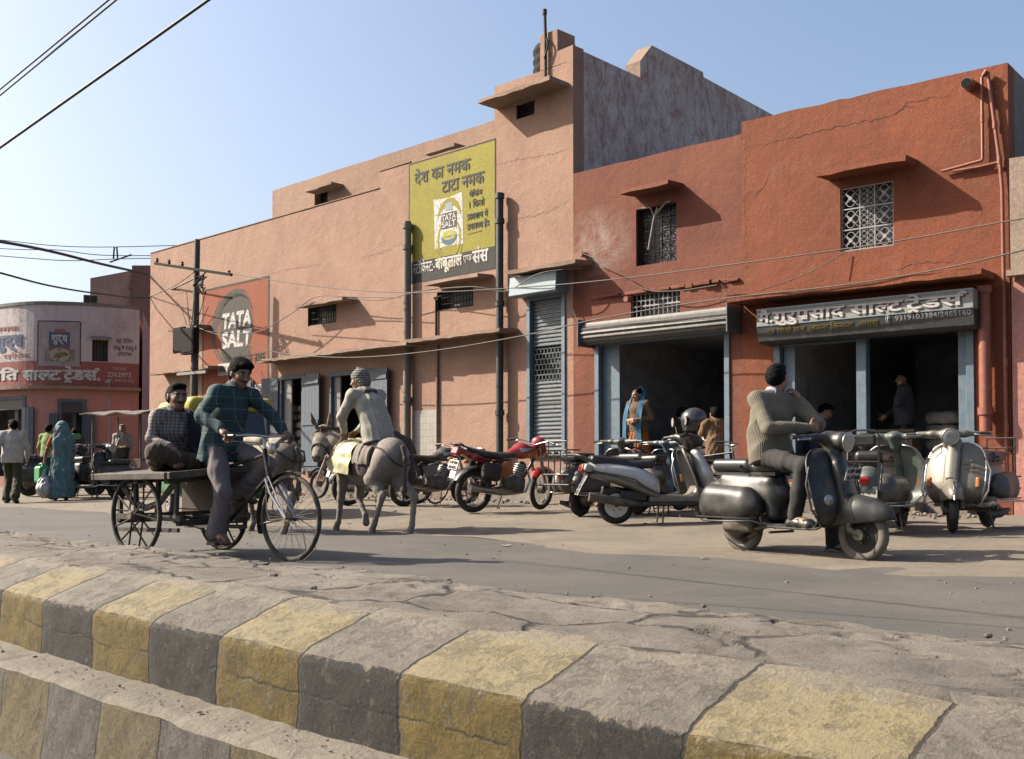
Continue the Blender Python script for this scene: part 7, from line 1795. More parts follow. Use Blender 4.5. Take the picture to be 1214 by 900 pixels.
def donkey(label, loc, rz, head_dir, feet, tack=True, saddle=None, group=None, coat=None, head_pos=None):
    """facing +X; feet: dict FL FR HL HR -> (x, y, lift, fetlock swing)"""
    root = empty('donkey', loc, rz, label, 'donkey', group)
    DK = coat or donkey_coat()
    s = SDF()
    s.chain([(-.40, 0, .86), (-.15, 0, .80), (.15, 0, .80), (.36, 0, .83)], [.185, .205, .205, .185], .06, sq=((0, 0, 1), 1.14)); s.ell((-.46, 0, .90), (.18, .165, .19), k=.06); s.ell((-.02, 0, .70), (.38, .185, .17), k=.06); s.ell((.36, 0, .97), (.12, .08, .10), k=.08); s.ell((-.36, 0, 1.0), (.16, .13, .08), k=.06)
    s.ell((.46, 0, .78), (.12, .15, .17), k=.06)
    for g in (1, -1): s.ell((-.27, g * .13, 1.0), (.06, .04, .05), k=.05); s.ell((-.19, g * .235, .86), (.10, .05, .13), k=.08, sub=True); s.ell((-.635, g * .10, .72), (.05, .05, .10), k=.06, sub=True); s.ell((.22, g * .24, .86), (.05, .05, .14), k=.07, sub=True)
    hp = np.array(head_pos if head_pos is not None else (.86, 0, 1.20)); hd = nv(head_dir); up = nv(np.array([0, 0, 1.0]) - hd * hd[2]); sd = np.cross(up, hd)
    s.chain([(.38, 0, .88), np.array((.38, 0, .88)) * .5 + hp * .5 + (0, 0, .01), hp - hd * .04], [.18, .135, .105], .06, sq=((0, 0, 1), 1.15)); s.chain([(.36, 0, 1.0), np.array((.38, 0, 1.05)) * .5 + hp * .5 + (0, 0, .06), hp + up * .06], [.04, .035, .03], .03)
    RH = np.stack([hd, sd, up], 1); Q = lambda f, l, u: hp + RH @ np.array([f, l, u])
    s.chain([Q(.0, 0, .0), Q(.14, 0, -.005), Q(.29, 0, -.02), Q(.37, 0, -.025)], [.105, .092, .066, .062], .03); s.ell(Q(.385, 0, -.03), (.045, .058, .052), RH, .02); s.ell(Q(.06, 0, -.065), (.10, .06, .07), RH, .04)
    for g in (1, -1):
        s.ell(Q(.09, g * .082, .035), (.030, .018, .020), RH, .015); s.ell(Q(.41, g * .036, -.005), (.014, .014, .012), RH, .004, True); s.ell(Q(.05, g * .075, .06), (.04, .02, .02), RH, .02)
        e0, e1, e2 = Q(-.03, g * .06, .085), Q(-.05, g * .10, .19), Q(-.06, g * .115, .31); s.chain([e0, e1, e2], [.026, .036, .010], .012, sq=(sd, .8)); s.cap(Q(-.02, g * .098, .15), Q(-.03, g * .115, .27), .020, .007, .006, sub=True)
    s.chain([Q(.43, -.03, -.055), Q(.43, .03, -.055)], [.006, .006], .004, sub=True)
    for key, (x, y, lift, sw) in feet.items():
        g = 1 if key[1] == 'L' else -1
        if key[0] == 'F':
            sh, el, kn = np.array((.40, g * .10, .80)), np.array((.37, g * .125, .62)), np.array((.37 + (x - .37) * .45, g * .12, .38 + lift * .5)); ft = np.array((x, y, .10 + lift)); kn = kn if lift < .03 else np.array((x + .16, g * .12, .40))
            s.chain([sh, el, kn], [.105, .07, .045], .04); s.ell(kn, (.048, .045, .055), k=.02); s.chain([kn, (kn + ft) / 2, ft], [.042, .031, .034], .02)
        else:
            hi, st, hk = np.array((-.44, g * .10, .84)), np.array((-.30 + (x + .45) * .3, g * .125, .62)), np.array((-.55 + (x + .45) * .75, g * .115, .43 + lift * .4)); ft = np.array((x, y, .10 + lift))
            s.chain([hi, st], [.145, .10], .05); s.chain([st, st * .4 + hk * .6, hk], [.10, .058, .042], .03); s.ell(hk + (-.012, 0, .01), (.042, .036, .055), k=.02); s.chain([hk, (hk + ft) / 2, ft], [.042, .031, .034], .02)
        p = ft + np.array((.035 + sw, 0, -.05)); s.cap(ft, p, .034, .036, .012); s.chain([p, p + np.array((.012 + sw * .4, 0, -.045))], [.038, .044], .006)
        s.half(p + np.array((0, 0, -.048)), (0, 0, -1)) if False else None
    mats = [DK, M('donkey_hoof', (.10, .085, .065), .8, dust=.4), M('donkey_muzzle', (.33, .29, .255), .9, var=.15), DARKF, M('donkey_leg_tan', (.20, .145, .095), .9, var=.25)]
    def pk(C):
        L = (C - hp) @ RH; m = np.zeros(len(C), int); m[(C[:, 2] < .33) & (L[:, 0] < -.1)] = 4; 
        for key, (x, y, lift, sw) in feet.items(): m[(C[:, 2] < .075 + lift) & (np.hypot(C[:, 0] - x - .035, C[:, 1] - y) < .12)] = 1
        m[L[:, 0] > .30] = 2
        e = np.minimum(np.linalg.norm(L - (.095, .098, .035), axis=1), np.linalg.norm(L - (.095, -.098, .035), axis=1)); m[e < .022] = 3; m[(L[:, 0] > .40) & (np.abs(np.abs(L[:, 1]) - .036) < .014) & (np.abs(L[:, 2] + .005) < .014)] = 3
        return m
    r = np.random.RandomState(3); K = r.randn(6, 3) * 70
    sdf_obj('body', s, mats, root, .010, lambda Q_: sum(np.sin(Q_ @ K[i] + i) for i in range(6)) * .0004, pick=pk)
    s = SDF(); s.chain([(-.64, 0, .98), (-.70, .01, .85), (-.70, .02, .62)], [.030, .024, .022], .02); s.chain([(-.70, .02, .62), (-.69, .02, .50), (-.685, .02, .38)], [.026, .036, .010], .02); sdf_obj('tail', s, M('donkey_tail', (.10, .08, .065), .95, var=.3, sc=30), root, .010)
    s = SDF(); s.chain([np.array((.40, 0, 1.06)), np.array((.40, 0, 1.08)) * .5 + hp * .5 + (0, 0, .115), hp + up * .115, Q(.05, 0, .115)], [.022, .028, .030, .015], .02, sq=((0, 1, 0), .6)); sdf_obj('mane', s, M('donkey_mane', (.12, .075, .05), .95, var=.3, sc=40), root, .009, folds(7, 60, .008))
    if tack:
        mb = MB()
        def loop(f, r_, w=.012): mb.tube([Q(f, r_ * math.cos(a) * .95, -.02 + r_ * 1.08 * math.sin(a)) for a in [2 * PI * k / 18 for k in range(18)]], w, 6, True, .5)
        loop(.25, .088); loop(.03, .122); 
        for g in (1, -1): mb.tube([Q(.25, g * .085, -.01), Q(.12, g * .102, .01), Q(.03, g * .118, .03)], .010, 6)
        mb.build('halter', M('green_webbing', (.05, .075, .05), .8, dust=.3), root, smooth=60)
    return root, Q
_DK = []
def donkey_coat():
    if _DK: return _DK[0]
    t = NT('dusty_donkey_coat'); o = t.obj(); n = t.noise(o, 3.5, 8, .7, .4); f = t.noise(t.mapping(o, (1, 1, 3)), 40, 5, .7); x = t.sep(o)
    col = t.ramp(n, [(.40, (.27, .225, .185)), (.5, (.50, .44, .385)), (.60, (.68, .62, .56))])
    b = t.ramp(t.math('ADD', x[2], t.math('MULTIPLY', n, .25)), [(.55, 1), (.92, 0)])
    col = t.mix(t.math('MULTIPLY', t.ramp(t.noise(o, 5, 8, .75), [(.42, 0), (.62, 1)]), .6), col, (.20, .135, .085)); col = t.mix(t.ramp(f, [(.4, 0), (.7, .7)]), col, (.12, .095, .078)); fs = t.noise(t.mapping(o, (1.6, 1.6, .8)), 34, 8, .85); col = t.mix(1.0, col, t.ramp(fs, [(.36, .58), (.64, 1.28)]), 'MULTIPLY')
    t.color(col).set(.95, 0); t.bump(t.math('ADD', f, t.noise(o, 120, 4, .7)), .5, .01); _DK.append(t.m); return t.m
def draped(name, mat, parent, pts, seed=0, amp=.01, th=.012, sub=6):
    """a cloth sheet through a coarse grid of control points, smoothed and creased"""
    P = np.array(pts, float)
    for _ in range(3):
        R, C, _k = P.shape; Q = np.zeros((2 * R - 1, 2 * C - 1, 3)); Q[::2, ::2] = P; Q[1::2, ::2] = (P[:-1] + P[1:]) / 2; Q[:, 1::2] = (Q[:, :-2:2] + Q[:, 2::2]) / 2
        S = Q.copy(); S[1:-1] = .5 * S[1:-1] + .25 * (S[:-2] + S[2:]); S[:, 1:-1] = .5 * S[:, 1:-1] + .25 * (S[:, :-2] + S[:, 2:]); P = S
    f = folds(seed, 18, amp); d = f(P.reshape(-1, 3)).reshape(P.shape[:2]); P = P + d[..., None] * np.array((.5, .5, .7))
    mb = MB(); mb.sheet([[tuple(q) for q in r] for r in P], th); return mb.build(name, mat, parent, smooth=70)
# ------------------------------------------------------------------ people, animals, vehicles and small things in place
def place(px, py, rear=0.0, rz=0.0):
    """ground point under pixel (px, py); rear = local x of the contact seen there"""
    p = ground(px, py); q = p - Vector((math.cos(rz), math.sin(rz), 0)) * rear; q.z = gz(q.x, q.y) ; return q
def RZ(hx, hy): return math.atan2(hy, hx)
GRPS = 'scooters parked along the shop fronts'
def vehicles():
    # the ridden scooter
    rz = RZ(.60, -.80)
    r = vespa('black classic scooter standing on the road with the man in the grey sweater on it', BSCOOT, Vector((2.445, 9.40, .01)), rz, tyre=TYREG, plate_f=['UP 80', '6728'], steer=.10, guards=True, group='scooters on the street', footstand=False, indicators=False); r.scale = (1.01,) * 3
    q = SDF(); q.ell((.475, -.17, .49), (.03, .06, .05)); sdf_obj('side_lamp', q, GLASS, r, .008)
    rz = RZ(.66, .75); vespa('dark scooter seen from behind with a black carrier rack, left of the white scooter', DSCOOT, place(688, 613, -.58, rz), rz, rack=True, group=GRPS, seat=BLKSEAT)
    rz = RZ(.985, .10); activa('white and silver modern scooter with a long black seat, parked side-on', place(730, 623, -.60, rz), rz, GRPS)
    rz = RZ(.72, .70); vespa('blue-grey scooter half hidden behind the white scooter', BLUEG, place(762, 607, -.2, rz), rz, group=GRPS)
    rz = RZ(.62, -.78); vespa('dark scooter facing the street with round headlight, behind the helmet', DSCOOT, place(826, 613, .5, rz), rz, group=GRPS, steer=.1)
    rz = RZ(.60, .80); vespa('dark scooter behind the ridden scooter with a bare handlebar', DSCOOT, place(1000, 622, -.3, rz), rz, group=GRPS)
    rz = RZ(.52, .85); vespa('grey-teal scooter seen from behind with white rear number plate and guard rail', TEAL, place(1037, 634, -.58, rz), rz, cowl=DSCOOT, group=GRPS, plate_r=['UP80', '328'], grabrail=True)
    rz = RZ(-.66, -.75); vespa('silver scooter facing the street at the right, orange indicators on its leg shield', SILV, place(1122, 633, .67, rz), rz, cowl=DSCOOT, group=GRPS, legshield_num=['UP80', '1056'], steer=.42, rack=True)
    G2 = 'motorbikes parked in front of the pink building'
    rz = RZ(.80, .60); motorbike('red and orange motorbike with black saddle bags, parked left of the shutter', place(562, 609, -.62, rz), rz, REDP, ORGP, group=G2, plate_r=['UP80', 'AB 0412'], bags=True, lean=.10, steer=.35, scale=1.04, tail=REDP)
    rz = RZ(.70, .71); motorbike('black motorbike behind the white scooter with raised handlebar', place(786, 604, -.1, rz), rz, BSCOOT, group=G2, lean=.08)
    rz = RZ(-.75, .66); motorbike('dark motorbike parked beyond the head of the front donkey', place(405, 592, -.1, rz), rz, BSCOOT, group=G2, lean=.1)
    rz = RZ(.85, .5); motorbike('dark motorbike parked behind the legs of the ridden donkey', place(440, 599, -.2, rz), rz, BSCOOT, group=G2, lean=.1)
    rz = RZ(.75, .66); motorbike('dark silver-sided motorbike between donkey tail and bicycle', place(497, 600, -.3, rz), rz, DSCOOT, M('dull_silver_panel', (.25, .25, .27), .4, .3, dust=.3), group=G2, lean=.1)
    rz = RZ(.55, .83); bicycle('black bicycle with rear mudguard, parked left of the red motorbike', place(516, 598, -.54, rz), rz, lean=.12, steer=.2)
    rz = RZ(-.80, .60); bicycle('old bicycle behind the red motorbike, its wheel showing to the right', place(633, 592, -.54, rz), rz, lean=.08)
    rz = RZ(.75, -.66); bicycle('bicycle with chrome handlebar standing behind the seated scooter rider', place(862, 606, .3, rz), rz, lean=-.08, steer=.2)
    # far left
    G3 = 'two-wheelers by the corner shop'
    rz = RZ(.96, .26); vespa('black scooter standing behind the woman in the teal sari', BSCOOT, place(38, 589, -.58, rz), rz, group=G3).scale = (1.12,) * 3
    rz = RZ(-.95, -.3); vespa('dark scooter beside the pushcart stall at the far left', DSCOOT, place(135, 591, -.5, rz), rz, group=G3)
    rz = RZ(.90, -.43); q = vespa('black scooter with round mirror close to the pushcart stall', BSCOOT, place(100, 591, -.2, rz), rz, group=G3); q.scale = (1.1,) * 3; mirror_fn(q, (.32, .3, 1.0), (.30, .42, 1.24), .075, (1, -.3, 0))
    p = at_depth(152, 580, 27.5); stall_cart('small timber pushcart stall with a patched awning by the corner shop', (p.x, p.y, gz(p.x, p.y)), RZ(.9, -.43))
    p = at_depth(258, 560, 16.2); auto_rickshaw('yellow and green auto rickshaw hidden behind the cargo tricycle', (p.x, p.y, gz(p.x, p.y)), RZ(.50, -.86))
TRIKE_RZ = RZ(.80, -.60); TRIKE = Vector((-2.98, 9.80, .0))

def people():
    GP = 'people on the street'
    SWE = knit_mat('taupe_sweater', (.26, .23, .172), (.235, .208, .156), 150); DTR = cloth('charcoal_trousers', (.028, .027, .028)); BLUS = cloth('pale_blue_shirt', (.42, .48, .66))
    # rider on the black scooter (scooter frame, scale 1.05)
    k = 1.05
    J = dict(pel=(-.26, 0, .93), wst=(-.29, 0, 1.06), chest=(-.25, .01, 1.26), head=(-.205, .035, 1.605), face=(-.30, .95, -.05), Ls=(-.19, .20, 1.385), Rs=(-.25, -.185, 1.385), Le=(.06, .25, 1.165), Re=(-.06, -.27, 1.12), Lw=(-.10, .20, 1.39), Rw=(.10, .07, 1.13), Lhd=(-.5, -.25, .8), Lhn=(-1, -.3, 0), Lhs=(0, 1, 0), Rhd=(.2, 1, .1), Rhn=(-1, .2, 0), Rhs=(0, 0, 1),
             Lh=(-.20, .10, .87), Rh=(-.20, -.10, .87), Lk=(.17, .27, .66), Rk=(.23, -.17, .80), La=(.10, .40, .10), Ra=(.13, -.17, .36), Lt=(.26, .43, .04), Rt=(.29, -.18, .31))
    p, J_, R_ = person('man in grey-brown sweater sitting on the black scooter, hand at his chin', (2.44, 9.40, -.012), RZ(.60, -.80), J, dict(shirt=dict(mat=SWE, name='sweater', bulk=1.14, hem=.10, fa=.014, ff=18, collar=BLUS), trousers=dict(mat=DTR, fa=.008), shoes=dict(mat=SHOE)), GP, skin=SKIN, vox=.006, seed=4, curl=.7)
    s = SDF()
    for g in 'LR': A, T = J_[g + 'a'], J_[g + 'k']; s.cap(A, A + (T - A) * .16, .044, .046)
    sdf_obj('socks', s, cloth('white_socks', (.55, .53, .50)), p, .008)
    # cyclist on the tricycle
    TQ = check_mat('teal_check_cloth', (.014, .05, .066), (.026, .08, .096), (.17, .24, .25), period=.05, w=.3); GT = cloth('grey_violet_trousers', (.215, .185, .20))
    J = dict(pel=(.58, 0, .99), wst=(.60, 0, 1.11), chest=(.67, 0, 1.27), head=(.80, .02, 1.605), face=(.90, -.12, -.30), hup=(.3, 0, 1), Ls=(.73, .19, 1.415), Rs=(.73, -.19, 1.415), Le=(.88, .30, 1.215), Re=(.74, -.35, 1.20), Lw=(1.02, .315, 1.08), Rw=(.98, -.325, 1.08), Lhd=(.8, 0, -.5), Rhd=(.8, 0, -.5), Lhn=(-.5, 0, -.9), Rhn=(-.5, 0, -.9), Lhs=(0, -1, 0), Rhs=(0, 1, 0),
             Lh=(.60, .095, .94), Rh=(.60, -.095, .94), Lk=(.99, .14, .80), Rk=(.78, -.15, .56), La=(.67, .14, .56), Ra=(.675, -.14, .215), Lt=(.82, .14, .50), Rt=(.82, -.15, .16))
    person('man in teal checked shirt riding the flat-bed cargo tricycle', TRIKE, TRIKE_RZ, J, dict(shirt=dict(mat=TQ, collar=TQ, hem=.16, flare=1.12, fa=.016, ff=17, bulk=1.04, cuff=.044), trousers=dict(mat=GT, bulk=1.02, cuff=.085, fa=.010, ff=20), shoes=dict(mat=SANDAL, sandal=1)), GP, skin=SKIND, hairk='fringe', tache=True, vox=.006, seed=9, curl=1.15)
    # passenger
    PK = check_mat('brown_white_check_cloth', (.42, .38, .37), (.10, .07, .075), None, period=.030, w=.42); BT = cloth('brown_trousers', (.085, .060, .040))
    J = dict(pel=(-.06, -.12, .88), wst=(-.03, -.12, 1.0), chest=(.02, -.125, 1.13), head=(.115, -.125, 1.45), face=(.88, -.25, -.10), Ls=(.035, .045, 1.255), Rs=(.045, -.29, 1.255), Le=(.05, .13, 1.04), Re=(.06, -.36, 1.04), Lw=(.26, .10, .95), Rw=(.24, -.30, .97), Lhd=(.8, -.2, -.5), Rhd=(.6, .6, -.5), Lhn=(0, 0, -1), Rhn=(0, 0, -1), Lhs=(0, -1, 0), Rhs=(0, 1, 0),
             Lh=(-.02, -.03, .86), Rh=(-.02, -.21, .86), Lk=(.27, .22, .87), Rk=(.20, -.42, .93), La=(.26, -.14, .83), Ra=(.30, -.06, .825), Lt=(.30, -.27, .805), Rt=(.36, .06, .80))
    p, J_, R_ = person('man in brown and white checked shirt sitting cross-legged on the tricycle bed', TRIKE - Vector((0, 0, .022)), TRIKE_RZ, J, dict(shirt=dict(mat=PK, collar=PK, hem=.04, fa=.013, ff=20, bulk=.90), trousers=dict(mat=BT, bulk=1.12, cuff=.075, fa=.012, ff=18)), GP, skin=SKIND, tache=True, vox=.006, seed=5, curl=.5)
    draped('scarf', cloth('navy_scarf', (.013, .014, .028)), p, [[(-.05, .02, 1.26), (-.06, .10, 1.23)], [(.03, .0, 1.345), (.04, .085, 1.325)], [(.145, -.02, 1.25), (.14, .09, 1.22)], [(.15, -.04, 1.09), (.16, .09, 1.07)], [(.13, -.04, .95), (.16, .10, .94)], [(.24, -.02, .92), (.24, .10, .91)]], 2, .012, .02)
    # donkeys
    drz = math.radians(132); dl = Vector((-1.66, 12.72, gz(-1.66, 12.72)))
    GD = 'donkeys walking up the road'
    d1, Q = donkey('grey donkey with yellow sheet on its back, walking away and turning its head', dl, drz, (-.62, .66, -.72), dict(FL=(.50, .11, 0, 0), FR=(.26, -.11, .09, -.05), HL=(-.26, .12, 0, 0), HR=(-.66, -.12, 0, 0)), group=GD, head_pos=(.70, .20, 1.13))
    def pad(par, nm, mat, x0, x1, zlow, off, amp=.008, seed=1):
        s = SDF(); s.chain([(-.40, 0, .86), (-.15, 0, .80), (.15, 0, .80), (.36, 0, .83)], [.205 + off, .225 + off, .225 + off, .20 + off], .06, sq=((0, 0, 1), 1.08)); s.ell((-.02, 0, .70), (.38, .19 + off, .17), k=.06); s.ell((.36, 0, .97), (.12, .08 + off, .10 + off), k=.08); s.ell((-.36, 0, 1.02), (.16, .13, .08 + off), k=.06)
        s.half((x0, 0, 0), (-1, 0, -.12)); s.half((x1, 0, 0), (1, 0, .10)); s.half((0, 0, zlow), (.08, 0, -1)); s.half((0, .12, zlow + .02), (.35, .5, -1)) if False else None
        return sdf_obj(nm, s, mat, par, .011, folds(seed, 16, amp))
    pad(d1, 'under_blanket', cloth('purple_blanket', (.055, .022, .04), dust=.3), -.22, .42, .66, .014, .012, 2); pad(d1, 'saddle_pad', cloth('grey_felt', (.26, .225, .19), dust=.3), -.20, .16, .80, .032, .010, 3)
    draped('yellow_sheet', M('yellow_plastic_sheet', (.60, .56, .30), .5, var=.15, sc=9, dust=.2, dustc=(.45, .38, .25)), d1, [[(.10, -.10, 1.07), (.27, -.08, 1.09), (.46, -.05, 1.10)], [(.06, .06, 1.10), (.27, .07, 1.12), (.49, .08, 1.10)], [(.02, .22, 1.0), (.27, .26, 1.01), (.52, .23, .97)], [(.0, .275, .84), (.25, .31, .85), (.50, .27, .84)], [(.02, .295, .68), (.24, .33, .69), (.46, .30, .72)]], 5, .030, .006)
    mb = MB(); mb.tube([(.0 + .28 * math.cos(a) * .0 - .14, .262 * math.cos(a), .83 + .262 * math.sin(a)) for a in [2 * PI * k_ / 20 for k_ in range(20)]], .012, 6, True); mb.tube([(-.2, .16, 1.02), (-.5, .19, .96), (-.66, .12, .80), (-.67, 0, .76), (-.66, -.12, .80), (-.5, -.19, .96), (-.2, -.16, 1.02)], .011, 6); mb.build('girth_strap', M('dark_webbing', (.03, .025, .03), .8), d1, smooth=60)
    mb = MB(); a = Q(.25, .08, -.03); mb.tube([a, Vector(a) * .5 + Vector((.33, .26, .92)) * .5 + Vector((0, .05, -.10)), (.33, .24, 1.02), (.26, .17, 1.17)], .008, 6); mb.build('lead_rope', M('pale_rope', (.36, .31, .22), .9), d1, smooth=60)
    # rider, side-saddle with his legs on the far side
    KN = knit_mat('pale_worn_jacket', (.62, .58, .50), (.50, .46, .385), 150); kl = dl
    J = dict(pel=(-.18, .02, 1.17), wst=(-.15, .03, 1.30), chest=(-.07, .055, 1.48), head=(.11, .09, 1.80), face=(.86, .40, -.18), hup=(.25, .05, 1), Ls=(-.015, .26, 1.60), Rs=(.005, -.14, 1.61), Le=(.12, .32, 1.34), Re=(.22, -.18, 1.36), Lw=(.24, .20, 1.18), Rw=(.30, -.02, 1.19), Lhd=(.6, -.3, -.5), Rhd=(.6, .3, -.5), Lhn=(0, -.3, -1), Rhn=(0, .3, -1), Lhs=(.3, -1, 0), Rhs=(.3, 1, 0),
             Lh=(-.12, -.03, 1.13), Rh=(-.24, -.03, 1.13), Lk=(.05, -.42, 1.06), Rk=(-.12, -.43, 1.05), La=(.06, -.50, .66), Ra=(-.12, -.50, .64), Lt=(.08, -.62, .60), Rt=(-.12, -.62, .58))
    p, J_, R_ = person('man in pale worn jacket and knitted cap riding the grey donkey', kl, drz, J, dict(shirt=dict(mat=KN, name='jacket', hem=.13, bulk=1.08, flare=1.08, fa=.010, ff=18), trousers=dict(mat=cloth('dusty_trousers', (.10, .085, .07)), len=.96), shoes=dict(mat=SANDAL)), 'people on the street', skin=SKIND, vox=.0065, hair=False, seed=6, curl=1.0)
    c, Rm = J_['head'], R_; P = lambda f, l, u: c + Rm @ np.array([f, l, u])
    s = SDF(); s.ell(P(-.01, 0, .045), (.110, .092, .095), Rm, .02); s.cap(P(-.05, 0, -.03), P(-.03, 0, .05), .085, .085, .03); s.ell(P(0, 0, .145), (.022, .022, .025), Rm, .01); s.ell(P(.11, 0, -.03), (.085, .10, .085), Rm, .015, True); s.half(P(-.03, 0, -.085), Rm @ np.array([.2, 0, -1.0]))
    t = NT('chevron_knit'); o = t.obj(); w = t.n('ShaderNodeTexWave'); t.l(o, w.inputs[0]); w.bands_direction = 'Z'; w.inputs['Scale'].default_value = 11; w.inputs['Distortion'].default_value = 3.5; w.inputs['Detail Scale'].default_value = 5; w2 = t.n('ShaderNodeTexVoronoi'); t.l(t.mapping(o, (1, 1, .6)), w2.inputs[0]); w2.inputs['Scale'].default_value = 70
    t.color(t.mix(t.ramp(t.math('ADD', t.math('MULTIPLY', w.outputs[1], .6), t.math('MULTIPLY', w2.outputs[0], .6)), [(.45, 0), (.6, 1)]), (.035, .033, .034), (.33, .31, .28))).set(.95, 0); t.bump(w2.outputs[0], .6, .008)
    sdf_obj('knitted_cap', s, t.m, p, .007, folds(3, 60, .004))
    nb = (J_['Ls'] + J_['Rs']) / 2; s = SDF(); q = nb + np.array((0, 0, .03))
    lat = nv(J_['Ls'] - J_['Rs']); fw = np.cross(lat, (0, 0, 1)); s.chain([q + lat * .10 + fw * .02, q + lat * .06 - fw * .08, q - lat * .06 - fw * .08, q - lat * .10 + fw * .02, q + fw * .09, q + lat * .10 + fw * .02], [.032] * 6, .02); sdf_obj('neck_scarf', s, cloth('maroon_grey_scarf', (.10, .07, .075)), p, .009, folds(8, 40, .006))
    # second donkey
    rz2 = RZ(-.80, .60); l2 = Vector((-2.98, 12.85, 0)); l2.z = gz(l2.x, l2.y)
    d2, Q2 = donkey('second donkey mostly hidden behind the tricycle front wheel, pale sack on its back', l2, rz2, (.85, .1, -.5), dict(FL=(.56, .11, 0, 0), FR=(.24, -.11, 0, 0), HL=(-.60, .12, 0, 0), HR=(-.34, -.12, 0, 0)), group=GD, coat=donkey_coat(), head_pos=(.88, .02, 1.10))
    pad(d2, 'saddle_pad', cloth('pale_sacking', (.42, .37, .29), dust=.3), -.34, .22, .86, .035, .012, 7)
    mb = MB(); mb.tube([(-.34, .20, 1.0), (-.55, .19, .95), (-.67, .1, .84), (-.67, -.1, .84), (-.55, -.19, .95), (-.34, -.2, 1.0)], .012, 6); mb.build('crupper_strap', M('dark_webbing', (.03, .025, .03), .8), d2, smooth=60)
    s = SDF(); s.rbox((-.02, .0, 1.07), (.24, .20, .055), .05); sdf_obj('folded_sack', s, cloth('pale_sack', (.46, .41, .33), dust=.3), d2, .012, folds(4, 18, .015))

    # walking man at the left edge, seen from behind
    ST = lambda **k: dict(dict(pel=(0, 0, .95), wst=(0, 0, 1.09), chest=(.01, 0, 1.27), head=(.03, 0, 1.585), face=(1, 0, -.05), Ls=(0, .185, 1.39), Rs=(0, -.185, 1.39), Le=(-.04, .24, 1.11), Re=(-.02, -.24, 1.11), Lw=(.08, .24, .88), Rw=(.04, -.25, .87), Lh=(0, .09, .91), Rh=(0, -.09, .91), Lk=(.04, .10, .50), Rk=(.02, -.10, .50), La=(-.02, .10, .08), Ra=(-.02, -.10, .08), Lt=(.13, .12, .035), Rt=(.13, -.12, .035)), **k)
    g = ground(14, 597)
    person('man in pale beige jacket and olive trousers walking away at the left edge', g, RZ(-.25, .97), ST(face=(.85, .5, -.1), Lk=(.22, .10, .52), La=(.10, .11, .10), Lt=(.24, .12, .06), Rk=(.0, -.10, .50), Ra=(-.26, -.10, .15), Rt=(-.14, -.11, .04), Le=(-.12, .26, 1.13), Lw=(-.06, .28, .88), Re=(.06, -.27, 1.13), Rw=(.16, -.25, .90)), dict(shirt=dict(mat=cloth('beige_jacket', (.62, .59, .54)), name='jacket', hem=.14, bulk=1.08, fa=.012), trousers=dict(mat=cloth('olive_trousers', (.055, .060, .025)), bulk=1.1, cuff=.085, fa=.012), shoes=dict(mat=SHOE)), GP, vox=.009, seed=11)
    # woman in the sari
    g = ground(72, 594)
    srz = RZ(-.45, .89); SA = sari_mat()
    root, J_, R_ = person('woman in a teal patterned sari over her head, walking with bags', g, srz, ST(head=(.06, 0, 1.47), pel=(0, 0, .88), wst=(0, 0, 1.02), chest=(.02, 0, 1.18), Ls=(.0, .16, 1.29), Rs=(.0, -.16, 1.29), Le=(.06, .26, 1.06), Lw=(.16, .30, .84), Re=(.05, -.2, 1.05), Rw=(.12, -.16, .86), face=(1, .2, -.2), Lh=(0, .08, .85), Rh=(0, -.08, .85), Lk=(.08, .09, .46), Rk=(-.05, -.09, .46), Ra=(-.16, -.09, .09), Rt=(-.03, -.1, .035), La=(.05, .09, .07), Lt=(.18, .10, .035), Lhd=(.2, .1, -1), Lc=1.2), dict(shirt=dict(mat=cloth('orange_blouse', (.45, .10, .03)), name='blouse', sleeve=.3, hem=-.05)), GP, skin=SKIND, vox=.010, hair=True, seed=12, feet=True)
    s = SDF(); s.ell((.01, 0, 1.50), (.13, .125, .14), k=.04); s.chain([(-.06, -.01, 1.42), (-.06, -.03, 1.22), (-.05, -.03, .95), (-.04, -.02, .6), (-.04, -.02, .10)], [.13, .175, .165, .18, .215], .06, sq=((0, 1, 0), 1.15)); s.cap((.05, .03, 1.0), (.06, .03, .10), .13, .17, .06); s.ell((.16, 0, 1.46), (.10, .10, .13), k=.02, sub=True); s.half((0, 0, .07), (0, 0, -1)); s.cap((.05, .22, 1.12), (.16, .32, .80), .10, .09, .03, sub=True); s.cap((-.10, -.12, 1.3), (-.10, -.16, .45), .07, .05, .06)
    sdf_obj('sari', s, SA, root, .011, folds(21, 34, .034, (1, 1, .12)))
    f = Vector((math.cos(srz), math.sin(srz), 0)); l = Vector((-f.y, f.x, 0)); hand = g + f * .16 + l * .31 + Vector((0, 0, .76))
    jerrycan('green plastic jerrycan carried by the woman in the sari', hand + l * .05 + f * .03 + Vector((0, 0, -.02)), srz + .3); carrier_bag('full white plastic bag hanging from the hand of the woman in the sari', hand + Vector((.06, -.10, -.10)), srz)
    # others at the far left
    p = at_depth(57, 560, 26.2); person('person in yellow-green shirt behind the black scooter', (p.x, p.y, gz(p.x, p.y)), RZ(.3, .95), ST(), dict(shirt=dict(mat=cloth('lime_shirt', (.30, .38, .12))), trousers=dict(mat=DTR)), GP, vox=.012, seed=13, kh=.95)
    p = at_depth(88, 560, 29.5); rt, J_, R_ = person('person with a green head scarf near the corner shop doorway', (p.x, p.y, gz(p.x, p.y)), RZ(-.4, .9), ST(), dict(shirt=dict(mat=cloth('dark_brown_shirt', (.05, .04, .035))), trousers=dict(mat=DTR)), GP, vox=.012, seed=14, hair=True)
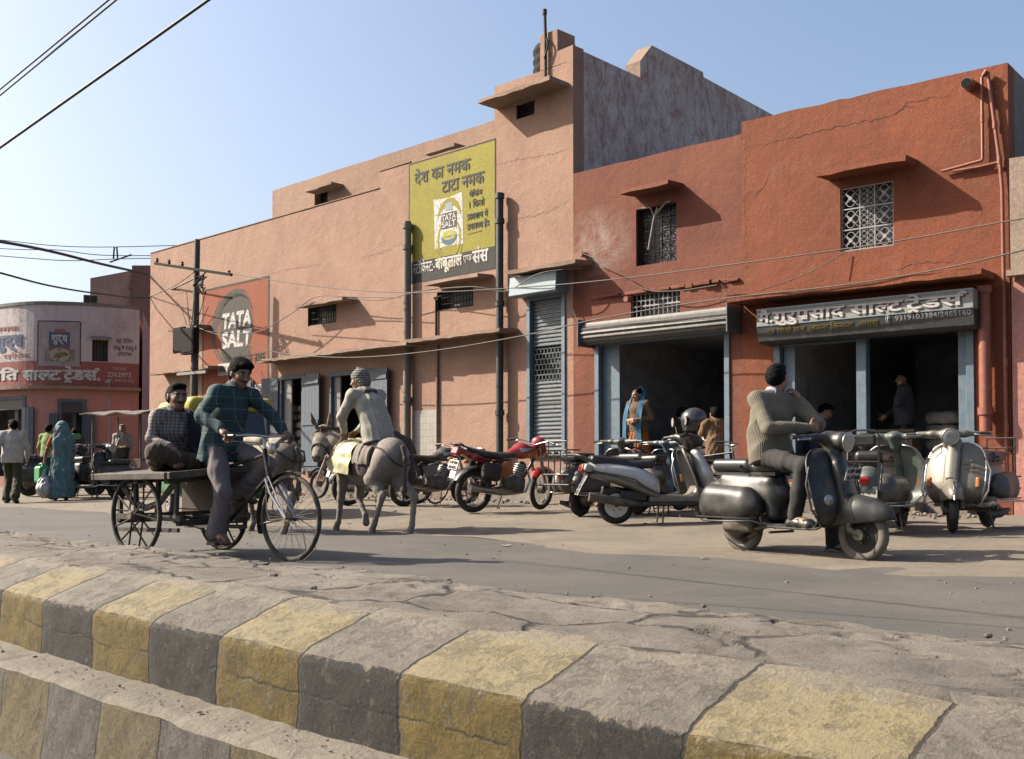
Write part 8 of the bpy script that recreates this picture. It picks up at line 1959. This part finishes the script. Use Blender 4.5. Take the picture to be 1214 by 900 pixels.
    s = SDF(); s.chain([(-.06, -.08, 1.45), (-.06, .08, 1.45)], [.09, .09], .03); s.cap((.0, 0, 1.43), (.03, 0, 1.47), .1, .09, .03); sdf_obj('scarf', s, cloth('green_scarf', (.10, .36, .16)), rt, .012, folds(3, 30, .012))
    p = at_depth(145, 560, 28.4); person('grey-haired man in white shirt behind the pushcart stall', (p.x, p.y, gz(p.x, p.y) + .06), RZ(.05, -1), ST(), dict(shirt=dict(mat=cloth('white_cotton', (.52, .48, .46))), trousers=dict(mat=DTR)), GP, vox=.012, hairm=HAIRG, seed=15)
    p = at_depth(143, 545, 27.1); basket('dark tub of snacks standing on the pushcart stall', (p.x, p.y, .83 + gz(p.x, p.y)), .42)
    # in the middle shop
    fr = FB; zf = MSI['zf']; ang = lambda fr, a: fr.rz + a
    w = fr.W(fr.u(757, -.15), -.15, zf)
    root, J_, R_ = person('woman in brown blouse and blue shawl standing in the open shop front', w, RZ(-.62, -.70), ST(head=(.04, .0, 1.46), face=(.9, -.25, -.15), pel=(0, 0, .88), wst=(0, 0, 1.02), chest=(.01, 0, 1.18), Ls=(0, .17, 1.28), Rs=(0, -.17, 1.28), Le=(-.02, .27, 1.03), Re=(-.02, -.26, 1.03), Lw=(.19, .09, .99), Rw=(.19, -.07, .97), Lhd=(.5, -.8, .0), Rhd=(.5, .8, 0), Lhn=(-.7, 0, -.6), Rhn=(-.7, 0, -.6)), dict(shirt=dict(mat=cloth('brown_print_blouse', (.16, .095, .05), var=.4, sc=40), name='blouse', hem=.10, bulk=1.06, sleeve=.75)), 'people in the shops', skin=SKIN, vox=.0075, hairk='bun', seed=16)
    s = SDF(); s.chain([(.0, 0, .95), (.0, 0, .55), (.0, 0, .06)], [.135, .17, .20], .06, sq=((0, 1, 0), 1.2)); s.half((0, 0, .04), (0, 0, -1)); sdf_obj('skirt', s, cloth('orange_skirt', (.42, .13, .02)), root, .011, folds(6, 26, .02, (1, 1, .12)))
    SHL = cloth('blue_shawl', (.045, .17, .30)); draped('shawl', SHL, root, [[(.135, .16, .55), (.15, .05, .52)], [(.16, .16, .85), (.17, .05, .85)], [(.135, .17, 1.12), (.145, .06, 1.12)], [(.05, .16, 1.36), (.09, .08, 1.33)], [(-.09, .12, 1.50), (-.02, .10, 1.52)], [(-.12, .0, 1.60), (-.02, .0, 1.615)], [(-.11, -.12, 1.46), (-.02, -.11, 1.46)], [(.03, -.19, 1.34), (.08, -.09, 1.33)], [(.12, -.23, 1.12), (.14, -.13, 1.12)], [(.14, -.24, .85), (.16, -.15, .85)], [(.12, -.24, .48), (.14, -.15, .46)]], 9, .022, .012)
    SIT = lambda **k: dict(dict(pel=(0, 0, .52), wst=(0, 0, .64), chest=(.05, 0, .82), head=(.11, 0, 1.13), face=(1, 0, -.15), Ls=(.05, .19, .95), Rs=(.05, -.19, .95), Le=(.12, .27, .70), Re=(.12, -.27, .70), Lw=(.34, .16, .62), Rw=(.34, -.16, .62), Lh=(.03, .10, .48), Rh=(.03, -.10, .48), Lk=(.44, .13, .50), Rk=(.44, -.13, .50), La=(.42, .13, .08), Ra=(.42, -.13, .08), Lt=(.56, .13, .04), Rt=(.56, -.13, .04)), **k)
    w = fr.W(fr.u(851, -.25), -.25, zf - .05); person('man in tan jacket sitting with his back to the street behind the helmet', w, RZ(-.25, .95), SIT(), dict(shirt=dict(mat=cloth('tan_jacket', (.23, .125, .06)), name='jacket', bulk=1.12, fa=.012), trousers=dict(mat=DTR)), 'people in the shops', vox=.009, seed=17); bench('low wooden bench under the man in the tan jacket', w, RZ(-.25, .95), .40)
    w = fr.W(fr.u(806, -.9), -.9, zf); person('man in dark olive coat with white collar sitting inside the shop', w, RZ(.5, -.85), SIT(face=(.8, .5, -.3)), dict(shirt=dict(mat=cloth('olive_coat', (.05, .045, .03)), name='coat', bulk=1.08, collar=cloth('white_collar', (.5, .48, .44))), trousers=dict(mat=DTR)), 'people in the shops', skin=SKIND, vox=.009, seed=18); bench('low wooden bench under the man in the olive coat', w, RZ(.5, -.85), .40)
    # in the right shop
    fr = FA; zf = RSI['zf']
    w = fr.W(fr.u(1074, -1.15), -1.15, zf); root, J_, R_ = person('bespectacled man in navy jumper holding a phone to his ear', w, RZ(-.85, .2), ST(face=(1, .12, 0), Le=(.14, .26, 1.17), Lw=(.08, .12, 1.46), Lhd=(-.25, -.1, 1), Lhn=(.0, -1, 0), Re=(.08, -.26, 1.12), Rw=(.26, -.2, 1.0)), dict(shirt=dict(mat=cloth('navy_jumper', (.035, .038, .055)), name='jumper', bulk=1.12, belly=1), trousers=dict(mat=DTR), shoes=dict(mat=SHOE)), 'people in the shops', skin=SKIN, vox=.008, seed=19)
    mb = MB(); mb.torus((J_['head'] + R_ @ np.array((.100, .034, .012))).tolist(), (R_ @ np.array((1, .2, 0))).tolist(), .021, .0025, 16, 5); mb.torus((J_['head'] + R_ @ np.array((.100, -.034, .012))).tolist(), (R_ @ np.array((1, -.2, 0))).tolist(), .021, .0025, 16, 5); mb.tube([(J_['head'] + R_ @ np.array((.094, .055, .014))).tolist(), (J_['head'] + R_ @ np.array((.0, .088, .016))).tolist()], .003, 5); mb.build('spectacles', CHROME, root, smooth=60)
    w = fr.W(fr.u(966, -.7), -.7, zf); person('man in dark blue sweater and white collar bent over at the shop counter', w, RZ(.75, -.35), SIT(head=(.20, 0, 1.10), face=(.8, 0, -.55), chest=(.08, 0, .81)), dict(shirt=dict(mat=cloth('dark_blue_sweater', (.03, .045, .09)), name='sweater', bulk=1.05, collar=cloth('white_collar', (.5, .48, .44))), trousers=dict(mat=DTR)), 'people in the shops', vox=.009, seed=20); bench('low wooden bench under the man in the blue sweater', w, RZ(.75, -.35), .40)
def sari_mat():
    t = NT('teal_print_sari'); o = t.obj(); v = t.n('ShaderNodeTexVoronoi'); t.l(o, v.inputs[0]); v.inputs['Scale'].default_value = 9; n = t.noise(o, 8, 5)
    col = t.mix(t.ramp(n, [(.3, 0), (.7, 1)]), (.07, .17, .21), (.13, .27, .31)); d = t.ramp(v.outputs[0], [(.16, 1), (.24, 0)]); col = t.mix(t.math('MULTIPLY', d, .8), col, t.mix(.5, v.outputs[1], (.5, .2, .06))); t.color(col).set(.75, 0); t.bump(t.noise(t.mapping(o, (30, 30, 3)), 3, 4), .3, .01); return t.m
def jerrycan(label, loc, rz):
    root = empty('jerrycan', (loc[0], loc[1], loc[2] - .37), rz, label, 'jerrycan'); root.scale = (1.15,) * 3; G = M('bright_green_plastic', (.03, .36, .12), .4, var=.12, dust=.1); s = SDF(); s.rbox((0, 0, .15), (.14, .085, .15), .045); s.cap((-.08, 0, .29), (-.09, 0, .33), .03, .03, .01); sdf_obj('can', s, G, root, .009)
    mb = MB(); mb.tube([(.10, 0, .28), (.09, 0, .335), (-.01, 0, .345), (-.03, 0, .29)], .014, 8); mb.build('handle', G, root, smooth=60); mb = MB(); mb.cyl((-.09, 0, .33), (-.09, 0, .36), .034, n=12); mb.build('cap', M('white_cap', (.6, .6, .58), .5), root, smooth=40)
def carrier_bag(label, loc, rz):
    root = empty('plastic_bag', (loc[0], loc[1], loc[2] - .60), rz, label, 'bag'); root.scale = (1.2,) * 3; P_ = M('milky_plastic', (.62, .61, .63), .3, var=.1, sc=7); s = SDF(); s.ell((0, 0, .16), (.17, .14, .16)); s.ell((.03, 0, .26), (.12, .10, .14), k=.06); sdf_obj('bag', s, P_, root, .009, folds(3, 26, .02))
    mb = MB(); mb.tube([(-.03, .03, .34), (-.01, .01, .46), (.0, 0, .50)], [.035, .02, .012], 8, flat=.5); mb.tube([(.05, -.02, .36), (.02, -.0, .46), (.0, 0, .50)], [.035, .02, .012], 8, flat=.5); mb.build('handle', P_, root, smooth=60)
def basket(label, loc, h):
    root = empty('snack_tub', loc, 0, label, 'tub'); mb = MB(); mb.lathe([(.0, 0), (.20, 0), (.25, .25), (.27, .26), (.27, .28), (.24, .28), (.22, .06), (0, .05)], (0, 0, 0), (0, 0, 1), 24); mb.build('tub', BLACKP, root, smooth=40)
    mb = MB(); r = random.Random(4)
    for k in range(40): a, q = r.uniform(0, 6.3), r.uniform(0, .2); mb.sphere((q * math.cos(a), q * math.sin(a), .25 + r.uniform(0, .05)), .035, 6, 4)
    o = mb.build('snacks', M('yellow_snacks', (.40, .30, .14), .8, var=.4, sc=12), root, smooth=60); o['kind'] = 'stuff'
def bench(label, loc, rz, h):
    root = empty('bench', loc, rz, label, 'bench'); W_ = M('bench_wood', (.10, .07, .045), .7, dust=.2); mb = MB(); mb.box(-.18, .18, -.42, .42, h - .05, h - .012); mb.build('seat', W_, root, bevel=.006)
    for x in (-.14, .14):
        for y in (-.36, .36): mb = MB(); mb.box(x - .02, x + .02, y - .02, y + .02, 0, h - .052); mb.build('leg', W_, root)
def helmet():
    root = empty('helmet', (0, 0, 0), RZ(.95, -.2), 'dark grey open-face helmet resting on the handlebar of the white scooter', 'helmet'); s = SDF(); s.ell((0, 0, .02), (.155, .13, .135)); s.cap((-.02, 0, -.06), (0, 0, .0), .12, .125, .03); s.ell((0, 0, -.05), (.12, .10, .12), sub=True); s.ell((.12, 0, -.06), (.10, .13, .085), k=.015, sub=True); s.half((0, 0, -.12), (0, 0, -1)); sdf_obj('shell', s, M('grey_helmet_gloss', (.045, .045, .05), .25, coat=.5, dust=.2), root, .009)
    s = SDF(); s.ell((0, 0, -.01), (.135, .112, .115)); s.ell((0, 0, -.06), (.11, .09, .12), sub=True); s.ell((.12, 0, -.06), (.10, .12, .085), sub=True); s.half((0, 0, -.10), (0, 0, -1)); sdf_obj('lining', s, BLACKP, root, .01)
    mb = MB(); mb.tube([(.02, .11, -.08), (.04, .07, -.19), (.05, 0, -.22), (.04, -.07, -.19), (.02, -.11, -.08)], .007, 5, flat=.5); mb.build('chin_strap', BLACKP, root, smooth=60); return root
def sacks():
    S_ = cloth('white_woven_sack', (.36, .33, .30), dust=.35, var=.2); s = SDF(); s.rbox((0, 0, .11), (.26, .40, .10), .09); P, Q_ = s.mesh(.022, folds(5, 14, .03)); o = None; r = random.Random(5); n = 0
    zf = PBI['zf'] + 0
    spots = []
    d1 = PBI['d1']
    for row, u in enumerate((d1[0] - .02, d1[0] + .53)):
        for k in range(8): spots.append((FP.W(u + r.uniform(-.03, .03), -.62 + r.uniform(-.05, .05), zf + .02 + k * .205), FP.rz + r.uniform(-.08, .08), 'white sack number %s from the floor in the stack behind the blue door'))
    for k in range(3): spots.append((FB.W(FB.u(876, -.9) - .25, -.8, MSI['zf'] + .02 + k * .205), FB.rz, None))
    for k in range(4): spots.append((FB.W(FB.u(845, -1.7), -1.8, MSI['zf'] + .02 + k * .205), FB.rz + .1, None))
    for k in range(5): spots.append((FA.W(FA.u(1120, -1.5), -1.7, RSI['zf'] + .02 + k * .205), FA.rz, None))
    for k in range(4): spots.append((FB.W(FB.u(790, -2.6), -2.7, MSI['zf'] + .02 + k * .205), FB.rz, None))
    for k in range(3): spots.append((FB.W(FB.u(720, -1.6) + .3, -1.7, MSI['zf'] + .02 + k * .205), FB.rz, None))
    for loc, rz, lb in spots:
        if o is None: o = np_mesh('salt_sack', P, Q_, S_); c = o
        else: c = o.copy(); COL.objects.link(c)
        c.location = loc; c.rotation_euler = (0, 0, rz); tag(c, 'white woven sack stacked inside the shops', 'sack', 'stacked white sacks')
        n += 1
def poles_and_cables():
    # street pole in front of the pink wall
    w = 1.15; u, zt = FP.px(234, 284, w); u0 = FP.u(227.5, w); b = FP.W(u0, w, 0); b.z = gz(b.x, b.y) - .05; tp = FP.W(u, w, zt)
    PM = M('weathered_steel_pole', (.085, .08, .075), .7, .3, var=.25, dust=.35); root = empty('utility_pole', b, FP.rz, 'leaning steel utility pole with crossarm and meter boxes before the pink wall', 'utility pole')
    L = lambda x, y, ww=w: (lambda q: (q[0] - u0, -(ww - w), q[1] - b.z))(FP.px(x, y, ww))
    t = L(234, 284); mb = MB(); mb.tube([(0, 0, 0), tuple(Vector(t) * .5), t], [.11, .095, .07], 10); mb.build('pole', PM, root, smooth=50)
    a, c = L(188, 313), L(279, 326.5); mb = MB(); mb.bar((a[0], -.10, a[2]), (c[0], -.10, c[2]), .06, .07); mb.bar((L(234, 318)[0] - .05, -.09, L(234, 318)[2] - .45), (L(250, 321)[0], -.09, L(250, 321)[2]), .03, .03); mb.build('crossarm', IRON, root, bevel=.006)
    PORC = M('brown_insulator', (.06, .04, .035), .4)
    for f in (.03, .2, .38, .97): mb = MB(); q = Vector(a) * (1 - f) + Vector(c) * f; mb.lathe([(.015, 0), (.03, .01), (.045, .05), (.025, .07), (.04, .10), (.0, .13)], (q.x, -.10, q.z + (.035 if f < .9 else -.02)), (0, 0, 1), 12); mb.build('insulator', PORC, root, smooth=50)
    for (x0, x1, y0, y1, d) in ((212, 224.5, 390, 418, .15), (225.5, 240, 391, 419.5, .24)):
        p0, p1 = L(x0, y0), L(x1, y1); mb = MB(); mb.box(p0[0], p1[0], -d - .02, -.09, p1[2], p0[2]); mb.box(p0[0] + .04, p1[0] - .04, -d - .035, -d - .021, p1[2] + .04, p0[2] - .04); mb.build('meter_box', IRON, root, bevel=.01)
    p0, p1 = L(214, 444), L(248, 441); mb = MB(); mb.bar((p0[0], -.08, p0[2]), (p1[0], -.08, p1[2]), .05, .07); mb.build('lower_bracket', M('grey_bracket', (.25, .23, .21), .7), root)
    mb = MB(); r = random.Random(3)
    q0 = Vector(L(240, 328)); 
    for k in range(9):
        pts = [q0 + Vector((r.uniform(-.05, .05), r.uniform(-.1, .05), 0))]
        for j in range(7): pts.append(pts[0] + Vector((.10 * math.sin(j * .9 + k), .08 * math.cos(j + k), -.07 * j + r.uniform(-.02, .02))))
        mb.tube(pts, .012, 5)
    for k in range(8):
        s_ = Vector(L(232, 388)) + Vector((r.uniform(-.1, .1), -.1, r.uniform(-.05, .05))); e_ = s_ + Vector((r.uniform(-.7, .9), r.uniform(-.1, .3), r.uniform(.1, .9))); mb.tube([s_, (s_ + e_) / 2 + Vector((0, 0, -.2)), e_], .009, 5)
    mb.build('wire_tangle', CABLE, root, smooth=60)
    # cables
    GC = 'overhead cables'
    def cable(label, pts, r=.012, mat=None, sub=6):
        P = [Vector(p) for p in pts]; out = []
        for i in range(len(P) - 1):
            p0, p1, p2, p3 = P[max(i - 1, 0)], P[i], P[i + 1], P[min(i + 2, len(P) - 1)]
            for k in range(sub): f = k / sub; out.append(.5 * (2 * p1 + (p2 - p0) * f + (2 * p0 - 5 * p1 + 4 * p2 - p3) * f * f + (3 * p1 - p0 - 3 * p2 + p3) * f ** 3))
        out = out + [P[-1]] if sub > 1 else P; mb = MB(); mb.tube(out, r, 6); o = mb.build('overhead_cable', mat or CABLE, None, smooth=70); tag(o, label, 'cable', GC); return o
    PALE = M('weathered_pale_cable', (.17, .15, .13), .8, dust=.2)
    def fp(x, y, w=.9): fr = FP if x < 680 else (FB if x < 881 else FA); u, z = fr.px(x, y, w); return fr.W(u, w, z)
    cable('long cable from the pole crossarm across the pink and red fronts', [fp(276, 325, 1.1), fp(380, 340), fp(480, 347), fp(600, 342), fp(720, 332), fp(880, 312), fp(1050, 288), fp(1185, 264), fp(1240, 254)], .010, PALE)
    cable('pale thick cable hanging low across the shop fronts above the signboard', [fp(243, 392, 1.1), fp(320, 416, .75), fp(380, 423, .75), fp(440, 423, .75), fp(520, 415, .75), fp(620, 398, .75), fp(720, 376, .75), fp(850, 355, .75), fp(1000, 338, .75), fp(1120, 318, .75), fp(1240, 290, .75)], .011, PALE)
    cable('thin cable from the meter boxes rising to the pink wall window', [fp(238, 392, 1.1), fp(300, 395, .6), fp(345, 372, .5), fp(375, 352, .46), fp(420, 352, .4), fp(475, 353, .4)], .010, CABLE)
    cable('thin cable between the drain pipes below the yellow advert', [fp(400, 352, .3), fp(450, 356, .3), fp(500, 345, .3), fp(560, 340, .45), fp(600, 345, .3), fp(640, 324, .55), fp(690, 318, .3)], .010, PALE)
    cable('loose cable hanging down beside the middle shop shutter', [fp(684, 322, .12), fp(680, 350, .1), fp(681, 372, .1), fp(690, 385, .2)], .010, CABLE)
    cable('drooping wires between the broken ledge and the signboard', [fp(855, 337, .12), fp(866, 352, .15), fp(880, 362, .2), fp(889, 385, .2), fp(905, 404, .15)], .009, CABLE)
    cable('slack wire along the broken ledge of the middle shop', [fp(690, 300, .2), fp(730, 318, .2), fp(762, 342, .15), fp(800, 345, .2), fp(850, 338, .15)], .009, PALE)
    cable('wire sagging from the window sill to the long red ledge', [fp(1003, 298, .05), fp(970, 318, .2), fp(935, 333, .3), fp(900, 345, .5)], .008, PALE)
    A = lambda x, y, d: at_depth(x, y, d)
    cable('thick dark cable sloping down from the left edge to the pink building', [A(-60, 279, 20), A(0, 286.5, 22), A(60, 298, 25), A(120, 313, 28), A(177, 325.5, 31.6)], .035)
    cable('dark cable sagging below the thick cable at the left edge', [A(-60, 307, 20), A(0, 323.5, 22), A(60, 339, 25), A(120, 348.5, 28), A(178, 352, 31.4), A(240, 326, 28.4)], .022)
    BL = M('bluish_wire', (.10, .12, .15), .6)
    cable('uppermost thin wire over the roofs at the left', [A(-60, 280, 45), A(5, 285, 45), A(60, 291, 45), A(120, 293, 45), A(210, 291, 45)], .018, BL); cable('middle thin wire over the roofs at the left', [A(-40, 293, 44), A(30, 296, 44), A(70, 296.5, 44), A(120, 302.5, 44), A(200, 303, 44)], .018, BL); cable('lowest thin wire over the roofs at the left', [A(-40, 300, 43), A(20, 305, 43), A(80, 309, 43), A(140, 307, 43), A(200, 306, 43)], .018, BL)
    r2 = empty('wire_spacer', A(139, 300, 43.6), 0, 'dark spacer bracket hanging on the thin wires at the left', 'wire bracket'); q = r2.location
    for (x0, y0, x1, y1) in ((135.5, 293, 134.5, 307), (138.5, 293, 139.5, 307)): mb = MB(); mb.bar(A(x0, y0, 43.6) - q, A(x1, y1, 43.6) - q, .05, .05); mb.build('strap', IRON, r2)
    mb = MB(); mb.bar(A(130, 311, 43.6) - q, A(156, 302, 43.6) - q, .05, .05); mb.build('crossbar', IRON, r2)
    cable('cable ending at the pink wall corner left of the pole', [A(176.5, 352, 31.5), fp(205, 340, .6), fp(231, 322, 1.1)], .012, CABLE)
    for nm, (x0, y0), (x1, y1), r_ in (('left of the pair of street wires crossing the top left corner', (0, 106), (131, -2), .0075), ('right of the pair of street wires crossing the top left corner', (0, 113), (140, -2), .0075)):
        d0, d1 = 9.0, 7.0; a_, b_ = A(x0, y0, d0), A(x1, y1, d1); v = (b_ - a_); cable(nm, [a_ - v * .6, a_, b_, b_ + v * 3], r_, sub=1)
    # the lone wire whose shadow crosses the road on the right
    g0, g1 = ground(600, 700), ground(1214, 746); n = (g1 - g0).cross(SUN_TRAVEL).normalized(); a_, b_ = plane_hit(0, 175, g0, n), plane_hit(247, 0, g0, n); v = b_ - a_
    if a_.y > 2 and b_.y > 2 and a_.length < 60: cable('single street wire sloping across the top left sky', [a_ - v * .4, a_, b_, b_ + v * 2.5], .0095, sub=1)
    else: cable('single street wire sloping across the top left sky', [A(-60, 215, 9.6), A(0, 175, 9), A(120, 90, 8), A(247, 0, 7)], .018)
    return a_, b_
def roof_things():
    D = PBI; fr = FP
    p = fr.W(fr.u(659, -1.3), -1.3, D['ztow'] - .4)
    zt = fr.px(659, 52, -1.3)[1]; root = empty('water_tank', p, 0, 'black ribbed plastic water tank on the tower roof', 'water tank'); T_ = M('black_tank_plastic', (.02, .021, .024), .85, dust=.15, Specular_IOR_Level=.15); H = zt - p.z; prof = [(0, 0), (.44, 0)]
    for k in range(7): z = H * (.04 + .13 * k); prof += [(.44, z), (.462, z + H * .03), (.462, z + H * .07), (.44, z + H * .10)]
    prof += [(.42, H * .95), (.30, H * .99), (.2, H * 1.0), (.2, H * 1.03), (0, H * 1.03)]; mb = MB(); mb.lathe(prof, (0, 0, 0), (0, 0, 1), 30); mb.build('tank', T_, root, smooth=35)
    mb = MB(); mb.tube([(.2, .3, H * .9), (.5, .35, H * .9), (.55, .35, H * .4)], .025, 7); mb.build('outlet_pipe', GREYPIPE, root, smooth=60)
    # tank bulk seen beyond the pillar
    u, z0 = fr.px(647.5, 92, .03); z1 = fr.px(647, 14, .03)[1]; root = empty('vent_pipe', fr.W(u, .05, z0), fr.rz, 'thin rusty pipe rising above the tower parapet', 'pipe'); mb = MB(); mb.tube([(0, 0, 0), (.0, 0, (z1 - z0) * .6), (-.02, 0, z1 - z0)], .032, 8); mb.cyl((-.02, 0, z1 - z0 - .06), (-.02, 0, z1 - z0 + .04), .045, n=8); mb.build('pipe', M('rusty_pipe', (.10, .06, .045), .8), root, smooth=60); mb = MB(); mb.tube([(.0, -.03, .35), (.09, -.03, .55), (.08, -.02, (z1 - z0) * .5), (.02, 0, (z1 - z0) * .6)], .02, 6); mb.build('branch_pipe', M('rusty_pipe', (.10, .06, .045), .8), root, smooth=60)
    p = CAT(CSS(100)) + Vector((0, .4, CZT + .1)); root = empty('cooler_box', p, .3, 'small rusty cooler box on the corner shop roof', 'cooler'); mb = MB(); root.scale = (.5,) * 3; mb.box(-.42, .42, -.35, .35, 0, .55); mb.build('casing', M('rusty_grey_casing', (.22, .18, .16), .8, var=.4), root, bevel=.02); mb = MB()
    for k in range(6): mb.box(-.36, -.03, -.37, -.352, .07 + k * .075, .11 + k * .075)
    for k in range(6): mb.box(.03, .36, -.37, -.352, .07 + k * .075, .11 + k * .075)
    mb.build('louvre', IRON, root)
def shop_interiors():
    fr = FA; zf = RSI['zf']
    w = fr.W(fr.u(1050, -1.0) - .3, -.75, zf); root = empty('shop_counter', w, fr.rz, 'dark wooden counter inside the right shop', 'counter'); W_ = M('counter_wood', (.10, .065, .04), .6); mb = MB(); mb.box(-.55, .85, -.02, .42, .72, .77); mb.build('top', W_, root, bevel=.008); mb = MB(); mb.box(-.5, .8, .02, .05, 0, .718); mb.build('front_panel', W_, root); mb = MB(); mb.box(-.5, -.46, .052, .40, 0, .718); mb.box(.76, .8, .052, .40, 0, .718); mb.build('side_panel', W_, root)
    w = fr.W(fr.u(1042, -4.2), -4.55, zf); root = empty('framed_picture', Vector(w) + Vector((0, 0, 1.05)), fr.rz, 'large dim framed portrait on the back wall of the right shop', 'picture'); mb = MB(); mb.box(-.55, .55, -.03, 0, 0, 1.5); mb.build('frame', W_, root, bevel=.01); mb = MB(); mb.box(-.5, .5, -.036, -.031, .05, 1.45); c = mb.build('canvas', M('dim_canvas', (.09, .085, .065), .8), root)
    mb = MB(); mb.add([(.16 * math.cos(a), -.040, 1.08 + .2 * math.sin(a)) for a in [2 * PI * k / 24 for k in range(24)]], [tuple(range(24))]); mb.add([(-.42, -.040, .06), (.42, -.040, .06), (.38, -.040, .60), (.12, -.040, .82), (-.12, -.040, .82), (-.38, -.040, .60)], [tuple(range(6))]); mb.build('painted_figure', M('khaki_figure', (.20, .17, .11), .8), c)
    fr = FB; zf = MSI['zf']; w = fr.W(fr.u(800, -3.6), -4.3, zf); root = empty('storage_shelf', w, fr.rz, 'dark storage shelf along the back wall of the middle shop', 'shelf'); DK = M('dark_shelf', (.04, .035, .03), .8)
    for x in (-1.0, 1.0): mb = MB(); mb.box(x - .02, x + .02, 0, .35, 0, 1.9); mb.build('side_panel', DK, root)
    for z in (.1, .7, 1.3, 1.86): mb = MB(); mb.box(-.978, .978, 0, .35, z, z + .03); mb.build('shelf_board', DK, root)
def rubble():
    r = random.Random(12); mb = MB(); mats = [CONC, M('brick_rubble', (.25, .10, .065), .95, var=.3)]
    for i in range(520):
        fr = r.choice([FP, FB, FA]); u = r.uniform(.5, fr.L); w = abs(r.gauss(0, .35)) + .55 + (.35 if fr is not FP else 0); p = fr.W(u, w, 0); z = gz(p.x, p.y); q = r.random(); s = r.uniform(.012, .035) if q < .9 else r.uniform(.03, .06)
        mb.mi(1 if r.random() < .2 else 0); mb.sphere((p.x, p.y, z + s * .3), s, 6, 4, (r.uniform(.7, 1.5), r.uniform(.7, 1.4), r.uniform(.4, .8)))
    for i in range(300):
        n, s_ = r.uniform(4.8, 13), r.uniform(-22, 5); p = BW(s_, n, 0); s = r.uniform(.006, .016); mb.mi(0); mb.sphere((p.x, p.y, gz(p.x, p.y) + s * .4), s, 5, 3)
    o = mb.build('loose_stones', mats, None); tag(o, 'loose stones and brick crumbs along the foot of the shop fronts', 'stones', None, 'stuff')
    mb = MB()
    for i in range(46):
        n, s_ = r.uniform(7.5, 14.2), r.uniform(-20, 5); p = BW(s_, n, 0); z = gz(p.x, p.y) + .012; a = r.uniform(0, 3); d = Vector((math.cos(a), math.sin(a), 0)) * r.uniform(.02, .06); e = Vector((-d.y, d.x, 0)) * r.uniform(.4, 1)
        q = Vector((p.x, p.y, z)); mb.add([q - d - e, q + d - e + Vector((0, 0, .012)), q + d + e, q - d + e + Vector((0, 0, .016))], [(0, 1, 2, 3)])
    o = mb.build('paper_litter', M('paper_scraps', (.42, .39, .36), .8, var=.3, sc=2), None); tag(o, 'scraps of paper litter on the dusty road shoulder', 'litter', None, 'stuff')
# ------------------------------------------------------------------ sky, sun, camera, view
def real_albedo(k):
    """bring every paint, cloth and ground colour down to its real reflectance for this exposure"""
    for m in bpy.data.materials:
        t = m.node_tree; b = next((n for n in t.nodes if n.type == 'BSDF_PRINCIPLED'), None)
        if not b or m.name == 'sky' or (not b.inputs['Metallic'].is_linked and b.inputs['Metallic'].default_value > .45): continue
        s = b.inputs['Base Color']
        if s.is_linked:
            src = s.links[0].from_socket; x = t.nodes.new('ShaderNodeMix'); x.data_type = 'RGBA'; x.blend_type = 'MULTIPLY'; x.inputs[0].default_value = 1; x.inputs[7].default_value = (k, k, k, 1); t.links.new(src, x.inputs[6]); t.links.new(x.outputs[2], s)
        else: s.default_value = [c * k for c in s.default_value[:3]] + [1]
def environment():
    az = math.atan2(-SUN_TRAVEL.x, -SUN_TRAVEL.y)              # compass bearing of the sun, clockwise from +Y
    el = math.asin(-SUN_TRAVEL.z)
    w = bpy.data.worlds.new('World'); SC.world = w; w.use_nodes = True; nt = w.node_tree
    bg = nt.nodes['Background']; sky = nt.nodes.new('ShaderNodeTexSky'); sky.sky_type = 'NISHITA'; sky.sun_disc = False
    sky.sun_elevation = el; sky.sun_rotation = az; sky.air_density = 1.0; sky.dust_density = 5.0; sky.ozone_density = 1.4; sky.altitude = 150
    nt.links.new(sky.outputs[0], bg.inputs[0]); bg.inputs[1].default_value = .088
    l = bpy.data.lights.new('Sun', 'SUN'); l.energy = 5.0; l.angle = math.radians(.55); l.color = (1, .90, .75)
    o = bpy.data.objects.new('Sun', l); COL.objects.link(o); o.rotation_euler = SUN_TRAVEL.to_track_quat('-Z', 'Y').to_euler()
    c = bpy.data.cameras.new('Camera'); co = bpy.data.objects.new('Camera', c); COL.objects.link(co); SC.camera = co
    co.location = CAM; co.rotation_euler = (PI / 2 + PITCH, 0, 0)
    c.sensor_width = 36; c.lens = F / 1214 * 36; c.shift_y = (CY - 450) / 1214; c.clip_end = 20000; c.clip_start = .05
    v = SC.view_settings; v.view_transform = 'Standard'; v.look = 'None'; v.exposure = EXPO; v.gamma = 1; v.use_curve_mapping = False
    SC.cycles.max_bounces = 6; SC.cycles.use_denoising = True; SC.cycles.sample_clamp_indirect = 6
    real_albedo(ALB)
    bpy.data.objects.remove(_TO)
EXPO = 1.36
ALB = .465
ground_setting(); road(); barrier()
PB, PBI = pink_building(); pink_signs(PB)
MS, MSI = middle_shop()
RS, RSI = right_shop()
shop_sign(); right_sliver()
CS, CAT, CSS, CZT = corner_shop(); back_block()
vehicles(); cargo_trike('wooden flat-bed cargo tricycle with bicycle front wheel and two spoked cart wheels', TRIKE, TRIKE_RZ)
people()
h = helmet(); _p = at_depth(823, 499, 12.75); h.location = _p
poles_and_cables(); roof_things(); shop_interiors(); sacks(); rubble()
environment()
